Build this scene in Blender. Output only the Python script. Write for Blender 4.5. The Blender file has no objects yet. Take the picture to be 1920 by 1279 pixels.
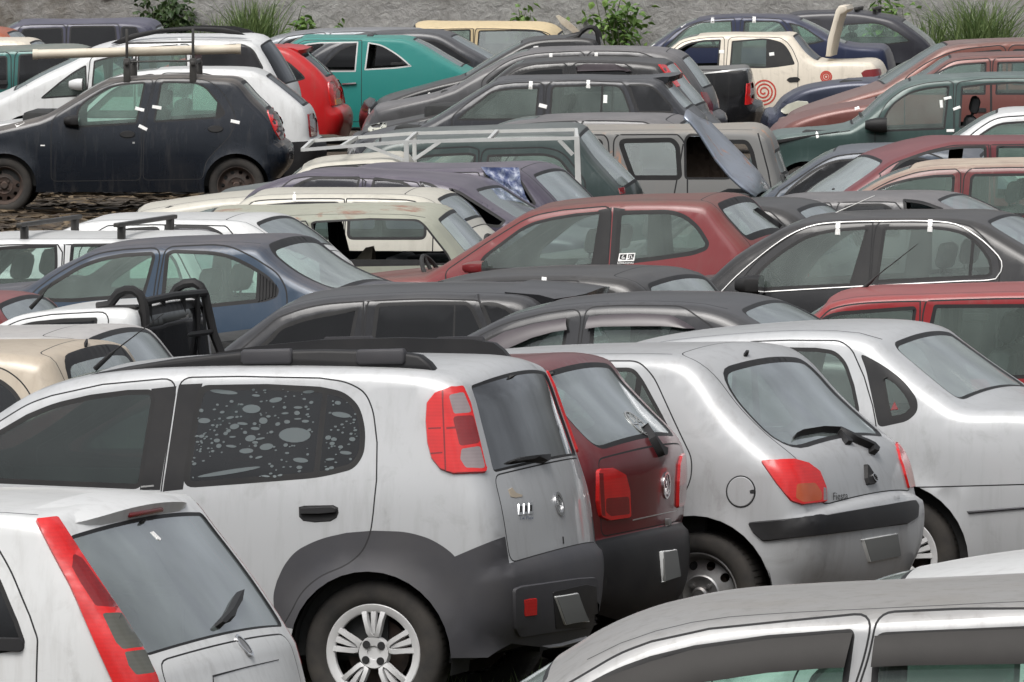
import bpy, math, random, os
import numpy as np
from mathutils import Vector, Matrix
from mathutils.bvhtree import BVHTree
from mathutils.geometry import delaunay_2d_cdt

SC = bpy.context.scene
COL = SC.collection
random.seed(7)
RNG = np.random.default_rng(7)

# ------------------------------------------------------------------ camera
F, HC, YH = 18000.0, 3.6, -262.0          # focal length in photo pixels, eye height in metres, horizon row
PITCH = math.atan((639.5 - YH) / F)
C0 = Vector((0, 0, HC))
FW = Vector((0, math.cos(PITCH), -math.sin(PITCH)))
UP = Vector((0, math.sin(PITCH), math.cos(PITCH)))


def ray(px, py):
    return FW + Vector((1, 0, 0)) * ((px - 960) / F) + UP * ((639.5 - py) / F)


def at_depth(px, py, s):
    """world point seen at a photo pixel, at the distance where one metre is s photo pixels"""
    d = ray(px, py)
    return C0 + d * (F / s / d.y)


cam = bpy.data.cameras.new('camera')
cam.sensor_width = 36
cam.lens = 36 * F / 1920
cam.clip_start = 1
cam.clip_end = 3000
co = bpy.data.objects.new('camera', cam)
co.location = C0
co.rotation_euler = (math.pi / 2 - PITCH, 0, 0)
COL.objects.link(co)
SC.camera = co

# ------------------------------------------------------------------ materials
MATS = {}


def nodes_of(name):
    m = bpy.data.materials.new(name)
    m.use_nodes = True
    nt = m.node_tree
    nt.nodes.clear()
    return m, nt, nt.nodes, nt.links


def N(nt, typ, **kw):
    n = nt.nodes.new(typ)
    for k, v in kw.items():
        if k.startswith('i_'):
            n.inputs[k[2:].replace('_', ' ')].default_value = v
        else:
            setattr(n, k, v)
    return n


def mathn(nt, op, a, b=None, clamp=False):
    n = nt.nodes.new('ShaderNodeMath')
    n.operation = op
    n.use_clamp = clamp
    for i, v in enumerate((a, b)):
        if v is None:
            continue
        if isinstance(v, (int, float)):
            n.inputs[i].default_value = v
        else:
            nt.links.new(v, n.inputs[i])
    return n.outputs[0]


def mixc(nt, fac, a, b):
    n = nt.nodes.new('ShaderNodeMix')
    n.data_type = 'RGBA'
    for i, v in ((0, fac), (6, a), (7, b)):
        if isinstance(v, (int, float)):
            n.inputs[i].default_value = v
        elif isinstance(v, tuple):
            n.inputs[i].default_value = (*v[:3], 1)
        else:
            nt.links.new(v, n.inputs[i])
    return n.outputs[2]


def ramp(nt, fac, lo, hi):
    n = nt.nodes.new('ShaderNodeMapRange')
    n.inputs['From Min'].default_value = lo
    n.inputs['From Max'].default_value = hi
    nt.links.new(fac, n.inputs['Value'])
    return n.outputs['Result']


def noise(nt, co, scale, detail=4, rough=.55, dist=0.0):
    n = nt.nodes.new('ShaderNodeTexNoise')
    n.inputs['Scale'].default_value = scale
    n.inputs['Detail'].default_value = detail
    n.inputs['Roughness'].default_value = rough
    n.inputs['Distortion'].default_value = dist
    nt.links.new(co, n.inputs['Vector'])
    return n.outputs['Fac']


TRIM = (0.022, 0.023, 0.023)


def paint(name, col, metal=0.0, rough=.32, dust=.55, dcol=(.30, .28, .25), coat=.5, rust=0.0, fade=None, rustcol=(.30, .15, .09)):
    """car paint outside with settled dust on what lies flat; dark trim on the inner side of the sheet"""
    if name in MATS:
        return MATS[name]
    m, nt, nd, lk = nodes_of(name)
    tc = N(nt, 'ShaderNodeTexCoord')
    geo = N(nt, 'ShaderNodeNewGeometry')
    sep = N(nt, 'ShaderNodeSeparateXYZ')
    lk.new(geo.outputs['True Normal'], sep.inputs[0])
    oc = tc.outputs['Object']
    n1 = noise(nt, oc, 2.3, 5, .6)
    mp = N(nt, 'ShaderNodeMapping')
    mp.inputs['Scale'].default_value = (16, 16, 1.4)
    lk.new(oc, mp.inputs['Vector'])
    stk = noise(nt, mp.outputs[0], 1.0, 5, .65)
    n2 = noise(nt, oc, 60, 3, .6)
    flat = ramp(nt, sep.outputs['Z'], .35, .95)
    var = ramp(nt, n1, .25, .75)
    d = mathn(nt, 'MULTIPLY', flat, mathn(nt, 'ADD', mathn(nt, 'MULTIPLY', var, .5), .5))
    d = mathn(nt, 'MULTIPLY', d, dust)
    d2 = mathn(nt, 'ADD', d, mathn(nt, 'MULTIPLY', ramp(nt, n1, .5, .9), dust * .07), clamp=True)
    d2 = mathn(nt, 'ADD', d2, mathn(nt, 'MULTIPLY', ramp(nt, stk, .54, .80), .03 + dust * .14), clamp=True)   # rain-washed streaks
    base = col
    if fade:
        base = mixc(nt, mathn(nt, 'MULTIPLY', flat, ramp(nt, n1, .3, .6)), col, fade)
    base = mixc(nt, mathn(nt, 'MULTIPLY', ramp(nt, n2, .45, .9), .012), base, dcol)
    base = mixc(nt, d2, base, dcol)
    if max(col) > .2:      # dirt that shows on pale paint: run-down streaks and splashes
        blot = noise(nt, oc, 5.5, 7, .7, .6)
        df = mathn(nt, 'ADD', mathn(nt, 'MULTIPLY', ramp(nt, stk, .50, .80), .30), mathn(nt, 'MULTIPLY', ramp(nt, blot, .56, .80), .42), clamp=True)
        base = mixc(nt, df, base, tuple(x_ * .42 for x_ in dcol))
    rg = mathn(nt, 'ADD', mathn(nt, 'MULTIPLY', d2, .5), rough, clamp=True)
    if rust > 0:
        n3 = noise(nt, oc, 3.1, 8, .68, .4)
        n4 = noise(nt, oc, 14, 5, .6)
        rf = mathn(nt, 'MULTIPLY', ramp(nt, n3, .70 - rust * .25, .76 - rust * .2), ramp(nt, n4, .25, .55), clamp=True)
        base = mixc(nt, rf, base, mixc(nt, n4, rustcol, (rustcol[0] * 1.9, rustcol[1] * 1.9, rustcol[2] * 1.9)))
        rg = mathn(nt, 'ADD', rg, mathn(nt, 'MULTIPLY', rf, .5), clamp=True)
    p = N(nt, 'ShaderNodeBsdfPrincipled')
    lk.new(base, p.inputs['Base Color'])
    p.inputs['Metallic'].default_value = metal
    p.inputs['Specular IOR Level'].default_value = .24
    lk.new(rg, p.inputs['Roughness'])
    lk.new(mathn(nt, 'MULTIPLY', mathn(nt, 'SUBTRACT', 1.0, d2, True), coat), p.inputs['Coat Weight'])
    p.inputs['Coat Roughness'].default_value = .06
    bmp = N(nt, 'ShaderNodeBump')
    bmp.inputs['Strength'].default_value = .11
    bmp.inputs['Distance'].default_value = .02
    lk.new(noise(nt, oc, 3.4, 2), bmp.inputs['Height'])
    lk.new(bmp.outputs[0], p.inputs['Normal'])
    lk.new(bmp.outputs[0], p.inputs['Coat Normal'])
    b = N(nt, 'ShaderNodeBsdfDiffuse')
    b.inputs['Color'].default_value = (*TRIM, 1)
    mx = N(nt, 'ShaderNodeMixShader')
    lk.new(geo.outputs['Backfacing'], mx.inputs[0])
    lk.new(p.outputs[0], mx.inputs[1])
    lk.new(b.outputs[0], mx.inputs[2])
    o = N(nt, 'ShaderNodeOutputMaterial')
    lk.new(mx.outputs[0], o.inputs[0])
    MATS[name] = m
    return m


def plain(name, col, rough=.6, metal=0.0, var=.25, scale=12, spec=.5, bump=0.0, coat=0.0, vcol=None):
    if name in MATS:
        return MATS[name]
    m, nt, nd, lk = nodes_of(name)
    tc = N(nt, 'ShaderNodeTexCoord')
    n1 = noise(nt, tc.outputs['Object'], scale, 5, .6)
    p = N(nt, 'ShaderNodeBsdfPrincipled')
    other = vcol or tuple(min(1, c * .5 + .06) for c in col)
    lk.new(mixc(nt, mathn(nt, 'MULTIPLY', ramp(nt, n1, .35, .75), var), col, other), p.inputs['Base Color'])
    p.inputs['Roughness'].default_value = rough
    p.inputs['Metallic'].default_value = metal
    p.inputs['Specular IOR Level'].default_value = spec
    p.inputs['Coat Weight'].default_value = coat
    if bump:
        b = N(nt, 'ShaderNodeBump')
        b.inputs['Strength'].default_value = bump
        b.inputs['Distance'].default_value = .01
        lk.new(n1, b.inputs['Height'])
        lk.new(b.outputs[0], p.inputs['Normal'])
    o = N(nt, 'ShaderNodeOutputMaterial')
    lk.new(p.outputs[0], o.inputs[0])
    MATS[name] = m
    return m


def glass(name, tint, dust=.1, dcol=(.42, .44, .42), refl=.035):
    """thin sheet of car glass: tinted transmission, Fresnel reflection, a film of dust whose colour also imitates reflected veil and streaks"""
    if name in MATS:
        return MATS[name]
    m, nt, nd, lk = nodes_of(name)
    tc = N(nt, 'ShaderNodeTexCoord')
    mp = N(nt, 'ShaderNodeMapping')
    mp.inputs['Scale'].default_value = (3.2, 5.5, 1.1)
    lk.new(tc.outputs['Object'], mp.inputs['Vector'])
    n1 = noise(nt, mp.outputs[0], 1.0, 5, .6)      # vertical streaks in the dust film, imitating soft streaks of reflection
    n2 = noise(nt, tc.outputs['Object'], 5, 4, .6)
    lw = N(nt, 'ShaderNodeLayerWeight')
    lw.inputs['Blend'].default_value = .5
    fr = mathn(nt, 'ADD', mathn(nt, 'MULTIPLY', mathn(nt, 'POWER', lw.outputs['Facing'], 4.0), 1 - refl), refl, True)
    tr = N(nt, 'ShaderNodeBsdfTransparent')
    tr.inputs['Color'].default_value = (*tint, 1)
    gl = N(nt, 'ShaderNodeBsdfGlossy')
    gl.inputs['Roughness'].default_value = .05
    gl.inputs['Color'].default_value = (.95, .97, 1, 1)
    df = N(nt, 'ShaderNodeBsdfDiffuse')
    df.inputs['Color'].default_value = (*dcol, 1)
    m1 = N(nt, 'ShaderNodeMixShader')
    lk.new(fr, m1.inputs[0])
    lk.new(tr.outputs[0], m1.inputs[1])
    lk.new(gl.outputs[0], m1.inputs[2])
    m2 = N(nt, 'ShaderNodeMixShader')
    dd = mathn(nt, 'MULTIPLY', mathn(nt, 'ADD', mathn(nt, 'MULTIPLY', ramp(nt, n1, .3, .75), .8),
                                     mathn(nt, 'ADD', mathn(nt, 'MULTIPLY', n2, .3), .35)), dust, True)
    lk.new(dd, m2.inputs[0])
    lk.new(m1.outputs[0], m2.inputs[1])
    lk.new(df.outputs[0], m2.inputs[2])
    o = N(nt, 'ShaderNodeOutputMaterial')
    lk.new(m2.outputs[0], o.inputs[0])
    MATS[name] = m
    return m


def mats():
    plain('seam_dark', (.012, .012, .013), .8, var=.1)
    plain('rubber', (.013, .013, .014), .55, var=.3, scale=6, spec=.3, vcol=(.045, .043, .04))
    plain('black_plastic', (.013, .013, .0145), .5, var=.25, scale=5, spec=.3, vcol=(.05, .048, .045))
    plain('grey_plastic', (.047, .047, .053), .6, var=.4, scale=4, spec=.35, vcol=(.08, .076, .075))
    plain('trim', TRIM, .9, var=.3)
    plain('seat_cloth', (.05, .052, .055), .9, var=.4, scale=20)
    plain('seat_tan', (.30, .24, .175), .9, var=.4, scale=10)
    plain('lining', (.22, .22, .21), .9, var=.3)
    plain('tyre_rubber', (.020, .019, .018), .85, var=.6, scale=8, vcol=(.07, .06, .05))
    plain('steel_rim', (.36, .36, .36), .4, .7, var=.6, scale=14, vcol=(.18, .15, .13))
    plain('rusty_rim', (.045, .038, .034), .8, .2, var=.8, scale=14, vcol=(.10, .06, .045))
    plain('hubcap', (.62, .62, .62), .38, .15, var=.3, scale=9, coat=.2)
    plain('chrome', (.75, .75, .76), .15, 1.0, var=.1)
    plain('dull_chrome', (.62, .62, .6), .3, .8, var=.3)
    plain('paper', (.82, .82, .80), .7, var=.15, scale=30)
    plain('plate_grey', (.16, .165, .16), .7, var=.1)
    plain('plate_rim', (.62, .63, .62), .5, var=.3)
    plain('brown_dirt', (.10, .075, .05), .95, var=.7, scale=9)
    plain('wood_rust', (.085, .06, .045), .9, var=.8, scale=7, vcol=(.16, .12, .09))
    lens('red_lens', (.62, .012, .012))
    lens('dark_red_lens', (.20, .008, .010))
    lens('amber_lens', (.75, .20, .02))
    lens('clear_lens', (.26, .215, .22))
    lens('smoke_lens', (.09, .09, .075))
    lens('pale_lens', (.55, .55, .46))
    glass('g_clear', (.74, .86, .81), .19, (.36, .44, .40))  # greenish film: dust plus a reflected veil put into its colour
    glass('g_green', (.66, .85, .77), .21, (.37, .48, .43))  # same painted veil in the dust colour, a little greener
    glass('g_dusty_sheen', (.50, .60, .56), .30, (.48, .545, .52), .30)  # pale film: real dust, with reflected sky painted into its tone
    glass('g_rear', (.40, .50, .48), .20, (.46, .53, .51), .40)  # film tone is dust and part of the sky's sheen on rear panes
    glass('g_mirror', (.06, .065, .07), .05, (.3, .3, .3), .26)
    glass('g_tint', (.060, .068, .078), .025, (.20, .21, .22))
    glass('g_mid', (.20, .26, .255), .06, (.26, .34, .31))
    glass('g_purple', (.085, .07, .115), .06, (.17, .155, .22))
    glass('g_dark', (.022, .024, .028), .03, (.15, .15, .16))
    glass('g_visor', (.10, .085, .085), .20, (.15, .13, .13))
    plain('film_dot', (.10, .122, .128), .7, var=.4)


def lens(name, col):
    if name in MATS:
        return MATS[name]
    m, nt, nd, lk = nodes_of(name)
    tc = N(nt, 'ShaderNodeTexCoord')
    w = N(nt, 'ShaderNodeTexWave')
    w.inputs['Scale'].default_value = 22
    w.bands_direction = 'Z'
    lk.new(tc.outputs['Object'], w.inputs['Vector'])
    n1 = noise(nt, tc.outputs['Object'], 9, 3)
    p = N(nt, 'ShaderNodeBsdfPrincipled')
    f = mathn(nt, 'ADD', mathn(nt, 'MULTIPLY', w.outputs['Fac'], .12), mathn(nt, 'MULTIPLY', ramp(nt, n1, .35, .7), .3))
    lk.new(mixc(nt, f, col, tuple(c * .45 for c in col)), p.inputs['Base Color'])
    p.inputs['Roughness'].default_value = .18
    p.inputs['Coat Weight'].default_value = .5
    o = N(nt, 'ShaderNodeOutputMaterial')
    lk.new(p.outputs[0], o.inputs[0])
    MATS[name] = m


# ------------------------------------------------------------------ objects
def link(name, me, parent=None, mats=()):
    o = bpy.data.objects.new(name, me)
    COL.objects.link(o)
    if parent is not None:
        o.parent = parent
    if me is not None and len(me.materials) == 0:
        for x in mats:
            me.materials.append(MATS[x] if isinstance(x, str) else x)
    return o


def mesh(name, V, T, mi=None, smooth=True, normals=None):
    me = bpy.data.meshes.new(name)
    me.from_pydata([tuple(v) for v in V], [], [tuple(int(i) for i in t) for t in T])
    if smooth:
        me.polygons.foreach_set('use_smooth', [True] * len(me.polygons))
    if mi is not None:
        me.polygons.foreach_set('material_index', [int(i) for i in mi])
    if normals is not None:
        me.normals_split_custom_set_from_vertices([tuple(n) for n in normals])
    me.update()
    return me


def sharp(me, deg=35):
    try:
        me.set_sharp_from_angle(angle=math.radians(deg))
    except Exception:
        pass
    return me


def thing(name, label, cat, group=None, M=None):
    o = bpy.data.objects.new(name, None)
    o.empty_display_size = .3
    COL.objects.link(o)
    if M is not None:
        o.matrix_world = M
    tag(o, label, cat, group)
    return o


def tag(o, label, cat, group=None):
    o['label'] = label
    o['category'] = cat
    if group:
        o['group'] = group
    return o


class MB:
    """collects simple shapes into one mesh"""
    def __init__(self):
        self.v, self.f, self.m = [], [], []

    def add(self, vs, fs, mi=0):
        b = len(self.v)
        self.v += [tuple(x) for x in vs]
        self.f += [tuple(b + i for i in q) for q in fs]
        self.m += [mi] * len(fs)

    def box(self, lo, hi, mi=0, bev=0.0, R=None):
        lo, hi = Vector(lo), Vector(hi)
        if bev <= 0:
            vs = [Vector((x, y, z)) for x in (lo.x, hi.x) for y in (lo.y, hi.y) for z in (lo.z, hi.z)]
            fs = [(0, 1, 3, 2), (4, 6, 7, 5), (0, 4, 5, 1), (2, 3, 7, 6), (0, 2, 6, 4), (1, 5, 7, 3)]
        else:
            vs, fs = rbox(lo, hi, bev)
        if R is not None:
            vs = [R @ v for v in vs]
        self.add(vs, fs, mi)

    def tube(self, pts, r, n=8, mi=0, caps=True):
        pts = [Vector(p) for p in pts]
        rr = r if isinstance(r, (list, tuple)) else [r] * len(pts)
        base = len(self.v)
        up = Vector((0, 0, 1))
        prev = None
        for i, p in enumerate(pts):
            a = pts[max(i - 1, 0)]
            b = pts[min(i + 1, len(pts) - 1)]
            t = (b - a).normalized()
            if prev is None:
                u = t.orthogonal().normalized()
            else:
                u = (prev - t * prev.dot(t)).normalized()
            prev = u
            w = t.cross(u)
            for k in range(n):
                an = 2 * math.pi * k / n
                self.v.append(tuple(p + (u * math.cos(an) + w * math.sin(an)) * rr[i]))
        for i in range(len(pts) - 1):
            for k in range(n):
                k2 = (k + 1) % n
                self.f.append((base + i * n + k, base + i * n + k2, base + (i + 1) * n + k2, base + (i + 1) * n + k))
                self.m.append(mi)
        if caps:
            self.f.append(tuple(base + k for k in range(n))[::-1])
            self.f.append(tuple(base + (len(pts) - 1) * n + k for k in range(n)))
            self.m += [mi, mi]

    def lathe(self, prof, n=32, mi=0, axis='y', c=(0, 0, 0)):
        """profile of (radius, offset along the axis)"""
        base = len(self.v)
        for r, h in prof:
            for k in range(n):
                an = 2 * math.pi * k / n
                self.v.append((c[0] + r * math.cos(an), c[1] + h, c[2] + r * math.sin(an)))
        for i in range(len(prof) - 1):
            for k in range(n):
                k2 = (k + 1) % n
                self.f.append((base + i * n + k, base + i * n + k2, base + (i + 1) * n + k2, base + (i + 1) * n + k))
                self.m.append(mi)

    def prism(self, poly, y0, y1, mi=0, bev=0.0):
        """polygon in x,z pushed from y0 to y1, front edge optionally bevelled towards y0"""
        poly = np.array(poly, float)
        n = len(poly)
        rings = [(poly, y1)]
        if bev > 0:
            sg = 1 if y1 > y0 else -1
            rings += [(poly, y0 + sg * bev), (inset(poly, bev * .35), y0 + sg * bev * .35), (inset(poly, bev), y0)]
        else:
            rings += [(poly, y0)]
        base = len(self.v)
        for q, y in rings:
            self.v += [(a, y, b) for a, b in q]
        for i in range(len(rings) - 1):
            for k in range(n):
                k2 = (k + 1) % n
                self.f.append((base + i * n + k, base + i * n + k2, base + (i + 1) * n + k2, base + (i + 1) * n + k))
                self.m.append(mi)
        self.f.append(tuple(base + k for k in range(n))[::-1])
        self.f.append(tuple(base + (len(rings) - 1) * n + k for k in range(n)))
        self.m += [mi, mi]

    def mesh(self, name, smooth=True, ang=40, recalc=True):
        me = bpy.data.meshes.new(name)
        me.from_pydata(self.v, [], self.f)
        me.polygons.foreach_set('material_index', self.m)
        if recalc:
            import bmesh
            bm = bmesh.new()
            bm.from_mesh(me)
            bmesh.ops.recalc_face_normals(bm, faces=bm.faces)
            bm.to_mesh(me)
            bm.free()
        if smooth:
            me.polygons.foreach_set('use_smooth', [True] * len(me.polygons))
            sharp(me, ang)
        me.update()
        return me

    def build(self, name, mats, parent=None, smooth=True, ang=40):
        return link(name, self.mesh(name, smooth, ang), parent, mats if isinstance(mats, (list, tuple)) else (mats,))


def rbox(lo, hi, b):
    """box with rounded edges"""
    import bmesh
    bm = bmesh.new()
    bmesh.ops.create_cube(bm, size=1)
    for v in bm.verts:
        v.co = Vector(((lo[i] + hi[i]) / 2 + v.co[i] * (hi[i] - lo[i]) for i in range(3)))
    b = min(b, min(abs(hi[i] - lo[i]) for i in range(3)) * .49)
    bmesh.ops.bevel(bm, geom=list(bm.edges), offset=b, segments=2, affect='EDGES', profile=.5)
    bm.verts.index_update()
    vs = [v.co.copy() for v in bm.verts]
    fs = [tuple(v.index for v in f.verts) for f in bm.faces]
    bm.free()
    return vs, fs


# ------------------------------------------------------------------ 2-D helpers
def area2(p):
    x, y = p[:, 0], p[:, 1]
    return .5 * float(np.sum(x * np.roll(y, -1) - y * np.roll(x, -1)))


def inset(p, d):
    """offset a closed polygon inwards by d (negative: outwards)"""
    p = np.asarray(p, float)
    s = 1 if area2(p) > 0 else -1
    a = np.roll(p, 1, 0)
    b = np.roll(p, -1, 0)
    e1 = p - a
    e2 = b - p
    e1 /= np.linalg.norm(e1, axis=1)[:, None] + 1e-12
    e2 /= np.linalg.norm(e2, axis=1)[:, None] + 1e-12
    n1 = np.stack([-e1[:, 1], e1[:, 0]], 1) * s
    n2 = np.stack([-e2[:, 1], e2[:, 0]], 1) * s
    m = n1 + n2
    m /= np.linalg.norm(m, axis=1)[:, None] + 1e-12
    c = np.maximum(.45, np.sum(m * n1, 1))
    return p + m * (d / c)[:, None]


def fillet(p, r, n=5):
    """round the corners of a closed polygon"""
    p = [np.array(q, float) for q in p]
    out = []
    k = len(p)
    for i in range(k):
        a, b, c = p[i - 1], p[i], p[(i + 1) % k]
        u, v = a - b, c - b
        lu, lv = np.linalg.norm(u), np.linalg.norm(v)
        u, v = u / lu, v / lv
        cs = np.clip(np.dot(u, v), -1, 1)
        ang = math.acos(cs)
        if ang > math.radians(172) or r <= 0:
            out.append(b)
            continue
        t = min((r if ang < math.radians(118) else 9.) / math.tan(ang / 2), lu * .46, lv * .46)
        A, B = b + u * t, b + v * t
        for j in range(n + 1):
            w = j / n
            out.append((1 - w) ** 2 * A + 2 * w * (1 - w) * b + w * w * B)
    return np.array(out)


def densify(p, ds, closed=True):
    p = np.asarray(p, float)
    out = []
    k = len(p)
    for i in range(k if closed else k - 1):
        a, b = p[i], p[(i + 1) % k]
        L = np.linalg.norm(b - a)
        m = max(1, int(math.ceil(L / ds)))
        for j in range(m):
            out.append(a + (b - a) * j / m)
    if not closed:
        out.append(p[-1])
    out = np.array(out)
    keep = [0]
    for i in range(1, len(out)):
        if np.linalg.norm(out[i] - out[keep[-1]]) > 1e-4:
            keep.append(i)
    out = out[keep]
    if closed and np.linalg.norm(out[0] - out[-1]) < 1e-4:
        out = out[:-1]
    return out


def inside(P, poly):
    P = np.asarray(P, float)
    poly = np.asarray(poly, float)
    x, y = P[:, 0], P[:, 1]
    r = np.zeros(len(P), bool)
    a = poly
    b = np.roll(poly, -1, 0)
    for (x1, y1), (x2, y2) in zip(a, b):
        if y1 == y2:
            continue
        c = ((y1 > y) != (y2 > y)) & (x < (x2 - x1) * (y - y1) / (y2 - y1) + x1)
        r ^= c
    return r


def seg_dist(P, A, B, chunk=4000):
    """distance from points to the nearest of the segments, index of that segment, place along it"""
    P = np.asarray(P, float)
    D = np.empty(len(P))
    I = np.empty(len(P), int)
    U = np.empty(len(P))
    d = B - A
    dd = np.sum(d * d, 1) + 1e-15
    for s in range(0, len(P), chunk):
        q = P[s:s + chunk]
        w = q[:, None, :] - A[None]
        u = np.clip(np.sum(w * d[None], 2) / dd[None], 0, 1)
        e = w - u[..., None] * d[None]
        z = np.sum(e * e, 2)
        k = np.argmin(z, 1)
        r = np.arange(len(q))
        D[s:s + chunk] = np.sqrt(z[r, k])
        I[s:s + chunk] = k
        U[s:s + chunk] = u[r, k]
    return D, I, U


def cdt(points, loops):
    """constrained Delaunay; loops = [(pts, closed)]"""
    V, E = [], []
    for p, closed in loops:
        b = len(V)
        V += [Vector((float(q[0]), float(q[1]))) for q in p]
        k = len(p)
        E += [(b + i, b + (i + 1) % k) for i in range(k if closed else k - 1)]
    V += [Vector((float(q[0]), float(q[1]))) for q in points]
    r = delaunay_2d_cdt(V, E, [], 0, 1e-6)
    vs = np.array([tuple(v) for v in r[0]])
    fs = []
    for f in r[2]:
        for i in range(1, len(f) - 1):
            fs.append((f[0], f[i], f[i + 1]))
    return vs, np.array(fs, int)


def crom(pts, ds):
    """smooth open path through points given as (x, z) or (x, z, 'c') for a corner"""
    out = []
    runs, cur = [], []
    for i, p in enumerate(pts):
        cur.append(np.array(p[:2], float))
        if len(p) > 2 and 0 < i < len(pts) - 1:
            runs.append(cur)
            cur = [cur[-1]]
    runs.append(cur)
    for q in runs:
        k = len(q)
        if k < 2:
            continue
        for i in range(k - 1):
            p1, p2 = q[i], q[i + 1]
            p0 = q[i - 1] if i > 0 else p1 - (p2 - p1)
            p3 = q[i + 2] if i + 2 < k else p2 + (p2 - p1)
            L = np.linalg.norm(p2 - p1)
            t0 = L / (np.linalg.norm(p1 - p0) + L + 1e-9)
            t2 = L / (np.linalg.norm(p3 - p2) + L + 1e-9)
            m1 = (p2 - p0) * min(1, t0 * 1.0)
            m2 = (p3 - p1) * min(1, t2 * 1.0)
            n = max(1, int(math.ceil(L / ds)))
            for j in range(n):
                t = j / n
                h = (2 * t ** 3 - 3 * t * t + 1, t ** 3 - 2 * t * t + t, -2 * t ** 3 + 3 * t * t, t ** 3 - t * t)
                out.append(h[0] * p1 + h[1] * m1 + h[2] * p2 + h[3] * m2)
    out.append(np.array(pts[-1][:2], float))
    return np.array(out)


def gsmooth(a, k):
    w = np.exp(-.5 * (np.arange(-3 * k, 3 * k + 1) / k) ** 2)
    w /= w.sum()
    return np.convolve(np.pad(a, 3 * k, mode='edge'), w, 'valid')


def smooth01(x):
    x = np.clip(x, 0, 1)
    return x * x * (3 - 2 * x)
# ------------------------------------------------------------------ the car builder
CARS = []
CACHE = {}


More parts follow.
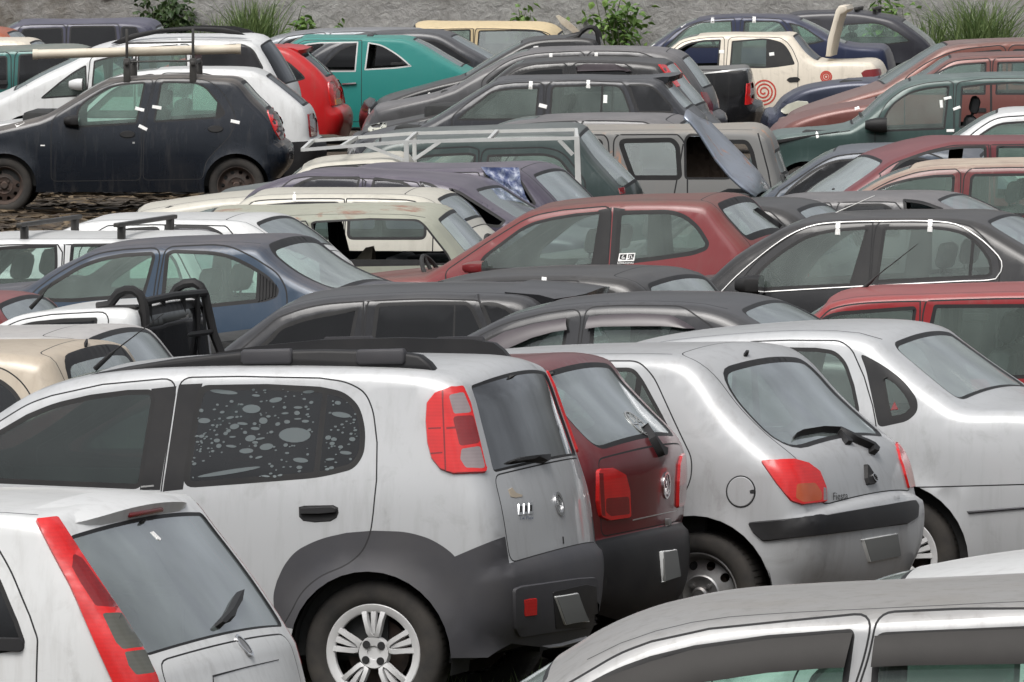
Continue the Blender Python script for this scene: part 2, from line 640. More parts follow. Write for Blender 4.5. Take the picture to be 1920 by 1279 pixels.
class Car:
    def __init__(s, name, label, scale, px0, yaw, top, col, w=.80, cat='car', group=None, front='auto', rear='hatch',
                 windows=(), ws=None, rg=None, ditch=None, tg=None, regs=(), doors=(), tum=.27, zb=None, sill=.22,
                 wheel=None, wb=2.42, wr=.285, arch=None, seams=(), glass='g_clear', rgl='g_rear', wsl='g_clear', rs=1.0,
                 crown=1.0, hood=.95, drop=.10, tap=(.10, .07), lod=None, interior=True, hatchdx=.16, trunk=.5, rim='steel_rim',
                 ditchu=.93, autodoor=True, handles=True, flare=.012, hcol='black_plastic', seat='seat_cloth', bump=None, tailz=.62,
                 noseat=False, noglass=False, roll=0.0, liftz=0.0, wsu=(.90, .88), doorgap=None, topcol=None):
        s.name, s.sc = name, scale
        s.yaw = math.radians(yaw)
        s.w, s.tum, s.sill, s.rs, s.crown = w, tum, sill, rs, crown
        s.fw = Vector((-math.cos(s.yaw), math.sin(s.yaw), 0))
        s.lf = Vector((-math.sin(s.yaw), -math.cos(s.yaw), 0))
        yd = F / scale
        o = Vector(((px0 - 960) / scale, yd, 0)) - s.lf * w
        s.M = Matrix(((s.fw.x, s.lf.x, 0, o.x), (s.fw.y, s.lf.y, 0, o.y), (0, 0, 1, liftz), (0, 0, 0, 1)))
        if roll:
            s.M = s.M @ Matrix.Rotation(math.radians(roll), 4, 'X')
        s.Mi = s.M.inverted()
        s.c = s.Mi @ C0
        s.R3 = s.Mi.to_3x3()
        s.lod = lod or (1 if scale > 370 else 2 if scale > 250 else 3)
        s.ds = (.032, .045, .06)[s.lod - 1]
        s.g = (.055, .075, .10)[s.lod - 1]
        s.sw = (.0032, .0042, .006)[s.lod - 1]
        s.tapf, s.tapr = tap
        s.xmin, s.xmax = -99, 99
        s.wheels, s.flare, s.arch = [], 0, .3
        s.root = thing(name, label, cat, group, s.M)
        s.col = col
        s.zb = .9
        # belt height
        if zb:
            s.zb = zb
        elif windows:
            zs = []
            for wd in windows:
                q = np.array([s.P(*p[:2]) for p in wd['p']])
                zs.append(q[:, 1].min())
            s.zb = float(np.mean(zs))
        # outline
        for it in range(2):
            pts = []
            for p in top:
                if p[0] == 'l':
                    pts.append(tuple(p[1:]))
                else:
                    x, z = s.P(p[0], p[1], .07 * rs)
                    pts.append((x, z) + tuple(p[2:]))
            f = pts[0]
            if front == 'auto':
                x, z = f[0], f[1]
                pre = [(x + hood + .13, .24), (x + hood + .16, .42), (x + hood + .12, .60), (x + hood + .03, z - drop - .06),
                       (x + hood * .85, z - drop + .0), (x + hood * .45, z - drop * .35)]
                pts = pre + [(x, z, 'c')] + pts[1:]
            elif front == 'nose':
                x, z = f[0], f[1]
                pre = [(x + .10, .24), (x + .14, .42), (x + .10, .58), (x + .04, z - .06)]
                pts = pre + pts
            l = pts[-1]
            x, z = l[0], l[1]
            if rear == 'hatch':
                pts = pts[:-1] + [(x, z, 'c'), (x - hatchdx * .45, z - .07), (x - hatchdx * .8, tailz + .08), (x - hatchdx * .85, tailz, 'c'),
                                  (x - hatchdx - .03, tailz - .03), (x - hatchdx - .03, .42), (x - hatchdx + .06, .26)]
            elif rear == 'sedan':
                pts = pts[:-1] + [(x, z, 'c'), (x - trunk * .6, z - .01), (x - trunk, z - .05), (x - trunk - .06, tailz + .06), (x - trunk - .07, tailz, 'c'),
                                  (x - trunk - .13, tailz - .03), (x - trunk - .12, .42), (x - trunk - .04, .26)]
            elif rear == 'tail':
                pts = pts[:-1] + [(x, z), (x - .05, tailz + .04), (x - .05, tailz, 'c'),
                                  (x - .11, tailz - .03), (x - .11, .42), (x - .03, .26)]
            xs = [p[0] for p in pts]
            s.xmin, s.xmax = min(xs), max(xs)
        s.pts = pts
        U = crom(pts, s.ds)
        keep = [0]
        for i in range(1, len(U)):
            if np.linalg.norm(U[i] - U[keep[-1]]) > s.ds * .3:
                keep.append(i)
        U = U[keep]
        s.U = U
        seg = np.linalg.norm(np.diff(U, axis=0), axis=1)
        s.t = np.concatenate([[0], np.cumsum(seg)])
        tan = np.gradient(U, axis=0)
        tan /= np.linalg.norm(tan, axis=1)[:, None]
        nrm = np.stack([-tan[:, 1], tan[:, 0]], 1)
        cen = U.mean(0)
        if np.sum(nrm * (U - cen)) < 0:
            nrm = -nrm
        nrm = np.stack([gsmooth(nrm[:, 0], 2), gsmooth(nrm[:, 1], 2)], 1)
        nrm /= np.linalg.norm(nrm, axis=1)[:, None] + 1e-9
        s.n = nrm
        ax = np.abs(nrm[:, 0])
        low = np.clip((.68 - U[:, 1]) / .15, 0, 1)
        r = (.055 + .05 * ax + .07 * low) * rs
        s.r = gsmooth(r, 5)
        c = .022 * crown + (.055 * ax + .05 * low) * min(crown, 1.0)
        s.cr = gsmooth(c, 5)
        # wheels
        rw = s.P(*wheel)[0] if wheel else s.xmin + .68
        s.xr, s.xf, s.wr = rw, rw + wb, wr
        s.arch = arch or wr + .045
        s.wheels = [rw, rw + wb]
        s.wz = wr
        s.flare = flare
        s.A, s.B = U[:-1], U[1:]
        s.opt = dict(windows=windows, ws=ws, rg=rg, ditch=ditch, tg=tg, regs=regs, doors=doors, seams=seams, glass=glass, rgl=rgl, wsl=wsl,
                     ditchu=ditchu, autodoor=autodoor, handles=handles, hcol=hcol, bump=bump, top=top, wsu=wsu, front=front, hood=hood, doorgap=doorgap)
        s.V, s.Nn, s.parts, s.order, s.twin = [], [], {}, [], {}
        s.build()
        if interior:
            s.inside(seat, noseat)
        s.add_wheels(rim)
        CARS.append(s)

    # -------- geometry of the side
    def W(s, x, z):
        x, z = np.asarray(x, float), np.asarray(z, float)
        zb = s.zb
        y = s.w - .05 * np.clip((.55 - z) / .4, 0, 1) ** 2 - .028 * np.clip((z - .55) / max(.1, zb - .55), 0, 1) ** 2
        k = .022
        y = y - s.tum * k * np.log1p(np.exp(np.clip((z - zb) / k, -30, 30)))
        y = y - s.tapr * np.clip((s.xmin + .95 - x) / .95, 0, 1.2) ** 2 - s.tapf * np.clip((x - s.xmax + 1.1) / 1.1, 0, 1.2) ** 2
        for xw in s.wheels:
            d = np.hypot(x - xw, z - s.wz) - s.arch
            y = y + s.flare * np.exp(-(np.maximum(d, 0) / .035) ** 2) * (z < .8)
        return y

    def Wf(s, P):
        P = np.asarray(P, float)
        d, i, u = seg_dist(P, s.A, s.B)
        r = s.r[i] * (1 - u) + s.r[np.minimum(i + 1, len(s.r) - 1)] * u
        e = np.clip(1 - d / r, 0, 1)
        return s.W(P[:, 0], P[:, 1]) - r * (1 - np.sqrt(np.maximum(0, 1 - e * e)))

    def P(s, px, py, ins=0.0):
        """(x, z) on the near side at a photo pixel"""
        d = s.R3 @ ray(px, py)
        y = s.w
        for _ in range(7):
            k = (y - s.c.y) / d.y
            x, z = s.c.x + d.x * k, s.c.z + d.z * k
            y = float(s.W(x, z)) - ins
        return x, z

    def Py(s, px, py, y):
        d = s.R3 @ ray(px, py)
        k = (y - s.c.y) / d.y
        return s.c.x + d.x * k, s.c.z + d.z * k

    def poly(s, pp, fr=0.0):
        q = np.array([(p[1], p[2]) if p[0] == 'l' else s.P(*p[:2]) for p in pp])
        return fillet(q, fr) if fr else q

    def text(s, txt, px, py, size, mat, parent=None, tilt=0.0, name='lettering', wide=1.0):
        # size = height of a capital in photo pixels; the letters are laid on to the surface point by point
        c = bpy.data.curves.new('lettering', 'FONT')
        c.body = txt
        c.size = 1.0
        c.resolution_u = 3
        c.align_x = 'CENTER'
        c.align_y = 'CENTER'
        o = bpy.data.objects.new('lettering', c)
        me = bpy.data.meshes.new_from_object(o)
        bpy.data.objects.remove(o)
        bpy.data.curves.remove(c)
        k = size / .70
        ta = math.tan(math.radians(tilt))
        for v in me.vertices:
            x, y = v.co.x * k * wide, v.co.y * k
            p, n = s.hit(px + x, py - y - x * ta)
            v.co = p + n * .005 if p is not None else Vector((0, 0, 0))
        me.update()
        return link(name, me, parent or s.root, (mat,))

    def ring(s, name, px, py, rx, ry, mat, w=.22, parent=None, h=.006, bars=()):
        """oval ring badge with strokes inside; bars = strokes in units of the oval"""
        p, n = s.hit(px, py)
        if p is None:
            return
        x = s.R3 @ Vector((1, 0, 0))
        x = (x - n * x.dot(n)).normalized()
        y = n.cross(x)
        b = MB()
        k = 28
        vs = []
        for r_, hh in ((1, 0), (1, h), (1 - w, h), (1 - w, 0)):
            for i in range(k):
                a = 2 * math.pi * i / k
                vs.append(p + x * (rx * r_ * math.cos(a)) + y * (ry * r_ * math.sin(a)) + n * hh)
        b.add(vs, [(q * k + i, q * k + (i + 1) % k, (q + 1) * k + (i + 1) % k, (q + 1) * k + i) for q in range(3) for i in range(k)])
        for (x0, y0, x1, y1) in bars:
            d = Vector((x1 - x0, y1 - y0)).normalized()
            m = Vector((-d.y, d.x)) * w * .38
            cs = [(x0 + m.x, y0 + m.y), (x1 + m.x, y1 + m.y), (x1 - m.x, y1 - m.y), (x0 - m.x, y0 - m.y)]
            vs = [p + x * (rx * a) + y * (ry * c) + n * hh for hh in (0, h * .9) for a, c in cs]
            b.add(vs, [(4, 5, 6, 7), (0, 1, 5, 4), (1, 2, 6, 5), (2, 3, 7, 6), (3, 0, 4, 7)])
        return b.build(name, mat, parent or s.root)

    def T(s, p):
        if isinstance(p, (int, float)) and not isinstance(p, bool):
            p = s.opt['top'][int(p)]
        q = np.array([s.P(p[0], p[1], .07 * s.rs) if p[0] != 'l' else p[1:3]])
        d, i, u = seg_dist(q, s.A, s.B)
        return float(s.t[i[0]] + u[0] * (s.t[i[0] + 1] - s.t[i[0]]))

    US = .66

    def strip3(s, tu):
        t, u = tu[:, 0], tu[:, 1] / s.US
        x = np.interp(t, s.t, s.U[:, 0])
        z = np.interp(t, s.t, s.U[:, 1])
        nx = np.interp(t, s.t, s.n[:, 0])
        nz = np.interp(t, s.t, s.n[:, 1])
        c = np.interp(t, s.t, s.cr)
        ye = s.W(x, z) - np.interp(t, s.t, s.r)
        k = c * (1 - u * u)
        return np.stack([x + nx * k, u * ye, z + nz * k], 1)

    def part(s, key, name, mats, parent=None, label=None):
        if key not in s.parts:
            s.parts[key] = dict(name=name, mats=list(mats), tris=[], mi=[], parent=parent, label=label)
            s.order.append(key)
        return s.parts[key]

    def put(s, key, tris, mi=0):
        p = s.parts[key]
        p['tris'] += [tuple(t) for t in tris]
        p['mi'] += [mi] * len(tris)

    def build(s):
        o = s.opt
        U = s.U
        zs = s.sill
        # feature loops on the side
        F_ = []          # (key, polygon, kind)
        wins, doors, regs, seams = [], [], [], []
        for wd in o['windows']:
            q = s.poly(wd['p'], wd.get('r', .05))
            q = densify(q, s.g * .7)
            wins.append(dict(out=q, inn=inset(q, wd.get('gk', .02)), bars=[densify(s.poly(b), s.g) for b in wd.get('bars', ())],
                             gl=wd.get('gl', o['glass']), door=wd.get('door', True), frame=wd.get('frame', 'rubber'), raw=wd))
        if o['doors']:
            for dp in o['doors']:
                doors.append(densify(s.poly(dp, .06), s.g * .7))
        elif o['autodoor']:
            dw = [w_ for w_ in wins if w_['door']]
            for i, w_ in enumerate(dw):
                q = inset(w_['out'], -.045)
                lo, hi = q[:, 0].min(), q[:, 0].max()
                for j, v_ in enumerate(dw):
                    if j == i:
                        continue
                    if v_['out'][:, 0].mean() > w_['out'][:, 0].mean():
                        hi = min(hi, (v_['out'][:, 0].min() + w_['out'][:, 0].max()) / 2 - .006)
                    else:
                        lo = max(lo, (v_['out'][:, 0].max() + w_['out'][:, 0].min()) / 2 + .006)
                q[:, 0] = np.clip(q[:, 0], lo, hi)
                b = zs + .07
                q = hull(np.concatenate([q, [[lo, b], [hi, b]]]))
                q = densify(fillet(q, .05), s.g * .7)
                d, k, u = seg_dist(q, s.A, s.B)
                ins = inside(q, np.concatenate([U]))
                full = np.concatenate([U, [[U[-1, 0], zs - 1], [U[0, 0], zs - 1]]])
                ins = inside(q, full)
                for m in range(len(q)):
                    if not ins[m] or d[m] < .03:
                        q[m] = U[k[m]] - s.n[k[m]] * .03
                doors.append(densify(q, s.g * .7))
        for rg_ in o['regs']:
            regs.append(dict(rg_, q=densify(s.poly(rg_['p'], rg_.get('r', 0)), s.g * .8)))
        for sm in o['seams']:
            q = np.array([s.P(*p[:2]) for p in sm])
            q = densify(q, s.g * .7, False)
            seams.append(buffer_line(q, s.sw))
        s.doors2 = doors
        s.wins2 = wins
        # ---- side sheet
        loops = [(U, False)]
        bot = densify(np.array([[U[-1, 0], U[-1, 1]], [U[-1, 0] + .06, zs], [U[0, 0] - .06, zs], [U[0, 0], U[0, 1]]]), s.g, False)
        loops.append((bot, False))
        full = np.concatenate([U, bot[1:-1]])
        for xw in s.wheels:
            a = np.linspace(0, 2 * math.pi, 37)[:-1]
            loops.append((np.stack([xw + s.arch * np.cos(a), s.wz + s.arch * np.sin(a)], 1), True))
        sl = []
        for q in doors:
            a, b = inset(q, -s.sw), inset(q, s.sw)
            sl.append((a, b))
            loops += [(a, True), (b, True)]
        for w_ in wins:
            loops += [(w_['out'], True), (w_['inn'], True)]
            loops += [(b, True) for b in w_['bars']]
        for r_ in regs:
            loops.append((r_['q'], True))
        for q in seams:
            loops.append((q, True))
        fA = np.concatenate([p for p, c in loops[1:]])
        fB = np.concatenate([np.roll(p, -1, 0) if c else np.concatenate([p[1:], p[-1:]]) for p, c in loops[1:]])
        lo, hi = full.min(0), full.max(0)
        gx, gz = np.meshgrid(np.arange(lo[0], hi[0], s.g), np.arange(lo[1], hi[1], s.g))
        G = np.stack([gx.ravel() + (np.arange(gx.size) % 7 - 3) * s.g * .02, gz.ravel() + (np.arange(gx.size) % 5 - 2) * s.g * .02], 1)
        G = G[inside(G, full)]
        d, i, u = seg_dist(G, s.A, s.B)
        G = G[d > s.r[i] * 1.05]
        d, _, _ = seg_dist(G, fA, fB)
        G = G[d > s.g * .42]
        R = []
        for k in (.03, .12, .30, .6, 1.0):
            q = U - s.n * (s.r * k)[:, None]
            d, i, u = seg_dist(q, s.A, s.B)
            q = q[(d > s.r[i] * k * .93) & inside(q, full)]
            if len(q):
                d, _, _ = seg_dist(q, fA, fB)
                q = q[d > .008]
            R.append(q)
        v2, tr = cdt(np.concatenate([G] + R), loops)
        ce = v2[tr].mean(1)
        ok = inside(ce, full)
        ar = .5 * ((v2[tr[:, 1], 0] - v2[tr[:, 0], 0]) * (v2[tr[:, 2], 1] - v2[tr[:, 0], 1]) - (v2[tr[:, 2], 0] - v2[tr[:, 0], 0]) * (v2[tr[:, 1], 1] - v2[tr[:, 0], 1]))
        ok &= np.abs(ar) > 1e-9
        for xw in s.wheels:
            ok &= np.hypot(ce[:, 0] - xw, ce[:, 1] - s.wz) > s.arch * .995
        tr, ce, ar = tr[ok], ce[ok], ar[ok]
        flip = ar > 0          # x,z counter-clockwise looks at -y
        tr[flip] = tr[flip][:, ::-1]
        cls = np.full(len(tr), 'body', object)
        sub = np.zeros(len(tr), int)
        dn = np.full(len(tr), -1)
        for i, q in enumerate(doors):
            m = inside(ce, q)
            dn[m] = i
            cls[m] = 'door%d' % i
        for i, r_ in enumerate(regs):
            if r_.get('on', 'all') == 'strip':
                continue
            m = inside(ce, r_['q'])
            if r_.get('paint'):      # same part, other finish
                sub[m] = 2 + i
            else:
                cls[m] = r_.get('key', 'reg%d' % i)
        for a, b in sl:
            m = inside(ce, a) & ~inside(ce, b)
            cls[m] = 'body'
            sub[m] = 1
        for q in seams:
            m = inside(ce, q)
            sub[m] = 1
        for i, w_ in enumerate(wins):
            m = inside(ce, w_['out'])
            cls[m] = 'win%d' % i
            sub[m] = 1
            m = inside(ce, w_['inn'])
            sub[m] = 0
            if w_['gl'] is None:
                cls[m] = 'drop'
            for b in w_['bars']:
                m2 = inside(ce, b) & m
                sub[m2] = 1
                cls[m2] = 'win%d' % i
        y = s.Wf(v2)
        V = np.stack([v2[:, 0], y, v2[:, 1]], 1)
        n0 = len(V)
        # ---- strip over the top
        us = np.linspace(-1, 1, (17, 13, 9)[s.lod - 1]) * s.US
        loops2, sfe = [], []
        def quad(ta, tb, ua, ub, fr):
            q = np.array([(ta, -ua * s.US), (ta, ua * s.US), (tb, ub * s.US), (tb, -ub * s.US)])
            return densify(fillet(q, fr), s.g * .8)
        tops = []
        for key, nm in (('ws', 'windscreen'), ('rg', 'rear_window')):
            d_ = o[key]
            if d_ is None:
                continue
            if isinstance(d_, tuple):
                d_ = dict(a=d_[0], b=d_[1])
            ta, tb = s.T(d_['a']), s.T(d_['b'])
            if key == 'ws':
                ua, ub = d_.get('ua', o['wsu'][0]), d_.get('ub', o['wsu'][1])
            else:
                ua, ub = d_.get('ua', .84), d_.get('ub', .88)
            m0 = d_.get('m', .03)
            q = quad(ta + m0, tb - m0, ua, ub, d_.get('r', .09))
            tops.append(dict(out=q, inn=inset(q, d_.get('gk', .025)), key=key, nm=nm, gl=d_.get('gl', o['wsl'] if key == 'ws' else o['rgl']), frit=d_.get('frit')))
            loops2 += [(q, True), (tops[-1]['inn'], True)]
        lids = []
        if o['tg']:
            d_ = o['tg']
            q = quad(s.T(d_['a']), s.T(d_['b']), d_.get('ua', .9), d_.get('ub', .9), d_.get('r', .08))
            lids.append((d_.get('name', 'tailgate'), q, d_.get('mat')))
        if o['front'] == 'auto':
            tc = s.t[np.argmin(np.hypot(U[:, 0] - s.pts[6][0], U[:, 1] - s.pts[6][1]))]
            tn = s.t[np.argmin(np.hypot(U[:, 0] - s.pts[3][0], U[:, 1] - s.pts[3][1]))]
            lids.append(('bonnet', quad(tn, tc - .03, .86, .93, .08), None))
        sl2 = []
        for nm, q, mt in lids:
            a, b = inset(q, -s.sw), inset(q, s.sw)
            sl2.append((a, b))
            loops2 += [(a, True), (b, True)]
        dit = []
        if o['ditch']:
            ta, tb = s.T(o['ditch'][0]), s.T(o['ditch'][1])
            for sg in (-1, 1):
                n_ = max(2, int((tb - ta) / .1))
                line = np.stack([np.linspace(ta, tb, n_), np.full(n_, sg * o['ditchu'] * s.US)], 1)
                q = buffer_line(line, .006 if s.lod < 3 else .008)
                dit.append(q)
                loops2.append((q, True))
        # region boundaries across the strip
        Oi = U - s.n * .03
        mid = (Oi[:-1] + Oi[1:]) / 2
        st_reg = np.full(len(mid), -1)
        for i, r_ in enumerate(regs):
            if r_.get('on', 'all') == 'side':
                continue
            st_reg[inside(mid, r_['q'])] = i
        for j in range(1, len(mid)):
            if st_reg[j] != st_reg[j - 1]:
                loops2.append((np.array([(s.t[j], u_) for u_ in us]), False))
        loops2.append((np.stack([s.t, np.full(len(s.t), s.US)], 1), False))
        loops2.append((np.stack([s.t, np.full(len(s.t), -s.US)], 1), False))
        G = np.array([(t_, u_) for t_ in s.t for u_ in us[1:-1]])
        ff = [l for l in loops2[:-2]]
        if ff:
            fA = np.concatenate([p for p, c in ff])
            fB = np.concatenate([np.roll(p, -1, 0) if c else np.concatenate([p[1:], p[-1:]]) for p, c in ff])
            d, _, _ = seg_dist(G, fA, fB)
            G = G[d > s.ds * .4]
        e0 = (np.stack([np.zeros(len(us)), us], 1), False)
        e1 = (np.stack([np.full(len(us), s.t[-1]), us], 1), False)
        w2, tr2 = cdt(G, loops2 + [e0, e1])
        ce2 = w2[tr2].mean(1)
        V2 = s.strip3(w2)
        # exact match along the edges
        p0, p1, p2 = V2[tr2[:, 0]], V2[tr2[:, 1]], V2[tr2[:, 2]]
        nn = np.cross(p1 - p0, p2 - p0)
        nl = np.linalg.norm(nn, axis=1)
        nt_ = np.stack([np.interp(ce2[:, 0], s.t, s.n[:, 0]), np.zeros(len(ce2)), np.interp(ce2[:, 0], s.t, s.n[:, 1])], 1)
        a2 = (w2[tr2[:, 1], 0] - w2[tr2[:, 0], 0]) * (w2[tr2[:, 2], 1] - w2[tr2[:, 0], 1]) - (w2[tr2[:, 2], 0] - w2[tr2[:, 0], 0]) * (w2[tr2[:, 1], 1] - w2[tr2[:, 0], 1])
        sgn = np.sign(np.sum(np.sign(a2) * np.sum(nn * nt_, 1)))
        fl = (np.sign(a2) * sgn) < 0
        tr2[fl] = tr2[fl][:, ::-1]
        ok = (nl > 1e-10) & (np.abs(a2) > 1e-9)
        tr2, ce2 = tr2[ok], ce2[ok]
        cls2 = np.full(len(tr2), 'body', object)
        sub2 = np.zeros(len(tr2), int)
        ti = np.clip(np.searchsorted(s.t, ce2[:, 0]) - 1, 0, len(mid) - 1)
        for k, (nm, q, mt) in enumerate(lids):
            m = inside(ce2, q)
            cls2[m] = 'lid%d' % k
        for i, r_ in enumerate(regs):
            m = st_reg[ti] == i
            if r_.get('paint'):
                sub2[m] = 2 + i
            else:
                cls2[m] = r_.get('key', 'reg%d' % i)
        for a, b in sl2:
            m = inside(ce2, a) & ~inside(ce2, b)
            cls2[m] = 'body'
            sub2[m] = 1
        for q in dit:
            m = inside(ce2, q)
            sub2[m & (cls2 == 'body')] = 1
        for w_ in tops:
            m = inside(ce2, w_['out'])
            cls2[m] = w_['key']
            sub2[m] = 1
            m = inside(ce2, w_['inn'])
            sub2[m] = 0
            if w_['gl'] is None:
                cls2[m] = 'drop'
        # ---- join, normals
        Vf = V * np.array([1, -1, 1])
        s.V = np.concatenate([V, Vf, V2])
        trf = tr[:, ::-1] + n0
        trs = tr2 + 2 * n0
        allt = np.concatenate([tr, trf, trs])
        a, b, c_ = s.V[allt[:, 0]], s.V[allt[:, 1]], s.V[allt[:, 2]]
        fn = np.cross(b - a, c_ - a)
        key = np.round(s.V * 5000).astype(np.int64)
        _, inv = np.unique(key, axis=0, return_inverse=True)
        inv = inv.ravel()
        acc = np.zeros((inv.max() + 1, 3))
        fnn = fn / (np.linalg.norm(fn, axis=1)[:, None] + 1e-12)
        for k in range(3):
            p_, q_, r_ = s.V[allt[:, k]], s.V[allt[:, (k + 1) % 3]], s.V[allt[:, (k + 2) % 3]]
            e1_, e2_ = q_ - p_, r_ - p_
            cs = np.sum(e1_ * e2_, 1) / (np.linalg.norm(e1_, axis=1) * np.linalg.norm(e2_, axis=1) + 1e-12)
            np.add.at(acc, inv[allt[:, k]], fnn * np.arccos(np.clip(cs, -1, 1))[:, None])
        nr = acc / (np.linalg.norm(acc, axis=1)[:, None] + 1e-12)
        s.Nn = nr[inv]
        # recess of the panes
        for w_ in wins:
            m = inside(v2, inset(w_['inn'], -.0015))
            s.V[:n0][m, 1] -= .009
            s.V[n0:2 * n0][m, 1] += .009
        for w_ in tops:
            m = inside(w2, inset(w_['inn'], -.0015))
            s.V[2 * n0:][m] -= s.Nn[2 * n0:][m] * .007
        # ---- parts
        extra = [MATS[r_['mat']] if isinstance(r_['mat'], str) else r_['mat'] for r_ in regs]
        bm = [s.col, MATS['seam_dark']] + extra
        s.part('body', 'body', bm)
        for i in range(len(doors)):
            s.part('door%d' % i, 'door', bm)
        for k, (nm, q, mt) in enumerate(lids):
            s.part('lid%d' % k, nm, [mt or s.col, MATS['seam_dark']] + extra)
        for i, r_ in enumerate(regs):
            if not r_.get('paint'):
                s.part(r_.get('key', 'reg%d' % i), r_['name'], [extra[i], MATS['seam_dark']], label=r_.get('label'))
                if r_.get('on') == 'side' and 'key' not in r_:
                    s.part('reg%df' % i, r_['name'], [extra[i], MATS['seam_dark']])
        for i, w_ in enumerate(wins):
            par = None
            c_ = w_['out'].mean(0)
            for j, q in enumerate(doors):
                if inside([c_], q)[0]:
                    par = 'door%d' % j
            g_ = MATS[w_['gl'] or 'g_clear']
            s.part('win%d' % i, 'window', [g_, MATS[w_['frame']]], par)
            s.part('winf%d' % i, 'window', [g_, MATS[w_['frame']]], None)
        for w_ in tops:
            s.part(w_['key'], w_['nm'], [MATS[w_['gl'] or 'g_clear'], MATS['rubber']])
        for T_, C_, S_, far in ((tr, cls, sub, 0), (trf, cls, sub, 1), (trs, cls2, sub2, 0)):
            for key_ in set(C_):
                if key_ == 'drop':
                    continue
                for sb in set(S_[C_ == key_]):
                    m = (C_ == key_) & (S_ == sb)
                    k2 = key_
                    if far and key_.startswith('door'):
                        k2 = 'body'
                    if far and key_.startswith('win'):
                        k2 = 'winf' + key_[3:]
                    if far and key_ + 'f' in s.parts:
                        k2 = key_ + 'f'
                    s.put(k2, T_[m], sb)
        keep = (cls != 'drop')
        s.bvh = BVHTree.FromPolygons([tuple(v) for v in s.V], [tuple(int(i) for i in t) for t in np.concatenate([tr[keep], trs, trf[keep]])])
        s.obj = {}
        for key_ in s.order:
            p = s.parts[key_]
            if not p['tris']:
                continue
            t_ = np.array(p['tris'])
            uq, iv = np.unique(t_, return_inverse=True)
            me = mesh(s.name + '_' + p['name'], s.V[uq], iv.reshape(-1, 3), p['mi'], normals=s.Nn[uq])
            for m_ in p['mats']:
                me.materials.append(m_)
            par = s.obj.get(p['parent']) if p['parent'] else None
            ob = link(p['name'], me, par or s.root)
            if p['label']:
                ob['label'] = p['label']
            s.obj[key_] = ob
        if o['handles']:
            for i, q in enumerate(doors):
                if 'door%d' % i not in s.obj:
                    continue
                x0 = q[:, 0].min() + .13
                zz = s.zb - .09
                if zz < .5:
                    continue
                h = fillet(np.array([(x0 - .085, zz - .024), (x0 + .085, zz - .024), (x0 + .085, zz + .024), (x0 - .085, zz + .024)]), .022)
                s.sidepatch('handle', h, o['hcol'], .014, s.obj['door%d' % i])

    # -------- additions laid on the surface
    def sidepatch(s, name, q, mat, h, parent=None, mirror=False, bev=.004, far=False):
        q = densify(np.asarray(q), s.g * .6)
        q2 = inset(q, bev)
        pts = grid_in(q2, s.g * .6)
        v, t = cdt(pts, [(q, True), (q2, True)])
        ce = v[t].mean(1)
        t = t[inside(ce, q)]
        a2 = (v[t[:, 1], 0] - v[t[:, 0], 0]) * (v[t[:, 2], 1] - v[t[:, 0], 1]) - (v[t[:, 2], 0] - v[t[:, 0], 0]) * (v[t[:, 1], 1] - v[t[:, 0], 1])
        f = a2 > 0
        t[f] = t[f][:, ::-1]
        y = s.Wf(v)
        d, _, _ = seg_dist(v, q, np.roll(q, -1, 0))
        y = y + np.where(d < bev * .5, -.003, h)
        V = np.stack([v[:, 0], y, v[:, 1]], 1)
        if far:
            V, t = V * np.array([1, -1, 1]), t[:, ::-1]
        me = mesh(s.name + '_' + name, V, t)
        sharp(me, 30)
        return link(name, me, parent or s.root, (mat,))

    def hit(s, px, py):
        d = (s.R3 @ ray(px, py)).normalized()
        r = (None,)
        for jx, jy in ((0, 0), (.45, .3), (-.4, .5)):
            q = s.bvh.ray_cast(s.c, (s.R3 @ ray(px + jx, py + jy)).normalized())
            if q[0] is not None and (r[0] is None or q[3] < r[3] - .05):
                r = q
        if r[0] is None:
            return None, None
        n = r[1]
        if n.dot(d) > 0:
            n = -n
        return r[0], n

    def patch(s, name, pp, mat, h=.008, parent=None, mirror=False, fr=0, step=None, bev=None, zones=(), far_min=0.0):
        """a piece lying on the body where the photo shows it: outline in photo pixels, cast on to the built surface"""
        q = np.array([p[:2] for p in pp], float)
        if fr:
            q = fillet(q, fr)
        step = step or s.sc * .035
        bev = bev or max(1.0, s.sc * .006)
        ext = q.max(0) - q.min(0)
        bev = min(bev, float(ext.min()) * .22)
        step = min(step, max(1.5, float(ext.max()) / 3))
        q = densify(q, step)
        q2 = inset(q, bev)
        zq = [densify(fillet(np.array(z[1], float), z[3] if len(z) > 3 else 0), step) for z in zones]
        G = grid_in(q2, step)
        for z in zq:
            if len(G):
                d, _, _ = seg_dist(G, z, np.roll(z, -1, 0))
                G = G[d > step * .3]
        v, t = cdt(G, [(q, True), (q2, True)] + [(z, True) for z in zq])
        ce = v[t].mean(1)
        t = t[inside(ce, q)]
        d, _, _ = seg_dist(v, q, np.roll(q, -1, 0))
        V = []
        good = []
        for (x, y), e in zip(v, d):
            p, n = s.hit(x, y)
            good.append(p is not None)
            if p is None:
                V.append((0, 0, 0))
                continue
            V.append(p + n * (-.002 if e < bev * .5 else h))
        V = np.array([tuple(a) for a in V])
        good = np.array(good)
        t = t[good[t].all(1)]
        if not len(t):
            print('patch missed', s.name, name)
            return None
        # no webs over gaps
        L = np.max([np.linalg.norm(V[t[:, i]] - V[t[:, (i + 1) % 3]], axis=1) for i in range(3)], axis=0)
        t = t[L < step / s.sc * 5 + .03]
        a = V[t[:, 0]]
        fn = np.cross(V[t[:, 1]] - a, V[t[:, 2]] - a)
        view = a - np.array(s.c)
        f = np.sum(fn * view, 1) > 0
        t[f] = t[f][:, ::-1]
        ce = np.array([v[i].mean(0) for i in t])
        zi = np.full(len(t), -1)
        for i, z in enumerate(zq):
            zi[inside(ce, z)] = i
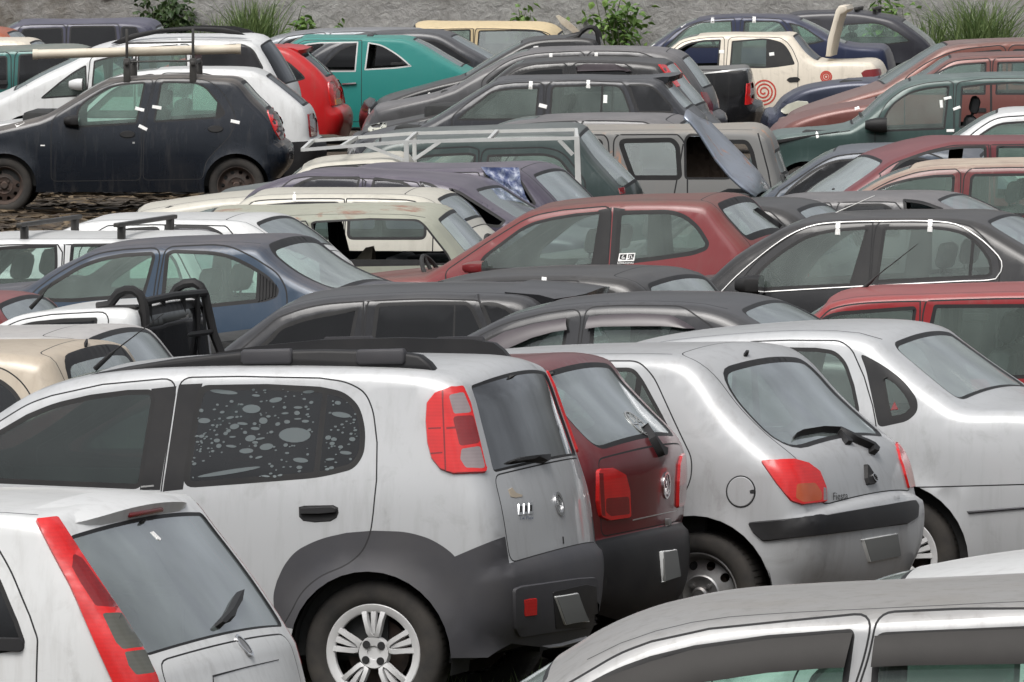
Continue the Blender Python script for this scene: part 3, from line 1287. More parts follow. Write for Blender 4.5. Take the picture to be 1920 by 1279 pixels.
        # vertex normals of the whole piece, so that the zones stay flush
        out = None
        for sg in ((1, -1) if mirror else (1,)):
            root = None
            for i in range(-1, len(zq)):
                m = zi == i
                if sg < 0 and far_min:
                    m &= np.abs(V[t].mean(1)[:, 1]) > far_min
                if not m.any():
                    continue
                uq, iv = np.unique(t[m], return_inverse=True)
                tt = iv.reshape(-1, 3)
                nm, mt = (name, mat) if i < 0 else (zones[i][0], zones[i][2])
                me = mesh(s.name + '_' + nm, V[uq] * np.array([1, sg, 1]), tt if sg > 0 else tt[:, ::-1])
                sharp(me, 30)
                ob = link(nm, me, root if root is not None else (parent if sg > 0 else s.twin.get(parent.name, parent) if parent else None) or s.root, (mt,))
                if i < 0:
                    root = ob
                    if sg > 0:
                        out = ob
                    else:
                        s.twin[out.name] = ob
        return out

    def tape(s, *pts, w=7, l=18, ang=None):
        """white paper tags; each (px, py, angle)"""
        for x, y, a in pts:
            a = math.radians(a)
            ux, uy = math.cos(a) * l / 2, math.sin(a) * l / 2
            vx, vy = -math.sin(a) * w / 2, math.cos(a) * w / 2
            s.patch('paper_tag', [(x - ux - vx, y - uy - vy), (x + ux - vx, y + uy - vy), (x + ux + vx, y + uy + vy), (x - ux + vx, y - uy + vy)], 'paper', .003, bev=.8)

    def slab(s, name, pp, y0, y1, mat, parent=None, bev=.012, both=False, fr=0):
        """polygon traced in the photo at distance y0 from the car's middle plane, given thickness across the car"""
        q = np.array([s.Py(p[0], p[1], y0) if p[0] != 'l' else p[1:3] for p in pp])
        if fr:
            q = fillet(q, fr)
        for sg in ((1, -1) if both else (1,)):
            b = MB()
            b.prism(q, y0 * sg, y1 * sg, 0, bev)
            b.build(name, mat, parent or s.root)

    def rod(s, name, pp, y, r, mat, parent=None, n=8):
        """bar through photo pixels; y = distance from the middle plane (one value or one per point)"""
        ys = y if isinstance(y, (list, tuple)) else [y] * len(pp)
        pts = []
        for p, yy in zip(pp, ys):
            x, z = s.Py(p[0], p[1], yy)
            pts.append((x, yy, z))
        b = MB()
        b.tube(pts, r, n)
        return b.build(name, mat, parent or s.root)

    def inside(s, seat, noseat):
        """dark tub, dashboard, seats, steering wheel"""
        b = MB()
        x0, x1 = max(s.xr - .35, s.xmin + .65), s.xf - .25
        wi = s.w - .09
        b.box((s.xmin + .25, -wi + .05, .26), (s.xmax - .25, wi - .05, .30), 0)
        for sg in (-1, 1):
            b.box((x0 - .1, sg * (wi - .03) - .015, .28), (x1 + .12, sg * (wi - .03) + .015, s.zb - .03), 0)
            for xw in s.wheels:
                n = 14
                q = [(xw + (s.arch + .005) * math.cos(a), s.wz + (s.arch + .005) * math.sin(a)) for a in np.linspace(-.25, math.pi + .25, n)]
                ya, yb = sg * (s.w - .035), sg * (s.w - .30)
                vs = [(x, ya, z) for x, z in q] + [(x, yb, z) for x, z in q]
                fs = [(i, i + 1, n + i + 1, n + i) for i in range(n - 1)] + [tuple(range(n, 2 * n))]
                b.add(vs, fs, 1)
        b.box((x1 - .02, -wi, .3), (x1 + .3, wi, s.zb - .01), 0, .05)
        b.build('cabin_lining', ('trim', 'seam_dark'), s.root)
        if noseat:
            return
        for xs in (s.xr + (1.55 if 'pickup' in s.name else 1.15),):
            for yy in (.34, -.34):
                mk_seat(s, (xs, yy), seat)
        if 'pickup' not in s.name:
            mk_bench(s, s.xr + .40, seat)
        w = MB()
        c = Vector((s.xr + 1.82, .34, min(s.zb, .92)))
        R = Matrix.Rotation(math.radians(-62), 3, 'Y')
        w.tube([c + R @ Vector((.18 * math.cos(a), .18 * math.sin(a), 0)) for a in np.linspace(0, 2 * math.pi, 25)], .015, 7, 0, False)
        w.tube([c + R @ Vector((.18, 0, 0)), c + R @ Vector((-.18, 0, 0))], .014, 6)
        w.tube([c + R @ Vector((0, .18, 0)), c + R @ Vector((0, -.18, 0))], .014, 6)
        w.tube([c, c + R @ Vector((0, 0, -.25))], .03, 6)
        w.build('steering_wheel', 'trim', s.root)

    def add_wheels(s, rim):
        for xw in s.wheels:
            for sg in (1, -1):
                o = link('wheel', wheel_mesh('drum', s.wr), s.root, ('rusty_rim',))
                o.location = (xw, sg * (s.w - .125), s.wr)
                o.rotation_euler = (0, random.random() * 0, 0 if sg > 0 else math.pi)
                t = link('tyre', wheel_mesh('tyre', s.wr), o, ('tyre_rubber',))
                r = link('rim', wheel_mesh(rim, s.wr), o, (rim, 'seam_dark'))

    def mirror(s, px, py, L=.17, H=.12, mat='black_plastic', out=.11):
        """door mirror: rounded shell on a foot, at the front lower corner of the door glass"""
        x, z = s.P(px, py)
        y = float(s.W(x, z))
        b = MB()
        n, m = 12, 9
        vs = []
        for i in range(m):
            v = i / (m - 1)
            xx = x + L * .55 - v * L * .8
            k = math.sin(math.pi * min(1, .12 + v * .46)) ** .6
            for j in range(n):
                a = 2 * math.pi * j / n
                ca, sa = math.cos(a), math.sin(a)
                vs.append((xx, y + out + .085 * k * math.copysign(abs(ca) ** .7, ca), z + H * .5 * k * math.copysign(abs(sa) ** .7, sa)))
        fs = [(i * n + j, i * n + (j + 1) % n, (i + 1) * n + (j + 1) % n, (i + 1) * n + j) for i in range(m - 1) for j in range(n)]
        fs.append(tuple(range(n))[::-1])
        b.add(vs, fs, 0)
        b.add([vs[(m - 1) * n + j] for j in range(n)], [tuple(range(n))], 1)
        b.box((x - .02, y - .03, z - H * .42), (x + .10, y + out, z - H * .12), 0, .015)
        b.build('wing_mirror', (mat, 'chrome'), s.root)


def hull(p):
    p = sorted(map(tuple, p))
    def half(q):
        h = []
        for a in q:
            while len(h) > 1 and (h[-1][0] - h[-2][0]) * (a[1] - h[-2][1]) - (h[-1][1] - h[-2][1]) * (a[0] - h[-2][0]) <= 0:
                h.pop()
            h.append(a)
        return h
    a, b = half(p), half(p[::-1])
    return np.array(a[:-1] + b[:-1])


def buffer_line(q, w):
    t = np.gradient(q, axis=0)
    t /= np.linalg.norm(t, axis=1)[:, None]
    n = np.stack([-t[:, 1], t[:, 0]], 1) * w
    return np.concatenate([q + n, (q - n)[::-1]])


def grid_in(q, st):
    lo, hi = q.min(0), q.max(0)
    gx, gy = np.meshgrid(np.arange(lo[0] + st * .5, hi[0], st), np.arange(lo[1] + st * .5, hi[1], st))
    G = np.stack([gx.ravel(), gy.ravel()], 1)
    if len(G) == 0:
        return np.zeros((0, 2))
    G = G[inside(G, q)]
    if len(G):
        d, _, _ = seg_dist(G, q, np.roll(q, -1, 0))
        G = G[d > st * .4]
    return G


def mk_seat(s, at, mat):
    if 'seat' not in CACHE:
        b = MB()
        b.box((-.24, -.235, 0), (.24, .235, .16), 0, .05)
        R = Matrix.Rotation(math.radians(-14), 3, 'Y')
        T = lambda v: R @ v + Vector((-.22, 0, .10))
        vs, fs = rbox((-.07, -.235, 0), (.06, .235, .60), .05)
        # narrower at the shoulders
        vs = [Vector((v.x, v.y * (1 - .22 * max(0, v.z - .2) / .4), v.z)) for v in vs]
        b.add([T(v) for v in vs], fs)
        vs, fs = rbox((-.045, -.13, .635), (.045, .13, .80), .04)
        b.add([T(v) for v in vs], fs)
        for y in (-.06, .06):
            b.tube([T(Vector((0, y, .58))), T(Vector((0, y, .66)))], .008, 6)
        CACHE['seat'] = b.mesh('seat')
    me = CACHE['seat']
    if mat != 'seat_cloth':
        me = CACHE.setdefault('seat' + mat, CACHE['seat'].copy())
    o = link('seat', me, s.root, (mat,))
    o.location = (at[0], at[1], .36)
    return o


def mk_bench(s, x, mat):
    k = 'bench' + mat
    if k not in CACHE:
        b = MB()
        b.box((-.2, -.52, 0), (.25, .52, .15), 0, .05)
        R = Matrix.Rotation(math.radians(-14), 3, 'Y')
        vs, fs = rbox((-.07, -.52, 0), (.06, .52, .50), .05)
        b.add([R @ v + Vector((-.2, 0, .10)) for v in vs], fs)
        CACHE[k] = b.mesh('rear_seat')
    o = link('rear_seat', CACHE[k], s.root, (mat,))
    o.location = (x, 0, .37)


def wheel_mesh(kind, R):
    k = (kind, round(R, 3))
    if k in CACHE:
        return CACHE[k]
    b = MB()
    if kind == 'tyre':
        r0, hw = R * .655, .088
        prof = [(r0, -hw * .8), (r0 + .02, -hw), (R * .88, -hw * 1.02), (R * .965, -hw * .9), (R, -hw * .7), (R, hw * .7), (R * .965, hw * .9),
                (R * .93, hw * .98), (R * .88, hw * 1.03), (R * .80, hw * 1.05), (r0 + .02, hw), (r0, hw * .8)]
        b.lathe(prof, 48)
        for i in range(60):     # tread blocks' edges
            a = 2 * math.pi * i / 60
            c, s_ = math.cos(a), math.sin(a)
            b.add([(R * .985 * c - .004 * s_, y, R * .985 * s_ + .004 * c) for y in (-hw * .75, hw * .75)] +
                  [(R * 1.006 * c + .004 * s_, y, R * 1.006 * s_ - .004 * c) for y in (hw * .75, -hw * .75)], [(0, 1, 2, 3)])
        me = b.mesh('tyre', ang=50)
    elif kind == 'drum':
        b.lathe([(.0, .0), (R * .45, .0), (R * .45, -.08), (R * .62, -.09), (R * .62, -.10), (0, -.10)], 28)
        me = b.mesh('wheel')
    else:
        r0 = R * .655
        if kind == 'hubcap':
            hub_spokes(b, r0)
        else:
            # pressed steel: lipped rim, dish with a ring of round holes, bolt circle
            b.lathe([(r0 + .012, .07), (r0 + .014, .078), (r0 + .004, .080), (r0 - .008, .066), (r0 - .018, .03), (r0 - .03, .02)], 40)
            nh, rh, rc = 10, .021, r0 * .74
            ring_out, ring_in = r0 - .028, r0 * .50
            disc_holes(b, ring_out, ring_in, nh, rh, rc, .022, .045)
            b.lathe([(ring_in, .045), (r0 * .46, .05), (r0 * .36, .040), (r0 * .22, .040), (r0 * .20, .062), (r0 * .15, .070), (0, .070)], 32)
            for i in range(4):
                a = math.pi / 4 + i * math.pi / 2
                b.lathe([(.011, .040), (.011, .056), (0, .058)], 8, 0, c=(r0 * .3 * math.cos(a), 0, r0 * .3 * math.sin(a)))
        me = b.mesh('rim', ang=35)
    CACHE[k] = me
    return me


def disc_holes(b, ro, ri, nh, rh, rc, yo, yi):
    """conical disc between two radii with round holes"""
    n = nh * 12
    a = np.arange(n) * 2 * math.pi / n
    loops = [(np.stack([ro * np.cos(a), ro * np.sin(a)], 1), True), (np.stack([ri * np.cos(a), ri * np.sin(a)], 1), True)]
    h = np.arange(14) * 2 * math.pi / 14
    cs = [(rc * math.cos(t), rc * math.sin(t)) for t in np.arange(nh) * 2 * math.pi / nh]
    for c in cs:
        loops.append((np.stack([c[0] + rh * np.cos(h), c[1] + rh * np.sin(h)], 1), True))
    v, t = cdt(np.zeros((0, 2)), loops)
    ce = v[t].mean(1)
    r = np.hypot(ce[:, 0], ce[:, 1])
    ok = (r < ro) & (r > ri)
    for c in cs:
        ok &= np.hypot(ce[:, 0] - c[0], ce[:, 1] - c[1]) > rh * .98
    rr = np.hypot(v[:, 0], v[:, 1])
    y = yo + (yi - yo) * (ro - rr) / (ro - ri)
    b.add(np.stack([v[:, 0], y, v[:, 1]], 1), [tuple(q) for q in t[ok]])


def hub_spokes(b, r0):
    """five double-rib spokes joined to a wide hub, open windows between them"""
    ro, rim = r0 + .004, r0 * .86
    b.lathe([(ro + .012, .060), (ro + .012, .072), (ro, .080), (rim + .01, .076), (rim, .070), (rim - .002, .055)], 60)
    rh = r0 * .36
    hub = [(rh, .050), (rh - .004, .066), (rh * .9, .074), (rh * .42, .070), (rh * .40, .064), (0, .064)]
    b.lathe(hub, 36)
    for i in range(5):
        a0 = math.radians(90 + 72 * i)
        c, s_ = math.cos(a0), math.sin(a0)
        def pt(u, v, y):      # u along the spoke, v across
            return (u * c - v * s_, y, u * s_ + v * c)
        # U-shaped rib with a raised middle finger
        for sg in (-1, 1):
            p = [(rh * .92, sg * .008, .074), (rh * 1.18, sg * .020, .082), (rim * .82, sg * .034, .084), (rim * 1.02, sg * .042, .074)]
            hw = [.018, .014, .013, .016]
            vs = []
            for (u, v, y), q in zip(p, hw):
                vs += [pt(u, v - q, y - .022), pt(u, v - q * .7, y), pt(u, v + q * .7, y), pt(u, v + q, y - .022)]
            b.add(vs, [(4 * k + j, 4 * k + j + 1, 4 * k + j + 5, 4 * k + j + 4) for k in range(3) for j in range(3)])
        p = [(rh * 1.12, 0, .070), (rim * .7, 0, .080), (rim * 1.02, 0, .074)]
        hw = [.006, .012, .016]
        vs = []
        for (u, v, y), q in zip(p, hw):
            vs += [pt(u, v - q, y - .015), pt(u, v - q * .7, y), pt(u, v + q * .7, y), pt(u, v + q, y - .015)]
        b.add(vs, [(4 * k + j, 4 * k + j + 1, 4 * k + j + 5, 4 * k + j + 4) for k in range(2) for j in range(3)])
    for i in range(4):
        a = math.radians(45 + 90 * i + 3)
        b.lathe([(.017, .0745), (.017, .0755), (0, .0755)], 14, 1, c=(rh * .64 * math.cos(a), 0, rh * .64 * math.sin(a)))
# ------------------------------------------------------------------ light and air
def sky():
    w = bpy.data.worlds.new('World')
    SC.world = w
    w.use_nodes = True
    nt = w.node_tree
    nt.nodes.clear()
    k = nt.nodes.new('ShaderNodeTexSky')
    k.sky_type = 'NISHITA'
    k.sun_disc = False
    k.sun_elevation = math.radians(58)
    k.sun_rotation = math.radians(SUNROT)
    k.air_density = 1.0
    k.dust_density = 4.0
    k.ozone_density = .6
    h = nt.nodes.new('ShaderNodeHueSaturation')
    h.inputs['Saturation'].default_value = .22
    b = nt.nodes.new('ShaderNodeBackground')
    b.inputs['Strength'].default_value = .15
    o = nt.nodes.new('ShaderNodeOutputWorld')
    # overcast: brighter overhead than at the horizon
    tc = nt.nodes.new('ShaderNodeTexCoord')
    sx = nt.nodes.new('ShaderNodeSeparateXYZ')
    nt.links.new(tc.outputs['Generated'], sx.inputs[0])
    g = ramp(nt, sx.outputs['Z'], 0.0, .85)
    cl = noise(nt, tc.outputs['Generated'], 2.2, 5, .6)
    g = mathn(nt, 'ADD', mathn(nt, 'MULTIPLY', g, 1.05), .36)
    g = mathn(nt, 'MULTIPLY', g, mathn(nt, 'ADD', mathn(nt, 'MULTIPLY', ramp(nt, cl, .32, .68), 1.0), .5))
    mu = nt.nodes.new('ShaderNodeVectorMath')
    mu.operation = 'SCALE'
    nt.links.new(k.outputs[0], h.inputs['Color'])
    nt.links.new(h.outputs[0], mu.inputs[0])
    nt.links.new(g, mu.inputs['Scale'])
    nt.links.new(mu.outputs[0], b.inputs[0])
    nt.links.new(b.outputs[0], o.inputs[0])
    l = bpy.data.lights.new('sun', 'SUN')
    l.energy = 1.4
    l.angle = math.radians(40)
    l.color = (1, .965, .91)
    lo = bpy.data.objects.new('sun', l)
    el, az = math.radians(58), math.radians(SUNROT)
    d = Vector((math.sin(az) * math.cos(el), math.cos(az) * math.cos(el), math.sin(el)))   # towards the sun
    lo.rotation_euler = d.to_track_quat('Z', 'Y').to_euler()
    lo.location = (0, 0, 60)
    COL.objects.link(lo)
    v = SC.view_settings
    v.view_transform = 'Standard'
    v.look = 'None'
    v.gamma = 1
    v.exposure = EXPO
    cy = SC.cycles
    cy.max_bounces = 10
    cy.transparent_max_bounces = 24
    cy.diffuse_bounces = 3
    cy.glossy_bounces = 3
    cy.transmission_bounces = 4
    cy.caustics_reflective = False
    cy.caustics_refractive = False
    cy.sample_clamp_indirect = 4
    cy.use_denoising = True


SUNROT, EXPO = 205, 0.08
sky()
mats()
YARD = 'scrapped cars parked in rows in the yard'
P_SILVER = paint('silver_paint', (.44, .45, .46), .2, .40, .16, (.46, .45, .43))
P_SILVER2 = paint('silver_paint_dusty', (.34, .345, .35), .25, .38, .85, (.225, .215, .20))
P_WHITE = paint('white_paint', (.60, .61, .61), 0, .32, .22, (.55, .53, .50))
P_GOL = paint('maroon_paint', (.115, .010, .0135), .1, .28, .20, (.30, .24, .22))
P_FIESTA = paint('silver_paint_warm', (.40, .41, .42), .22, .40, .22, (.42, .40, .38))
VWB = ((-.62, .62, -.2, -.05), (.62, .62, .2, -.05), (-.25, .9, 0, .35), (.25, .9, 0, .35), (-.8, .1, -.4, -.8), (.8, .1, .4, -.8), (-.4, -.8, 0, .0), (.4, -.8, 0, .0))

# ------------------------------------------------------------------ tall silver hatchback, middle of the front row
uno = Car('tall_hatchback', 'tall silver hatchback with dark arch trims, black roof rails and bubble-patterned rear door window', 452, 700, 17,
          [(-555, 1235), (-562, 1120), (-548, 1010), (-490, 950), (-350, 915), (-200, 890, 'c'), (-100, 838), (0, 774), (52, 742), (110, 720), (180, 704), (280, 693), (450, 688), (650, 689),
           (790, 694), (850, 705), (876, 722), (898, 800), (918, 885), (935, 960), (948, 1058, 'c'), (962, 1072), (968, 1110), (962, 1170), (946, 1210)],
          P_SILVER, front=None, rear=None, sill=.29, w=.81, group=YARD, wheel=(697, 1222), wr=.302, wb=2.376, arch=.345, rim='hubcap', flare=.03, zb=.985, tum=.24, glass='g_tint', rgl='g_mirror',
          windows=[dict(p=[(-110, 866), (0, 806), (50, 777), (100, 756), (170, 740), (240, 731), (284, 730), (292, 745), (265, 918), (0, 907), (-110, 895)], r=.04, gk=.022, gl='g_mid'),
                   dict(p=[(374, 722), (500, 720), (600, 725), (645, 734), (674, 760), (686, 805), (683, 852), (664, 880), (600, 896), (450, 908), (341, 916), (352, 840), (364, 765)], r=.05, gk=.026,
                        bars=[[(605, 724), (615, 724), (596, 902), (585, 902)]])],
          doors=[[(-165, 880), (-100, 848), (0, 789), (52, 757), (96, 742), (192, 721), (333, 708), (318, 810), (301, 930), (294, 1000), (294, 1190), (-160, 1190)],
                 [(338, 708), (450, 706), (600, 709), (650, 716), (685, 735), (700, 770), (707, 830), (706, 900), (700, 960), (695, 1000), (680, 1035), (650, 1060), (600, 1080), (565, 1110), (545, 1150), (520, 1190), (299, 1190), (299, 1000), (306, 930), (323, 810)]],
          regs=[dict(name='b_pillar', p=[(284, 729), (331, 724), (300, 919), (262, 919)], mat='black_plastic', paint=True),
                dict(name='b_pillar', p=[(337, 721), (380, 719), (368, 765), (343, 918), (305, 922)], mat='black_plastic', paint=True),
                dict(name='bumper', key='bump', on='side', mat='grey_plastic', p=[(840, 1050), (854, 1043), (948, 1003), (960, 1003), (1000, 1062), (1100, 1062), (1100, 1300), (800, 1300), (830, 1150)]),
                dict(name='bumper', key='bump', on='strip', mat='grey_plastic', p=[(800, 1062), (1200, 1062), (1200, 1330), (800, 1330)]),
                dict(name='wheel_arch_trim', mat='grey_plastic', on='side', r=.05, p=[(512, 1115), (519, 1090), (532, 1060), (555, 1032), (600, 1010), (650, 999), (700, 995), (762, 997), (804, 1009), (832, 1025), (854, 1043), (878, 1090), (886, 1150), (880, 1300), (600, 1300), (558, 1180), (532, 1176), (515, 1160)])],
          ws=(5, 10), wsu=(.9, .86), rg=dict(a=(877, 725), b=(919, 888), ua=.985, ub=.985, m=.0, r=.03, gk=.012), tg=dict(a=(921, 893), b=(947, 1058), ua=.99, ub=.985, r=.05), handles=False)
d0, d1 = uno.obj['door0'], uno.obj['door1']
uno.patch('handle_recess', [(559, 950), (570, 947), (625, 946), (635, 951), (636, 962), (632, 972), (620, 979), (590, 981), (568, 978), (560, 970)], 'seam_dark', .003, d1)
uno.patch('handle', [(563, 951), (625, 949), (633, 953), (633, 963), (600, 966), (563, 966)], 'black_plastic', .022, d1, fr=5)
tl = uno.patch('tail_light', [(815, 735), (845, 725), (868, 723), (882, 755), (899, 825), (914, 888), (850, 890), (825, 881), (808, 860), (800, 830), (797, 790), (799, 755)], 'red_lens', .014, fr=8, mirror=True, step=9,
               zones=[('reversing_lens', [(841, 742), (866, 737), (882, 775), (851, 777)], 'clear_lens', 6), ('reversing_lens', [(865, 843), (897, 838), (907, 880), (873, 878), (863, 862)], 'clear_lens', 6),
                      ('lens_seam', [(829, 734), (832, 734), (838, 884), (835, 884)], 'dark_red_lens'), ('lens_seam', [(804, 803), (828, 802), (828, 805), (804, 806)], 'dark_red_lens'), ('lens_seam', [(838, 802), (888, 799), (888, 803), (838, 806)], 'dark_red_lens'),
                      ('lens_seam', [(808, 850), (831, 848), (831, 851), (809, 853)], 'dark_red_lens'), ('lens_shade', [(848, 782), (884, 780), (898, 832), (862, 838), (856, 812)], 'dark_red_lens', 8)])
uno.ring('badge', 1048, 945, .052, .052, 'chrome', .25, uno.obj['lid0'], bars=((-.3, -.35, -.3, .4), (-.3, .4, .3, .4), (-.3, .02, .25, .02)))
for i in range(3):
    x = 971 + i * 9.6
    uno.patch('badge', [(x, 944 - i * 1), (x + 8.5, 943 - i), (x + 8.5, 966 - i), (x, 967 - i)], 'chrome', .004, uno.obj['lid0'], fr=2, bev=.8)
    uno.patch('badge_letter', [(x + 2.4, 949 - i), (x + 6, 948.5 - i), (x + 6, 961 - i), (x + 2.4, 961.5 - i)], 'seam_dark', .006, uno.obj['lid0'], bev=.6)
uno.text('1.4 Flex', 985, 972, 6, plain('ink_blue', (.06, .09, .16), .6), uno.obj['lid0'], 4)
uno.patch('sticker_scrap', [(952, 918), (960, 914), (968, 924), (980, 928), (979, 932), (966, 934), (957, 932)], plain('tan_paper', (.42, .36, .28), .8), .002, uno.obj['lid0'], bev=.6)
uno.patch('lock', [(1054, 1006), (1056, 1006), (1057, 1020), (1055, 1020)], 'seam_dark', .004, uno.obj['lid0'], bev=.5)
bp = uno.obj['bump']
uno.patch('reflector', [(975, 1122), (1004, 1119), (1004, 1154), (977, 1157)], 'red_lens', .016, bp, fr=4)
uno.patch('number_plate_recess', [(1030, 1108), (1094, 1094), (1116, 1098), (1119, 1170), (1098, 1178), (1036, 1180)], 'black_plastic', .013, bp, fr=6)
uno.patch('bumper_insert', [(960, 1104), (975, 1098), (1085, 1083), (1118, 1081), (1123, 1120), (1120, 1160), (1104, 1178), (1030, 1187), (972, 1196), (962, 1180)], 'grey_plastic', .010, bp, fr=10)
pl = uno.patch('number_plate', [(1032, 1117), (1078, 1110), (1100, 1165), (1052, 1172)], 'plate_rim', .020, bp, fr=2)
uno.patch('plate_face', [(1035, 1119), (1076, 1113), (1096, 1163), (1054, 1169)], 'plate_grey', .0225, pl, bev=.6)
uno.patch('skid_strip', [(962, 1228), (1000, 1213), (1050, 1206), (1100, 1192), (1100, 1197), (1050, 1213), (1000, 1222), (968, 1233)], 'steel_rim', .012, bp)
uno.patch('washer_nozzle', [(954, 703), (962, 702), (962, 710), (954, 711)], 'rubber', .02, fr=3)
uno.patch('wiper', [(948, 866), (975, 857), (1005, 853), (1022, 852), (1027, 862), (1020, 870), (990, 866), (960, 871)], 'rubber', .03, fr=4)
uno.patch('door_moulding', [(-140, 1078), (440, 1074), (463, 1080), (473, 1098), (474, 1132), (440, 1140), (-140, 1144)], 'grey_plastic', .016, d0, fr=12) if False else None
uno.patch('door_moulding', [(310, 1076), (440, 1074), (463, 1080), (473, 1098), (474, 1132), (440, 1140), (310, 1142)], 'grey_plastic', .016, d1, fr=12)
uno.slab('roof_rail', [(104, 724), (180, 699), (250, 685), (330, 672), (450, 660), (600, 656), (740, 659), (785, 666), (803, 680), (817, 698), (760, 697), (600, 692), (450, 691), (300, 697), (200, 708)], .56, .50, 'black_plastic', both=True, bev=.014)
for xa, xb in ((450, 546), (666, 758)):
    uno.slab('rail_clip', [(xa + 4, 656), (xb - 4, 654), (xb, 660), (xb, 678), (xb - 4, 683), (xa + 6, 684), (xa, 678), (xa, 662)], .575, .54, 'grey_plastic', both=True, bev=.010)
uno.rod('antenna', [(178, 692), (207, 665), (216, 657), (307, 588)], .1, [.012, .010, .0035, .0018], 'rubber')
uno.patch('lettering', [(264, 911), (289, 909), (289, 913), (264, 915)], plain('grey_print', (.25, .25, .25), .7), .002, d0, bev=.5)
# pale bubbles of the window film, one sheet of pattern on the rear door pane
def film(car, key, poly, big, n, seed):
    r = random.Random(seed)
    b = MB()
    P = np.array(poly, float)
    lo, hi = P.min(0), P.max(0)
    L = list(big)
    for _ in range(n):
        x, y = r.uniform(lo[0], hi[0]), r.uniform(lo[1], hi[1])
        a = r.choice((1.6, 2.2, 2.6, 3, 4, 5, 6.5, 9, 14)) * r.uniform(.8, 1.2)
        L.append((x, y, a, a * (r.uniform(.2, .4) if a > 6 else r.uniform(.45, .8)), r.uniform(-16, 6)))
    done = []
    for x, y, a, c, rot in L:
        if any((x - u) ** 2 + ((y - v) * 1.5) ** 2 < (a + w_) ** 2 * .8 for u, v, w_ in done):
            continue
        t = math.radians(rot)
        q = [(x + a * math.cos(k) * math.cos(t) - c * math.sin(k) * math.sin(t), y + a * math.cos(k) * math.sin(t) + c * math.sin(k) * math.cos(t)) for k in np.linspace(0, 2 * math.pi, 19)[:-1]]
        if not inside(q, inset(P, 2)).all():
            continue
        done.append((x, y, a))
        vs = []
        for u, v in q:
            p_, n_ = car.hit(u, v)
            vs.append(p_ + n_ * .0025)
        b.add(vs, [tuple(range(len(q)))])
    b.build('window_film', 'film_dot', car.obj[key], smooth=False)
film(uno, 'win1', [(374, 728), (500, 726), (596, 729), (584, 896), (450, 902), (348, 910), (360, 830), (370, 765)],
     [(553, 816, 30, 14, 0), (540, 745, 62, 9, -12), (472, 767, 17, 8, 0), (390, 750, 18, 5, 14), (558, 847, 24, 6, -6), (430, 885, 60, 4, -9), (383, 789, 12, 5, 0), (600, 0, 1, 1, 0), (494, 789, 8, 6, 0), (440, 800, 9, 5, -10), (470, 822, 10, 6, -10), (420, 735, 26, 4, 6), (500, 838, 13, 6, -8)], 420, 3)
film(uno, 'win1', [(616, 732), (644, 740), (668, 763), (678, 805), (675, 848), (658, 874), (600, 890)],
     [(640, 778, 18, 5, 8), (622, 806, 14, 3, 0), (622, 760, 11, 4, 4)], 160, 5)

# ------------------------------------------------------------------ small white hatchback, lower left
wl = Car('small_hatchback', 'white hatchback with tall slanting red tail light and spoiler, before the tall silver hatchback', 549, 100, 19,
         [(-1000, 1140), (-800, 1040), (-560, 974), (-300, 958), (0, 964), (60, 969), (98, 976), (140, 1036), (190, 1112), (243, 1198), (284, 1266, 'c'), (300, 1320), (318, 1390), (322, 1425, 'c'), (345, 1435), (350, 1560), (328, 1640)],
         P_WHITE, rear=None, w=.83, group=YARD, zb=1.0, tum=.22, glass='g_dark', rgl='g_rear', rs=.75, wr=.29, wb=2.48, wheel=(20, 1560), ditch=((-520, 968), (62, 970)),
         windows=[dict(p=[(-620, 1120), (-480, 1020), (-300, 990), (-285, 1230), (-620, 1240)]), dict(p=[(-262, 988), (-150, 985), (-45, 1005), (0, 1083), (19, 1130), (34, 1165), (48, 1205), (42, 1217), (0, 1226), (-245, 1236)], r=.05)],
         ws=(0, 2), rg=dict(a=(122, 1008), b=(264, 1234), ua=.985, ub=.985, m=0, r=.04, gk=.012), tg=dict(a=(272, 1248), b=(320, 1420), ua=.93, ub=.9), crown=.75)
tl = wl.patch('tail_light', [(64, 974), (108, 970), (150, 1035), (190, 1095), (226, 1148), (262, 1205), (293, 1267), (305, 1310), (228, 1320), (180, 1215), (130, 1100), (95, 1035)], 'red_lens', .012, fr=6, step=11,
              zones=[('reversing_lens', [(190, 1152), (224, 1152), (250, 1192), (266, 1216), (229, 1219), (216, 1206)], 'smoke_lens', 4), ('reversing_lens', [(232, 1224), (268, 1221), (287, 1264), (254, 1267), (240, 1250)], 'smoke_lens', 4),
                     ('lens_shade', [(134, 1040), (150, 1050), (219, 1143), (178, 1138), (150, 1095), (134, 1066)], 'dark_red_lens', 6)])
k_ = np.where((wl.U[:, 1] > .72) & (wl.U[:, 1] < 1.33) & (wl.U[:, 0] < .15))[0]
wl.sidepatch('tail_light', np.concatenate([wl.U[k_] - wl.n[k_] * .004, (wl.U[k_] - wl.n[k_] * .085)[::-1]]), 'red_lens', .006, far=True)
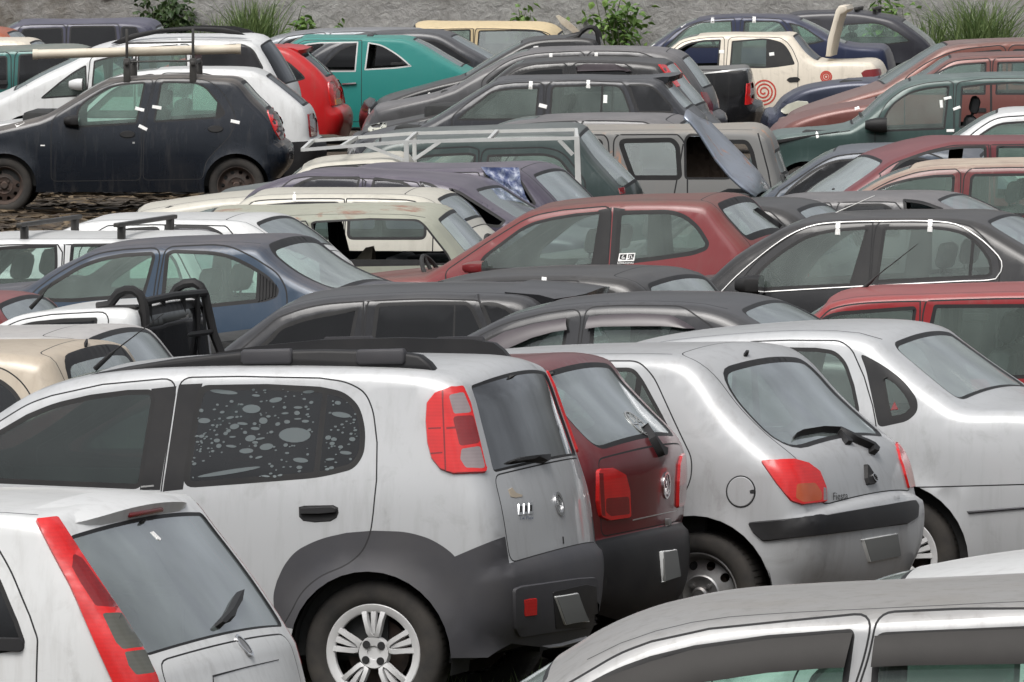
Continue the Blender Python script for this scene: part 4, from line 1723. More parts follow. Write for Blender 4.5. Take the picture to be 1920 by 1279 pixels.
# spoiler: a lip over the rear window, real depth across the car
def lip(car, pts, y, zt, th, back, mat, name='spoiler', light=None):
    """roof spoiler: wedge across the car; pts = (x, z) of the roof edge in the car's frame"""
    x, z = pts
    b = MB()
    n = 13
    vs, fs = [], []
    for i in range(n):
        v = -1 + 2 * i / (n - 1)
        c = .035 * (1 - v * v)
        k = 1 - .45 * abs(v) ** 5
        for dx, dz in ((.10, .012), (-back * .5 * k, .012 + zt * .6), (-back * k, zt), (-back * k + .012, zt - th), (-back * .35 * k, -th * 1.2), (.06, -.05)):
            vs.append((x + dx - c * .6, v * y, z + dz + c))
    for i in range(n - 1):
        for j in range(6):
            fs.append((i * 6 + j, i * 6 + (j + 1) % 6, (i + 1) * 6 + (j + 1) % 6, (i + 1) * 6 + j))
    fs += [tuple(range(6)), tuple(range((n - 1) * 6, n * 6))[::-1]]
    b.add(vs, fs)
    o = b.build(name, mat, car.root, ang=50)
    if light:
        lb = MB()
        lb.box((x - back - .03 * .6 - .006, -.16, z + zt - th * .75 + .028), (x - back + .02, .16, z + zt - .012 + .028), 0, .008)
        lb.build('brake_light', light, o)
    return o
x_, z_ = wl.P(78, 972, .06)
lip(wl, (x_ - .0, z_ + .0), .575, -.026, .040, .115, P_WHITE, light='dark_red_lens')
wl.rod('wiper', [(450, 1104), (438, 1130), (424, 1150), (407, 1177)], [-.33, -.32, -.30, -.28], [.008, .018, .02, .012], 'rubber') if False else wl.patch('wiper', [(444, 1110), (450, 1112), (446, 1135), (436, 1152), (432, 1166), (424, 1168), (412, 1180), (403, 1176), (402, 1170), (424, 1146), (436, 1122)], 'rubber', .03)
wl.patch('washer_nozzle', [(261, 977), (270, 976), (271, 982), (262, 983)], 'rubber', .015, fr=3)
wl.patch('paper_tag', [(281, 998), (287, 996), (302, 1011), (300, 1015), (294, 1012)], 'paper', .003, bev=.8)
wl.ring('badge', 457, 1211, .050, .034, 'chrome', .2)
wl.ring('badge', 457, 1211, .034, .022, 'steel_rim', .95, h=.004)
wl.patch('tailgate_seam', [(398, 1266), (460, 1250), (522, 1236), (523, 1238), (460, 1253), (400, 1270), (402, 1290), (399, 1290)], 'seam_dark', .002, bev=.6)

# ------------------------------------------------------------------ maroon hatchback
gol = Car('small_hatchback', 'dark maroon hatchback with black bumper, squeezed between the two silver hatchbacks', 434, 1110, 19,
          [(-60, 850), (120, 760), (290, 722), (500, 698), (750, 692), (930, 690), (982, 698), (1012, 742), (1058, 797), (1098, 842), (1111, 868), (1115, 900), (1112, 960), (1108, 1016, 'c'), (1120, 1030), (1126, 1070), (1121, 1125), (1096, 1150)],
          P_GOL, rear=None, w=.80, group=YARD, windows=[dict(p=[(120, 850), (240, 770), (350, 735), (480, 722), (470, 850)]), dict(p=[(500, 850), (510, 722), (800, 718), (880, 760), (930, 830), (900, 850)])],
          rg=dict(a=(990, 712), b=(1103, 852), ua=.90, ub=.93, m=0, r=.10, gk=.022), tg=dict(a=(1110, 864), b=(1108, 1010), ua=.97, ub=.93, r=.05), wheel=(870, 1170), ws=(0, 2),
          regs=[dict(name='bumper', mat='black_plastic', p=[(1000, 1018), (1300, 1018), (1300, 1300), (1000, 1300)])], rgl='g_rear')
tl = gol.patch('tail_light', [(1117, 879), (1150, 877), (1172, 889), (1180, 920), (1182, 972), (1140, 978), (1122, 970), (1116, 940)], 'red_lens', .012, fr=8, mirror=True, step=9,
               zones=[('lens_shade', [(1132, 934), (1175, 931), (1177, 964), (1142, 968), (1132, 960)], 'dark_red_lens', 5), ('lens_seam', [(1119, 888), (1127, 888), (1131, 968), (1124, 966)], 'dark_red_lens')])
lid = gol.obj['lid0']
gol.patch('lower_seam', [(1186, 974), (1296, 950), (1296, 952), (1186, 977)], 'dull_chrome', .002, lid, bev=.6)
gol.ring('badge', 1249, 910, .060, .060, 'chrome', .16, lid, bars=VWB)
gol.ring('glass_emblem', 1196, 795, .080, .080, 'dull_chrome', .10, gol.obj['rg'], bars=VWB, h=.003)
gol.patch('lock', [(1246, 972), (1256, 970), (1257, 985), (1247, 988)], 'steel_rim', .012, lid, fr=3)
gol.patch('wiper', [(1236, 838), (1244, 842), (1242, 856), (1234, 858), (1229, 848), (1203, 800), (1207, 799)], 'rubber', .03, fr=2)
gol.patch('washer_nozzle', [(1028, 698), (1036, 697), (1036, 704), (1029, 705)], 'rubber', .02, fr=2)
pl = gol.patch('number_plate', [(1236, 1034), (1265, 1029), (1273, 1081), (1240, 1093)], 'plate_rim', .014, gol.obj['reg0'], fr=1)
gol.patch('plate_face', [(1238, 1036), (1264, 1031), (1271, 1080), (1241, 1090)], 'plate_grey', .0165, pl, bev=.6)

# ------------------------------------------------------------------ silver hatchback with round fuel flap
fi = Car('small_hatchback', 'silver hatchback with big rounded rear window, rear wiper and round fuel flap', 417, 1307, 24,
         [(420, 835), (560, 760), (720, 697), (850, 677), (1000, 668), (1150, 665), (1262, 667), (1300, 676), (1334, 703), (1378, 763), (1425, 813), (1462, 845), (1488, 870), (1504, 908), (1514, 958, 'c'), (1532, 970), (1538, 1012), (1532, 1065), (1510, 1112)],
         P_FIESTA, rear=None, w=.80, group=YARD, wheel=(1307, 1124), arch=.365, wr=.285, wb=2.44, zb=.92,
         windows=[dict(p=[(560, 850), (700, 745), (830, 700), (960, 692), (950, 850)]), dict(p=[(985, 700), (1080, 690), (1188, 689), (1206, 712), (1235, 765), (1264, 820), (1240, 842), (985, 850)], r=.03, bars=[[(1195, 688), (1206, 690), (1186, 845), (1172, 845)]])],
         doors=[[(450, 850), (560, 775), (720, 708), (850, 688), (968, 680), (960, 850), (960, 1090), (470, 1090)], [(974, 680), (1100, 677), (1198, 677), (1226, 706), (1262, 785), (1298, 860), (1296, 900), (1270, 950), (1225, 1020), (1180, 1090), (966, 1090), (966, 850)]],
         rg=dict(a=(1330, 698), b=(1470, 856), ua=.95, ub=.95, m=.0, r=.17, gk=.03), tg=dict(a=(1266, 668), b=(1513, 955), ua=.995, ub=.94, r=.12), ws=(0, 2), ditch=((700, 705), (1255, 667)), rgl='g_rear',
         regs=[dict(name='bumper', mat=P_FIESTA, p=[(1345, 976), (1398, 978), (1500, 966), (1700, 955), (1700, 1250), (1360, 1250), (1443, 1112), (1428, 1061), (1395, 1012)])], rim='steel_rim')
tl = fi.patch('tail_light', [(1423, 862), (1488, 860), (1515, 867), (1537, 883), (1549, 913), (1551, 942), (1504, 948), (1482, 941), (1455, 908)], 'red_lens', .010, fr=6, mirror=True, step=8,
              zones=[('turn_lens', [(1492, 908), (1526, 906), (1538, 924), (1538, 938), (1505, 942), (1490, 934)], plain('deep_amber', (.45, .08, .02), .2, coat=.5), 6), ('reversing_lens', [(1541, 914), (1546, 916), (1548, 938), (1541, 939)], 'clear_lens', 1)])
b_ = fi.obj['reg0']
fi.patch('bumper_strip', [(1400, 979), (1470, 973), (1548, 965), (1620, 953), (1690, 941), (1714, 937), (1721, 948), (1719, 972), (1701, 983), (1620, 994), (1548, 1003), (1480, 1010), (1431, 1016), (1412, 1000)], 'black_plastic', .014, b_, fr=6, step=7)
a = np.linspace(0, 2 * math.pi, 29)[:-1]
fi.patch('fuel_flap_seam', [(1389 + 28.5 * math.cos(t), 922 + 31 * math.sin(t)) for t in a], 'seam_dark', .0015, bev=.6)
fi.patch('fuel_flap', [(1389 + 27 * math.cos(t), 922 + 29.5 * math.sin(t)) for t in a], P_FIESTA, .004)
fi.patch('flap_catch', [(1404, 918), (1417, 915), (1417, 928), (1405, 927)], 'seam_dark', .006, fr=3)
fi.patch('wiper', [(1486, 820), (1500, 812), (1540, 806), (1572, 807), (1606, 823), (1634, 834), (1644, 845), (1640, 854), (1628, 850), (1628, 842), (1600, 830), (1570, 813), (1540, 811), (1500, 818), (1487, 824)], 'rubber', .03)
fi.patch('wiper', [(1568, 809), (1576, 812), (1598, 830), (1594, 835), (1584, 834)], 'rubber', .02)
lid = fi.obj['lid0']
fi.patch('tailgate_handle', [(1619, 870), (1626, 872), (1640, 894), (1641, 908), (1624, 911), (1620, 898)], 'rubber', .015, lid, fr=3)
fi.ring('badge', 1635, 897, .026, .018, 'chrome', .25, lid, h=.02)
fi.text('Fiesta', 1574, 931, 14, 'seam_dark', lid, 4, wide=.62)
fi.text('1.0', 1680, 934, 7, 'steel_rim', lid, 4)
pl = fi.patch('number_plate', [(1613, 1011), (1680, 999), (1687, 1043), (1627, 1055)], 'plate_rim', .012, b_, fr=1)
fi.patch('plate_face', [(1616, 1012), (1679, 1001), (1685, 1042), (1629, 1053)], 'plate_grey', .0145, pl, bev=.6)
fi.patch('washer_nozzle', [(1394, 662), (1402, 662), (1402, 669), (1394, 669)], 'rubber', .02, fr=2)

# ------------------------------------------------------------------ silver saloon at the right
sd = Car('saloon_car', 'silver saloon with a black triangular quarter panel, behind the hatchback with the round fuel flap', 396, 1715, 18,
         [(820, 830), (960, 745), (1080, 690), (1150, 662), (1231, 644), (1329, 632), (1466, 622), (1560, 622), (1620, 629), (1650, 640), (1675, 662), (1728, 706), (1777, 744), (1803, 762), (1830, 768), (1920, 770), (2010, 780), (2055, 800), (2072, 860), (2076, 945, 'c'), (2105, 958), (2110, 1040), (2085, 1095)],
         P_SILVER, rear=None, w=.82, group=YARD, wheel=(1680, 1048), wr=.29, wb=2.45, arch=.36, rim='hubcap', zb=.90,
         windows=[dict(p=[(1000, 800), (1130, 690), (1220, 664), (1345, 655), (1340, 800)]), dict(p=[(1375, 655), (1450, 651), (1530, 652), (1566, 657), (1587, 678), (1602, 722), (1613, 775), (1560, 795), (1370, 803)], r=.03),
                  dict(p=[(1652, 700), (1680, 715), (1702, 742), (1711, 765), (1698, 780), (1668, 786), (1660, 750)], r=.02, door=False, gk=.012)],
         doors=[[(880, 830), (1000, 745), (1120, 680), (1231, 656), (1385, 641), (1362, 800), (1362, 1030), (890, 1030)], [(1395, 641), (1480, 638), (1575, 639), (1597, 654), (1620, 706), (1636, 760), (1644, 801), (1640, 850), (1620, 900), (1580, 980), (1540, 1030), (1368, 1030), (1368, 800)]],
         regs=[dict(name='quarter_panel', paint=True, mat='black_plastic', r=.03, p=[(1611, 661), (1657, 685), (1696, 716), (1720, 748), (1721, 772), (1702, 790), (1647, 802), (1637, 755), (1623, 690)]),
               dict(name='bumper', mat=P_SILVER, p=[(1760, 914), (2010, 908), (2300, 905), (2300, 1250), (1780, 1250), (1813, 1040), (1795, 985), (1748, 938)])],
         seams=[[(1698, 914), (1760, 913), (1900, 909), (2050, 905)]], rg=dict(a=(1655, 645), b=(1800, 760), ua=.90, ub=.93, m=.02, r=.09), ws=(0, 3), ditch=((1130, 668), (1648, 640)), rgl='g_dusty_sheen')
sd.patch('bumper_moulding', [(1812, 958), (1919, 950), (2020, 945), (2020, 950), (1919, 955), (1815, 964)], 'grey_plastic', .010, sd.obj['reg1'])
tl = sd.patch('tail_light', [(2050, 810), (2085, 808), (2090, 900), (2052, 905)], 'red_lens', .01, mirror=True) if False else None
sd.patch('warning_triangle', [(1677, 752), (1685, 768), (1669, 770)], 'dark_red_lens', .002, sd.obj['win2'], bev=.8)

# ------------------------------------------------------------------ nearest cars, lower right
nr = Car('small_hatchback', 'silver car with dusty roof and smoked wind deflectors, closest car in the lower right corner', 648, 1640, 6,
         [(800, 1440), (920, 1356), (1040, 1280), (1100, 1241), (1160, 1211), (1220, 1189), (1329, 1164), (1466, 1152), (1646, 1143), (1790, 1136), (1919, 1130), (2100, 1130), (2300, 1145), (2420, 1190), (2520, 1300), (2570, 1400)],
         P_SILVER2, w=.81, group=YARD, zb=.93, tum=.24, glass='g_green', ws=(0, 2), ditch=((1100, 1241), (2400, 1185)), ditchu=.955, wheel=(2420, 1890), wb=2.42,
         windows=[dict(p=[(880, 1425), (1060, 1305), (1150, 1255), (1220, 1230), (1302, 1210), (1439, 1191), (1597, 1179), (1603, 1190), (1572, 1425)], r=.03), dict(p=[(1640, 1186), (1919, 1174), (2150, 1172), (2250, 1200), (2290, 1300), (2270, 1425), (1622, 1425)], r=.04)],
         doors=[[(840, 1430), (1040, 1297), (1160, 1226), (1220, 1204), (1329, 1180), (1466, 1166), (1637, 1150), (1622, 1230), (1598, 1300), (1580, 1420), (1580, 1800), (850, 1800)], [(1645, 1150), (1800, 1143), (2100, 1140), (2280, 1160), (2350, 1260), (2370, 1420), (2280, 1800), (1588, 1800), (1588, 1420), (1606, 1300), (1630, 1230)]], rg=dict(a=13, b=15))
def visor(car, pp, parent, mat='g_visor', drop=.035):
    """wind deflector: a smoked strip standing off the glass along its lower edge"""
    q = np.array([car.P(*p) for p in pp])
    n = len(q) // 2
    up, lo = q[:n], q[n:][::-1]
    ya, yl = car.Wf(up) + .004, car.Wf(lo) + drop
    b = MB()
    vs = []
    for i in range(n):
        m = (up[i] + lo[i]) / 2
        vs += [(up[i][0], ya[i], up[i][1]), (m[0], (ya[i] + yl[i]) / 2 + .012, m[1]), (lo[i][0], yl[i], lo[i][1]), (lo[i][0], yl[i] - .005, lo[i][1]), (m[0], (ya[i] + yl[i]) / 2 + .007, m[1])]
    fs = [(i * 5 + j, i * 5 + (j + 1) % 5, (i + 1) * 5 + (j + 1) % 5, (i + 1) * 5 + j) for i in range(n - 1) for j in range(5)]
    fs += [(0, 1, 2, 3, 4), tuple(range((n - 1) * 5, n * 5))[::-1]]
    b.add(vs, fs)
    b.build('wind_deflector', mat, parent, ang=60)
V_NEAR = plain('smoked_acrylic', (.014, .0125, .0115), .5, var=.4, scale=4, spec=.22, vcol=(.035, .032, .030))
visor(nr, [(1120, 1275), (1220, 1240), (1302, 1217), (1439, 1198), (1560, 1188), (1599, 1186), (1584, 1250), (1550, 1251), (1439, 1260), (1318, 1278), (1220, 1305), (1150, 1340)], nr.obj['door0'], V_NEAR)
visor(nr, [(1640, 1192), (1700, 1187), (1919, 1179), (2140, 1178), (2230, 1200), (2262, 1260), (2200, 1262), (2120, 1240), (1919, 1243), (1700, 1246), (1634, 1249)][:5] + [(2120, 1240), (1919, 1243), (1780, 1245), (1700, 1246), (1634, 1249)], nr.obj['door1'], V_NEAR)

wr_ = Car('small_hatchback', 'white car of which only the roof shows behind the dusty silver roof with wind deflectors', 600, 1800, 8,
          [(1340, 1300), (1500, 1190), (1620, 1132), (1700, 1112), (1800, 1092), (1920, 1076), (2150, 1066), (2350, 1078), (2440, 1110), (2520, 1200), (2570, 1310)],
          P_WHITE, w=.80, group=YARD, zb=.92, ws=(0, 3), rg=dict(a=8, b=10), windows=[dict(p=[(1480, 1300), (1620, 1180), (1720, 1140), (1920, 1115), (1910, 1310)]), dict(p=[(1950, 1310), (1955, 1112), (2200, 1106), (2300, 1150), (2330, 1300)])], wheel=(2380, 1720))
# ------------------------------------------------------------------ paints of the rows behind
P_TAN = paint('tan_paint', (.43, .375, .30), .1, .40, .45, (.42, .35, .27))
P_SILVD = paint('dull_silver_paint', (.46, .46, .46), .3, .40, .6, (.42, .39, .36))
P_BLUE = paint('blue_paint', (.013, .033, .062), .2, .32, .7, (.17, .15, .145))
P_RED = paint('faded_red_paint', (.165, .015, .018), 0, .32, .85, (.10, .085, .075), fade=(.25, .07, .06))
P_RED2 = paint('bright_red_paint', (.235, .012, .015), 0, .30, .42, (.36, .20, .18))
P_RED3 = paint('cherry_red_paint', (.15, .011, .015), 0, .30, .40, (.30, .20, .18))
P_BLACK = paint('black_paint', (.009, .009, .010), 0, .22, .55, (.12, .115, .11))
P_GRAPH = paint('graphite_paint', (.018, .0185, .021), .2, .24, .5, (.15, .148, .15))
P_GREY = paint('grey_paint', (.07, .07, .073), .2, .34, .75, (.23, .22, .22))
P_DGREY = paint('dark_grey_paint', (.023, .025, .030), .2, .26, .55, (.18, .178, .18))
P_PURP = paint('purple_paint', (.027, .023, .044), .2, .34, .7, (.22, .20, .225))
P_SAGE = paint('rusty_sage_paint', (.27, .285, .235), 0, .55, .5, (.38, .365, .30), coat=.1, rust=.62, rustcol=(.17, .10, .075))
P_IVORY = paint('ivory_paint', (.50, .485, .425), 0, .38, .35, (.52, .48, .40))
P_CREAM = paint('cream_paint', (.68, .62, .52), 0, .42, .2, (.48, .40, .30))
P_DGREEN = paint('dark_green_paint', (.020, .036, .034), .2, .32, .75, (.20, .21, .205))
P_VAN = paint('worn_grey_paint', (.20, .20, .195), 0, .55, .7, (.29, .26, .22), coat=.1, rust=.3)
P_NAVY = paint('navy_paint', (.009, .0125, .019), .1, .22, .85, (.20, .18, .16))
P_TURQ = paint('turquoise_paint', (.022, .20, .18), 0, .42, .5, (.15, .25, .215), coat=.15, rust=.12)
P_REDH = paint('signal_red_paint', (.44, .013, .015), 0, .28, .15, (.45, .15, .12))
P_ORNG = paint('copper_paint', (.145, .046, .032), .2, .28, .75, (.22, .19, .18))
P_COPP = paint('pink_copper_paint', (.135, .046, .038), .2, .28, .6, (.24, .16, .145))
P_GREEN = paint('forest_green_paint', (.027, .054, .049), .2, .30, .70, (.22, .26, .25))
P_MAROON = paint('dull_maroon_paint', (.115, .018, .023), .1, .34, .5, (.24, .12, .12))
P_CSTL = paint('old_cream_paint', (.56, .45, .27), 0, .5, .35, (.48, .40, .27), coat=.1)
P_BLUE2 = paint('slate_blue_paint', (.030, .043, .062), .2, .30, .6, (.23, .23, .24))
P_FRAME = plain('white_steel', (.50, .51, .50), .45, var=.4, scale=9)


def car(*a, **k):
    k.setdefault('group', YARD)
    return Car(*a, **k)


tan = car('small_hatchback', 'tan hatchback with a rounded dark-rimmed rear window, behind the tall silver hatchback', 424, 60, 15,
          [(-700, 845), (-480, 705), (-250, 666), (-100, 661), (0, 661), (62, 666), (94, 672), (106, 690), (124, 735), (142, 790), (160, 850)], P_TAN, w=.80, zb=.95, ws=(0, 2), rg=dict(a=(97, 676), b=(155, 830), ua=.92, ub=.95, m=0, r=.16, gk=.05),
          windows=[dict(p=[(-600, 850), (-460, 735), (-260, 700), (-250, 850)]), dict(p=[(-230, 850), (-225, 698), (-80, 695), (0, 709), (26, 729), (42, 752), (52, 790), (48, 845)], r=.03, gl='g_tint')], tg=dict(a=(66, 666), b=(160, 852), ua=.985, ub=.985, r=.1), rgl='g_dusty_sheen')
tan.patch('washer_nozzle', [(157, 642), (163, 641), (164, 651), (158, 652)], 'rubber', .02, fr=2)
hs = car('small_hatchback', 'pale silver hatchback whose roof shows between the tan hatchback and the white pickup', 401, 120, 15,
         [(-600, 830), (-400, 680), (-200, 640), (-60, 633), (74, 632), (120, 634), (148, 641), (178, 680), (208, 730), (232, 785)], P_SILVD, w=.80, zb=.93, ws=(0, 2), rg=dict(a=(149, 642), b=(225, 770), ua=.92, ub=.95, m=0, r=.1),
         windows=[dict(p=[(-500, 820), (-400, 710), (-220, 670), (-215, 820)]), dict(p=[(-195, 820), (-190, 668), (0, 664), (90, 690), (150, 780), (140, 820)])], tg=dict(a=(74, 632), b=(230, 775), ua=.985, ub=.97))

# ------------------------------------------------------------------ pickup with roll bar
pk = car('pickup_truck', 'white pickup cab with black tubular roll bar and cargo rack behind the cab', 383, 150, 13,
         [(-140, 700), (-60, 640), (0, 608), (36, 592), (96, 583), (180, 579), (236, 579), (250, 583), (258, 598), (259, 640), (262, 752, 'c'), (300, 757, 'c'), (500, 756), (820, 755), (850, 757)], P_WHITE, rear='tail', crown=.4, w=.80, zb=1.02, rs=.7, tum=.2,
         wheel=(620, 920), wb=2.7, ws=(0, 4), rg=dict(a=(251, 584), b=(262, 745), ua=.95, ub=.95, gl='g_dark', m=.0, r=.04, gk=.04), windows=[dict(p=[(-70, 668), (-20, 634), (36, 610), (60, 603), (120, 597), (181, 595), (183, 600), (172, 668)], gl='g_tint', r=.01)],
         doors=[[(-110, 690), (0, 618), (36, 600), (96, 590), (207, 584), (198, 640), (190, 720), (190, 900), (-100, 900)]], regs=[dict(name='cargo_cover', mat='black_plastic', on='strip', p=[(268, 735), (860, 735), (860, 770), (268, 770)])])
RB = [.021]
pk.rod('roll_bar', [(182, 576), (205, 572), (214, 560), (222, 550), (236, 544), (250, 544), (262, 552), (268, 566), (272, 590), (272, 640), (268, 700), (268, 760)], .58, .024, 'rubber')
pk.rod('roll_bar', [(300, 572), (322, 556), (332, 540), (346, 532), (364, 530), (376, 537), (384, 552), (390, 580), (400, 625), (412, 655), (420, 690), (424, 745)], -.58, .024, 'rubber')
pk.rod('roll_bar_cross_tube', [(270, 566), (322, 555), (384, 549)], [.58, .0, -.58], .020, 'rubber')
pk.rod('roll_bar_cross_tube', [(271, 640), (322, 632), (398, 622)], [.58, .0, -.58], .014, 'rubber')
for x, y0, y1, yy in ((280, 566, 740, .42), (305, 560, 738, .15), (343, 553, 736, -.2), (370, 551, 734, -.42)):
    pk.rod('roll_bar_upright', [(x, y0), (x + 2, y1)], yy, .014, 'rubber')
pk.slab('roll_bar_foot', [(182, 574), (250, 572), (256, 576), (256, 580), (182, 581)], .60, .52, 'rubber', both=True, bev=.006)
pk.rod('antenna', [(57, 578), (78, 556), (82, 551), (97, 530)], .1, [.012, .009, .003, .002], 'rubber')

rl = car('small_hatchback', 'red hatchback showing only its roof end and rear window, beside the white pickup', 367, 20, 12,
         [(-500, 700), (-330, 592), (-180, 568), (-70, 568), (-18, 578), (14, 612), (42, 655), (50, 690)], P_RED3, w=.80, zb=.93, ws=(0, 1), rg=dict(a=(-18, 578), b=(46, 668), ua=.93, ub=.93, m=0, r=.12), rgl='g_rear')

# ------------------------------------------------------------------ blue saloon
bl = car('saloon_car', 'blue four-door saloon with dusty roof and a wide black-rimmed sloping rear window', 326, 330, 14,
         [(40, 545), (68, 528), (100, 507), (147, 484), (167, 474), (200, 467), (267, 460), (333, 457), (400, 455), (450, 456), (490, 460), (515, 482), (550, 509), (583, 527), (617, 541), (645, 550)], P_BLUE, rear='sedan', trunk=.42, w=.81, zb=.89,
         ws=(0, 4), rg=dict(a=(494, 462), b=(640, 548), ua=.985, ub=.975, m=0, r=.14, gk=.055), ditch=((170, 474), (485, 458)), glass='g_green', rgl='g_dusty_sheen',
         windows=[dict(p=[(66, 566), (72, 546), (100, 527), (147, 498), (187, 483), (233, 475), (286, 472), (292, 480), (283, 515), (271, 557), (133, 567)], r=.02, gk=.022),
                  dict(p=[(310, 475), (323, 468), (400, 471), (433, 478), (473, 497), (507, 520), (524, 543), (520, 557), (500, 566), (433, 573), (393, 577), (300, 577), (303, 547)], r=.03, gk=.022, bars=[[(482, 500), (530, 530), (530, 570), (478, 575)]])],
         doors=[[(46, 560), (100, 517), (147, 490), (187, 474), (233, 468), (303, 464), (286, 560), (286, 720), (50, 720)], [(310, 463), (400, 459), (433, 463), (473, 481), (520, 512), (537, 540), (539, 575), (525, 640), (490, 720), (292, 720), (292, 560)]])
for i in range(6):
    x = 486 + i * 6
    bl.patch('louvre', [(x, 512 + i * 4), (x + 3, 514 + i * 4), (x + 1, 566 - i * 2), (x - 2, 567 - i * 2)], 'seam_dark', .006, bl.obj['win1'], bev=.5)

# ------------------------------------------------------------------ white car with roof bars, white hatchback behind it
wb_ = car('small_hatchback', 'white boxy car with two black roof bars, behind the blue saloon', 314, 150, 12,
          [(-220, 570), (-150, 500), (-70, 458), (0, 450), (100, 449), (200, 449), (290, 451), (335, 460), (360, 500), (395, 570)], P_WHITE, w=.78, zb=.92, rs=.7, tum=.18, ws=(0, 2), rg=dict(a=(340, 464), b=(390, 560)), ditch=((-60, 456), (330, 458)), glass='g_clear',
          windows=[dict(p=[(-140, 548), (-62, 474), (0, 462), (107, 458), (109, 500), (100, 548)], r=.02), dict(p=[(133, 457), (250, 456), (325, 468), (350, 545), (125, 548)], r=.02)])
for x, x2 in ((45, 106), (227, 287)):
    m_ = MB()
    for yy, sg in ((.60, 1), (-.60, -1)):
        xx, zz = wb_.Py(x, 447, .60)
        m_.box((xx - .025, yy - .022, zz - .06), (xx + .02, yy + .02, zz + .075), 0, .006)
    m_.box((xx - .02, -.72, zz + .07), (xx + .018, .72, zz + .096), 0, .006)
    m_.build('roof_bar', plain('dark_steel', (.035, .033, .03), .5, var=.6), wb_.root)
wh = car('small_hatchback', 'white hatchback with purple-tinted side windows, behind the white car with roof bars', 301, 300, 13,
         [(20, 510), (90, 448), (140, 424), (173, 416), (233, 413), (317, 412), (417, 414), (458, 417), (482, 430), (520, 458), (556, 492)], P_WHITE, w=.79, zb=.94, ws=(0, 3), rg=dict(a=(462, 420), b=(550, 486), ua=.90, ub=.92), ditch=((150, 422), (455, 417)), glass='g_purple',
         windows=[dict(p=[(150, 480), (200, 436), (245, 427), (300, 424), (305, 480)]), dict(p=[(312, 480), (318, 428), (333, 422), (393, 424), (416, 435), (450, 480)], r=.03)], tg=dict(a=(420, 414), b=(556, 490), ua=.985, ub=.95))
# ------------------------------------------------------------------ rusty old estate
ru = car('estate_car', 'old sage green estate with rust patches on its roof and a broken-out side window', 283, 700, 6,
         [(300, 470), (350, 425), (400, 412), (511, 408), (600, 405), (694, 404), (775, 407), (800, 413), (818, 425), (848, 460), (872, 490), (890, 520)], P_SAGE, w=.82, zb=.98, rs=.75, tum=.16, crown=2.6, ws=(0, 2), rg=dict(a=(806, 418), b=(880, 505), ua=.84, ub=.86, r=.06, m=.02), rgl='g_rear',
         windows=[dict(p=[(340, 500), (385, 428), (470, 420), (470, 500)], gl='g_clear'), dict(p=[(485, 500), (490, 420), (566, 419), (568, 500)]),
                  dict(p=[(582, 418), (592, 414), (694, 409), (783, 411), (797, 421), (842, 478), (850, 497), (600, 501)], gl=None, r=.02, gk=.014, door=False, frame='rubber')], ditch=((380, 416), (795, 411)), handles=False)
b = MB()   # torn roof lining and seat foam inside
x_, z_ = ru.Py(640, 470, 0)
r_ = random.Random(4)
nx, ny = 9, 7
b.add([(x_ - .25 + .5 * i / nx, .1 + .5 * j / ny, z_ - .10 + .16 * math.sin(i * .5 + j * .7) - .03 * i + r_.uniform(-.04, .04)) for j in range(ny + 1) for i in range(nx + 1)], [(j * (nx + 1) + i, j * (nx + 1) + i + 1, (j + 1) * (nx + 1) + i + 1, (j + 1) * (nx + 1) + i) for j in range(ny) for i in range(nx)])
b.build('torn_lining', plain('old_lining', (.30, .27, .21), .9, var=.7, scale=6, vcol=(.10, .08, .06)), ru.root)
wt = car('small_hatchback', 'ivory white hatchback, only its roof showing behind the rusty estate', 272, 650, 9,
         [(395, 450), (430, 404), (452, 380), (480, 369), (540, 365), (620, 364), (755, 366), (800, 373), (838, 402), (862, 440)], P_IVORY, w=.79, zb=.95, ws=(0, 3), rg=dict(a=(803, 376), b=(858, 432)), ditch=((475, 371), (760, 367)), tg=dict(a=(756, 366), b=(862, 438), ua=.985, ub=.95),
         windows=[dict(p=[(440, 450), (470, 386), (560, 378), (640, 378), (640, 450)]), dict(p=[(650, 450), (652, 379), (760, 380), (800, 410), (800, 450)])])
wt.tape((552, 369, 92))
fb = car('saloon_car', 'dark purple fastback saloon with its rear quarter window missing, silver-edged pillars', 262, 700, 11,
         [(436, 400), (474, 358), (520, 337), (564, 325), (600, 323), (694, 327), (775, 332), (835, 340), (866, 349), (915, 383), (962, 412), (1000, 430), (1030, 440)], P_PURP, rear='sedan', trunk=.25, crown=.45, w=.80, zb=.93, ws=(0, 3), rg=dict(a=(874, 356), b=(985, 424), ua=.78, ub=.80), glass='g_purple', hood=.9,
         windows=[dict(p=[(500, 395), (548, 348), (584, 331), (676, 331), (665, 395)], r=.02), dict(p=[(685, 395), (700, 332), (771, 341), (800, 395)], r=.02), dict(p=[(784, 339), (815, 345), (858, 390), (812, 392)], r=.01, door=False), dict(p=[(838, 351), (860, 357), (948, 414), (938, 428), (900, 424)], gl=None, r=.01, door=False)])
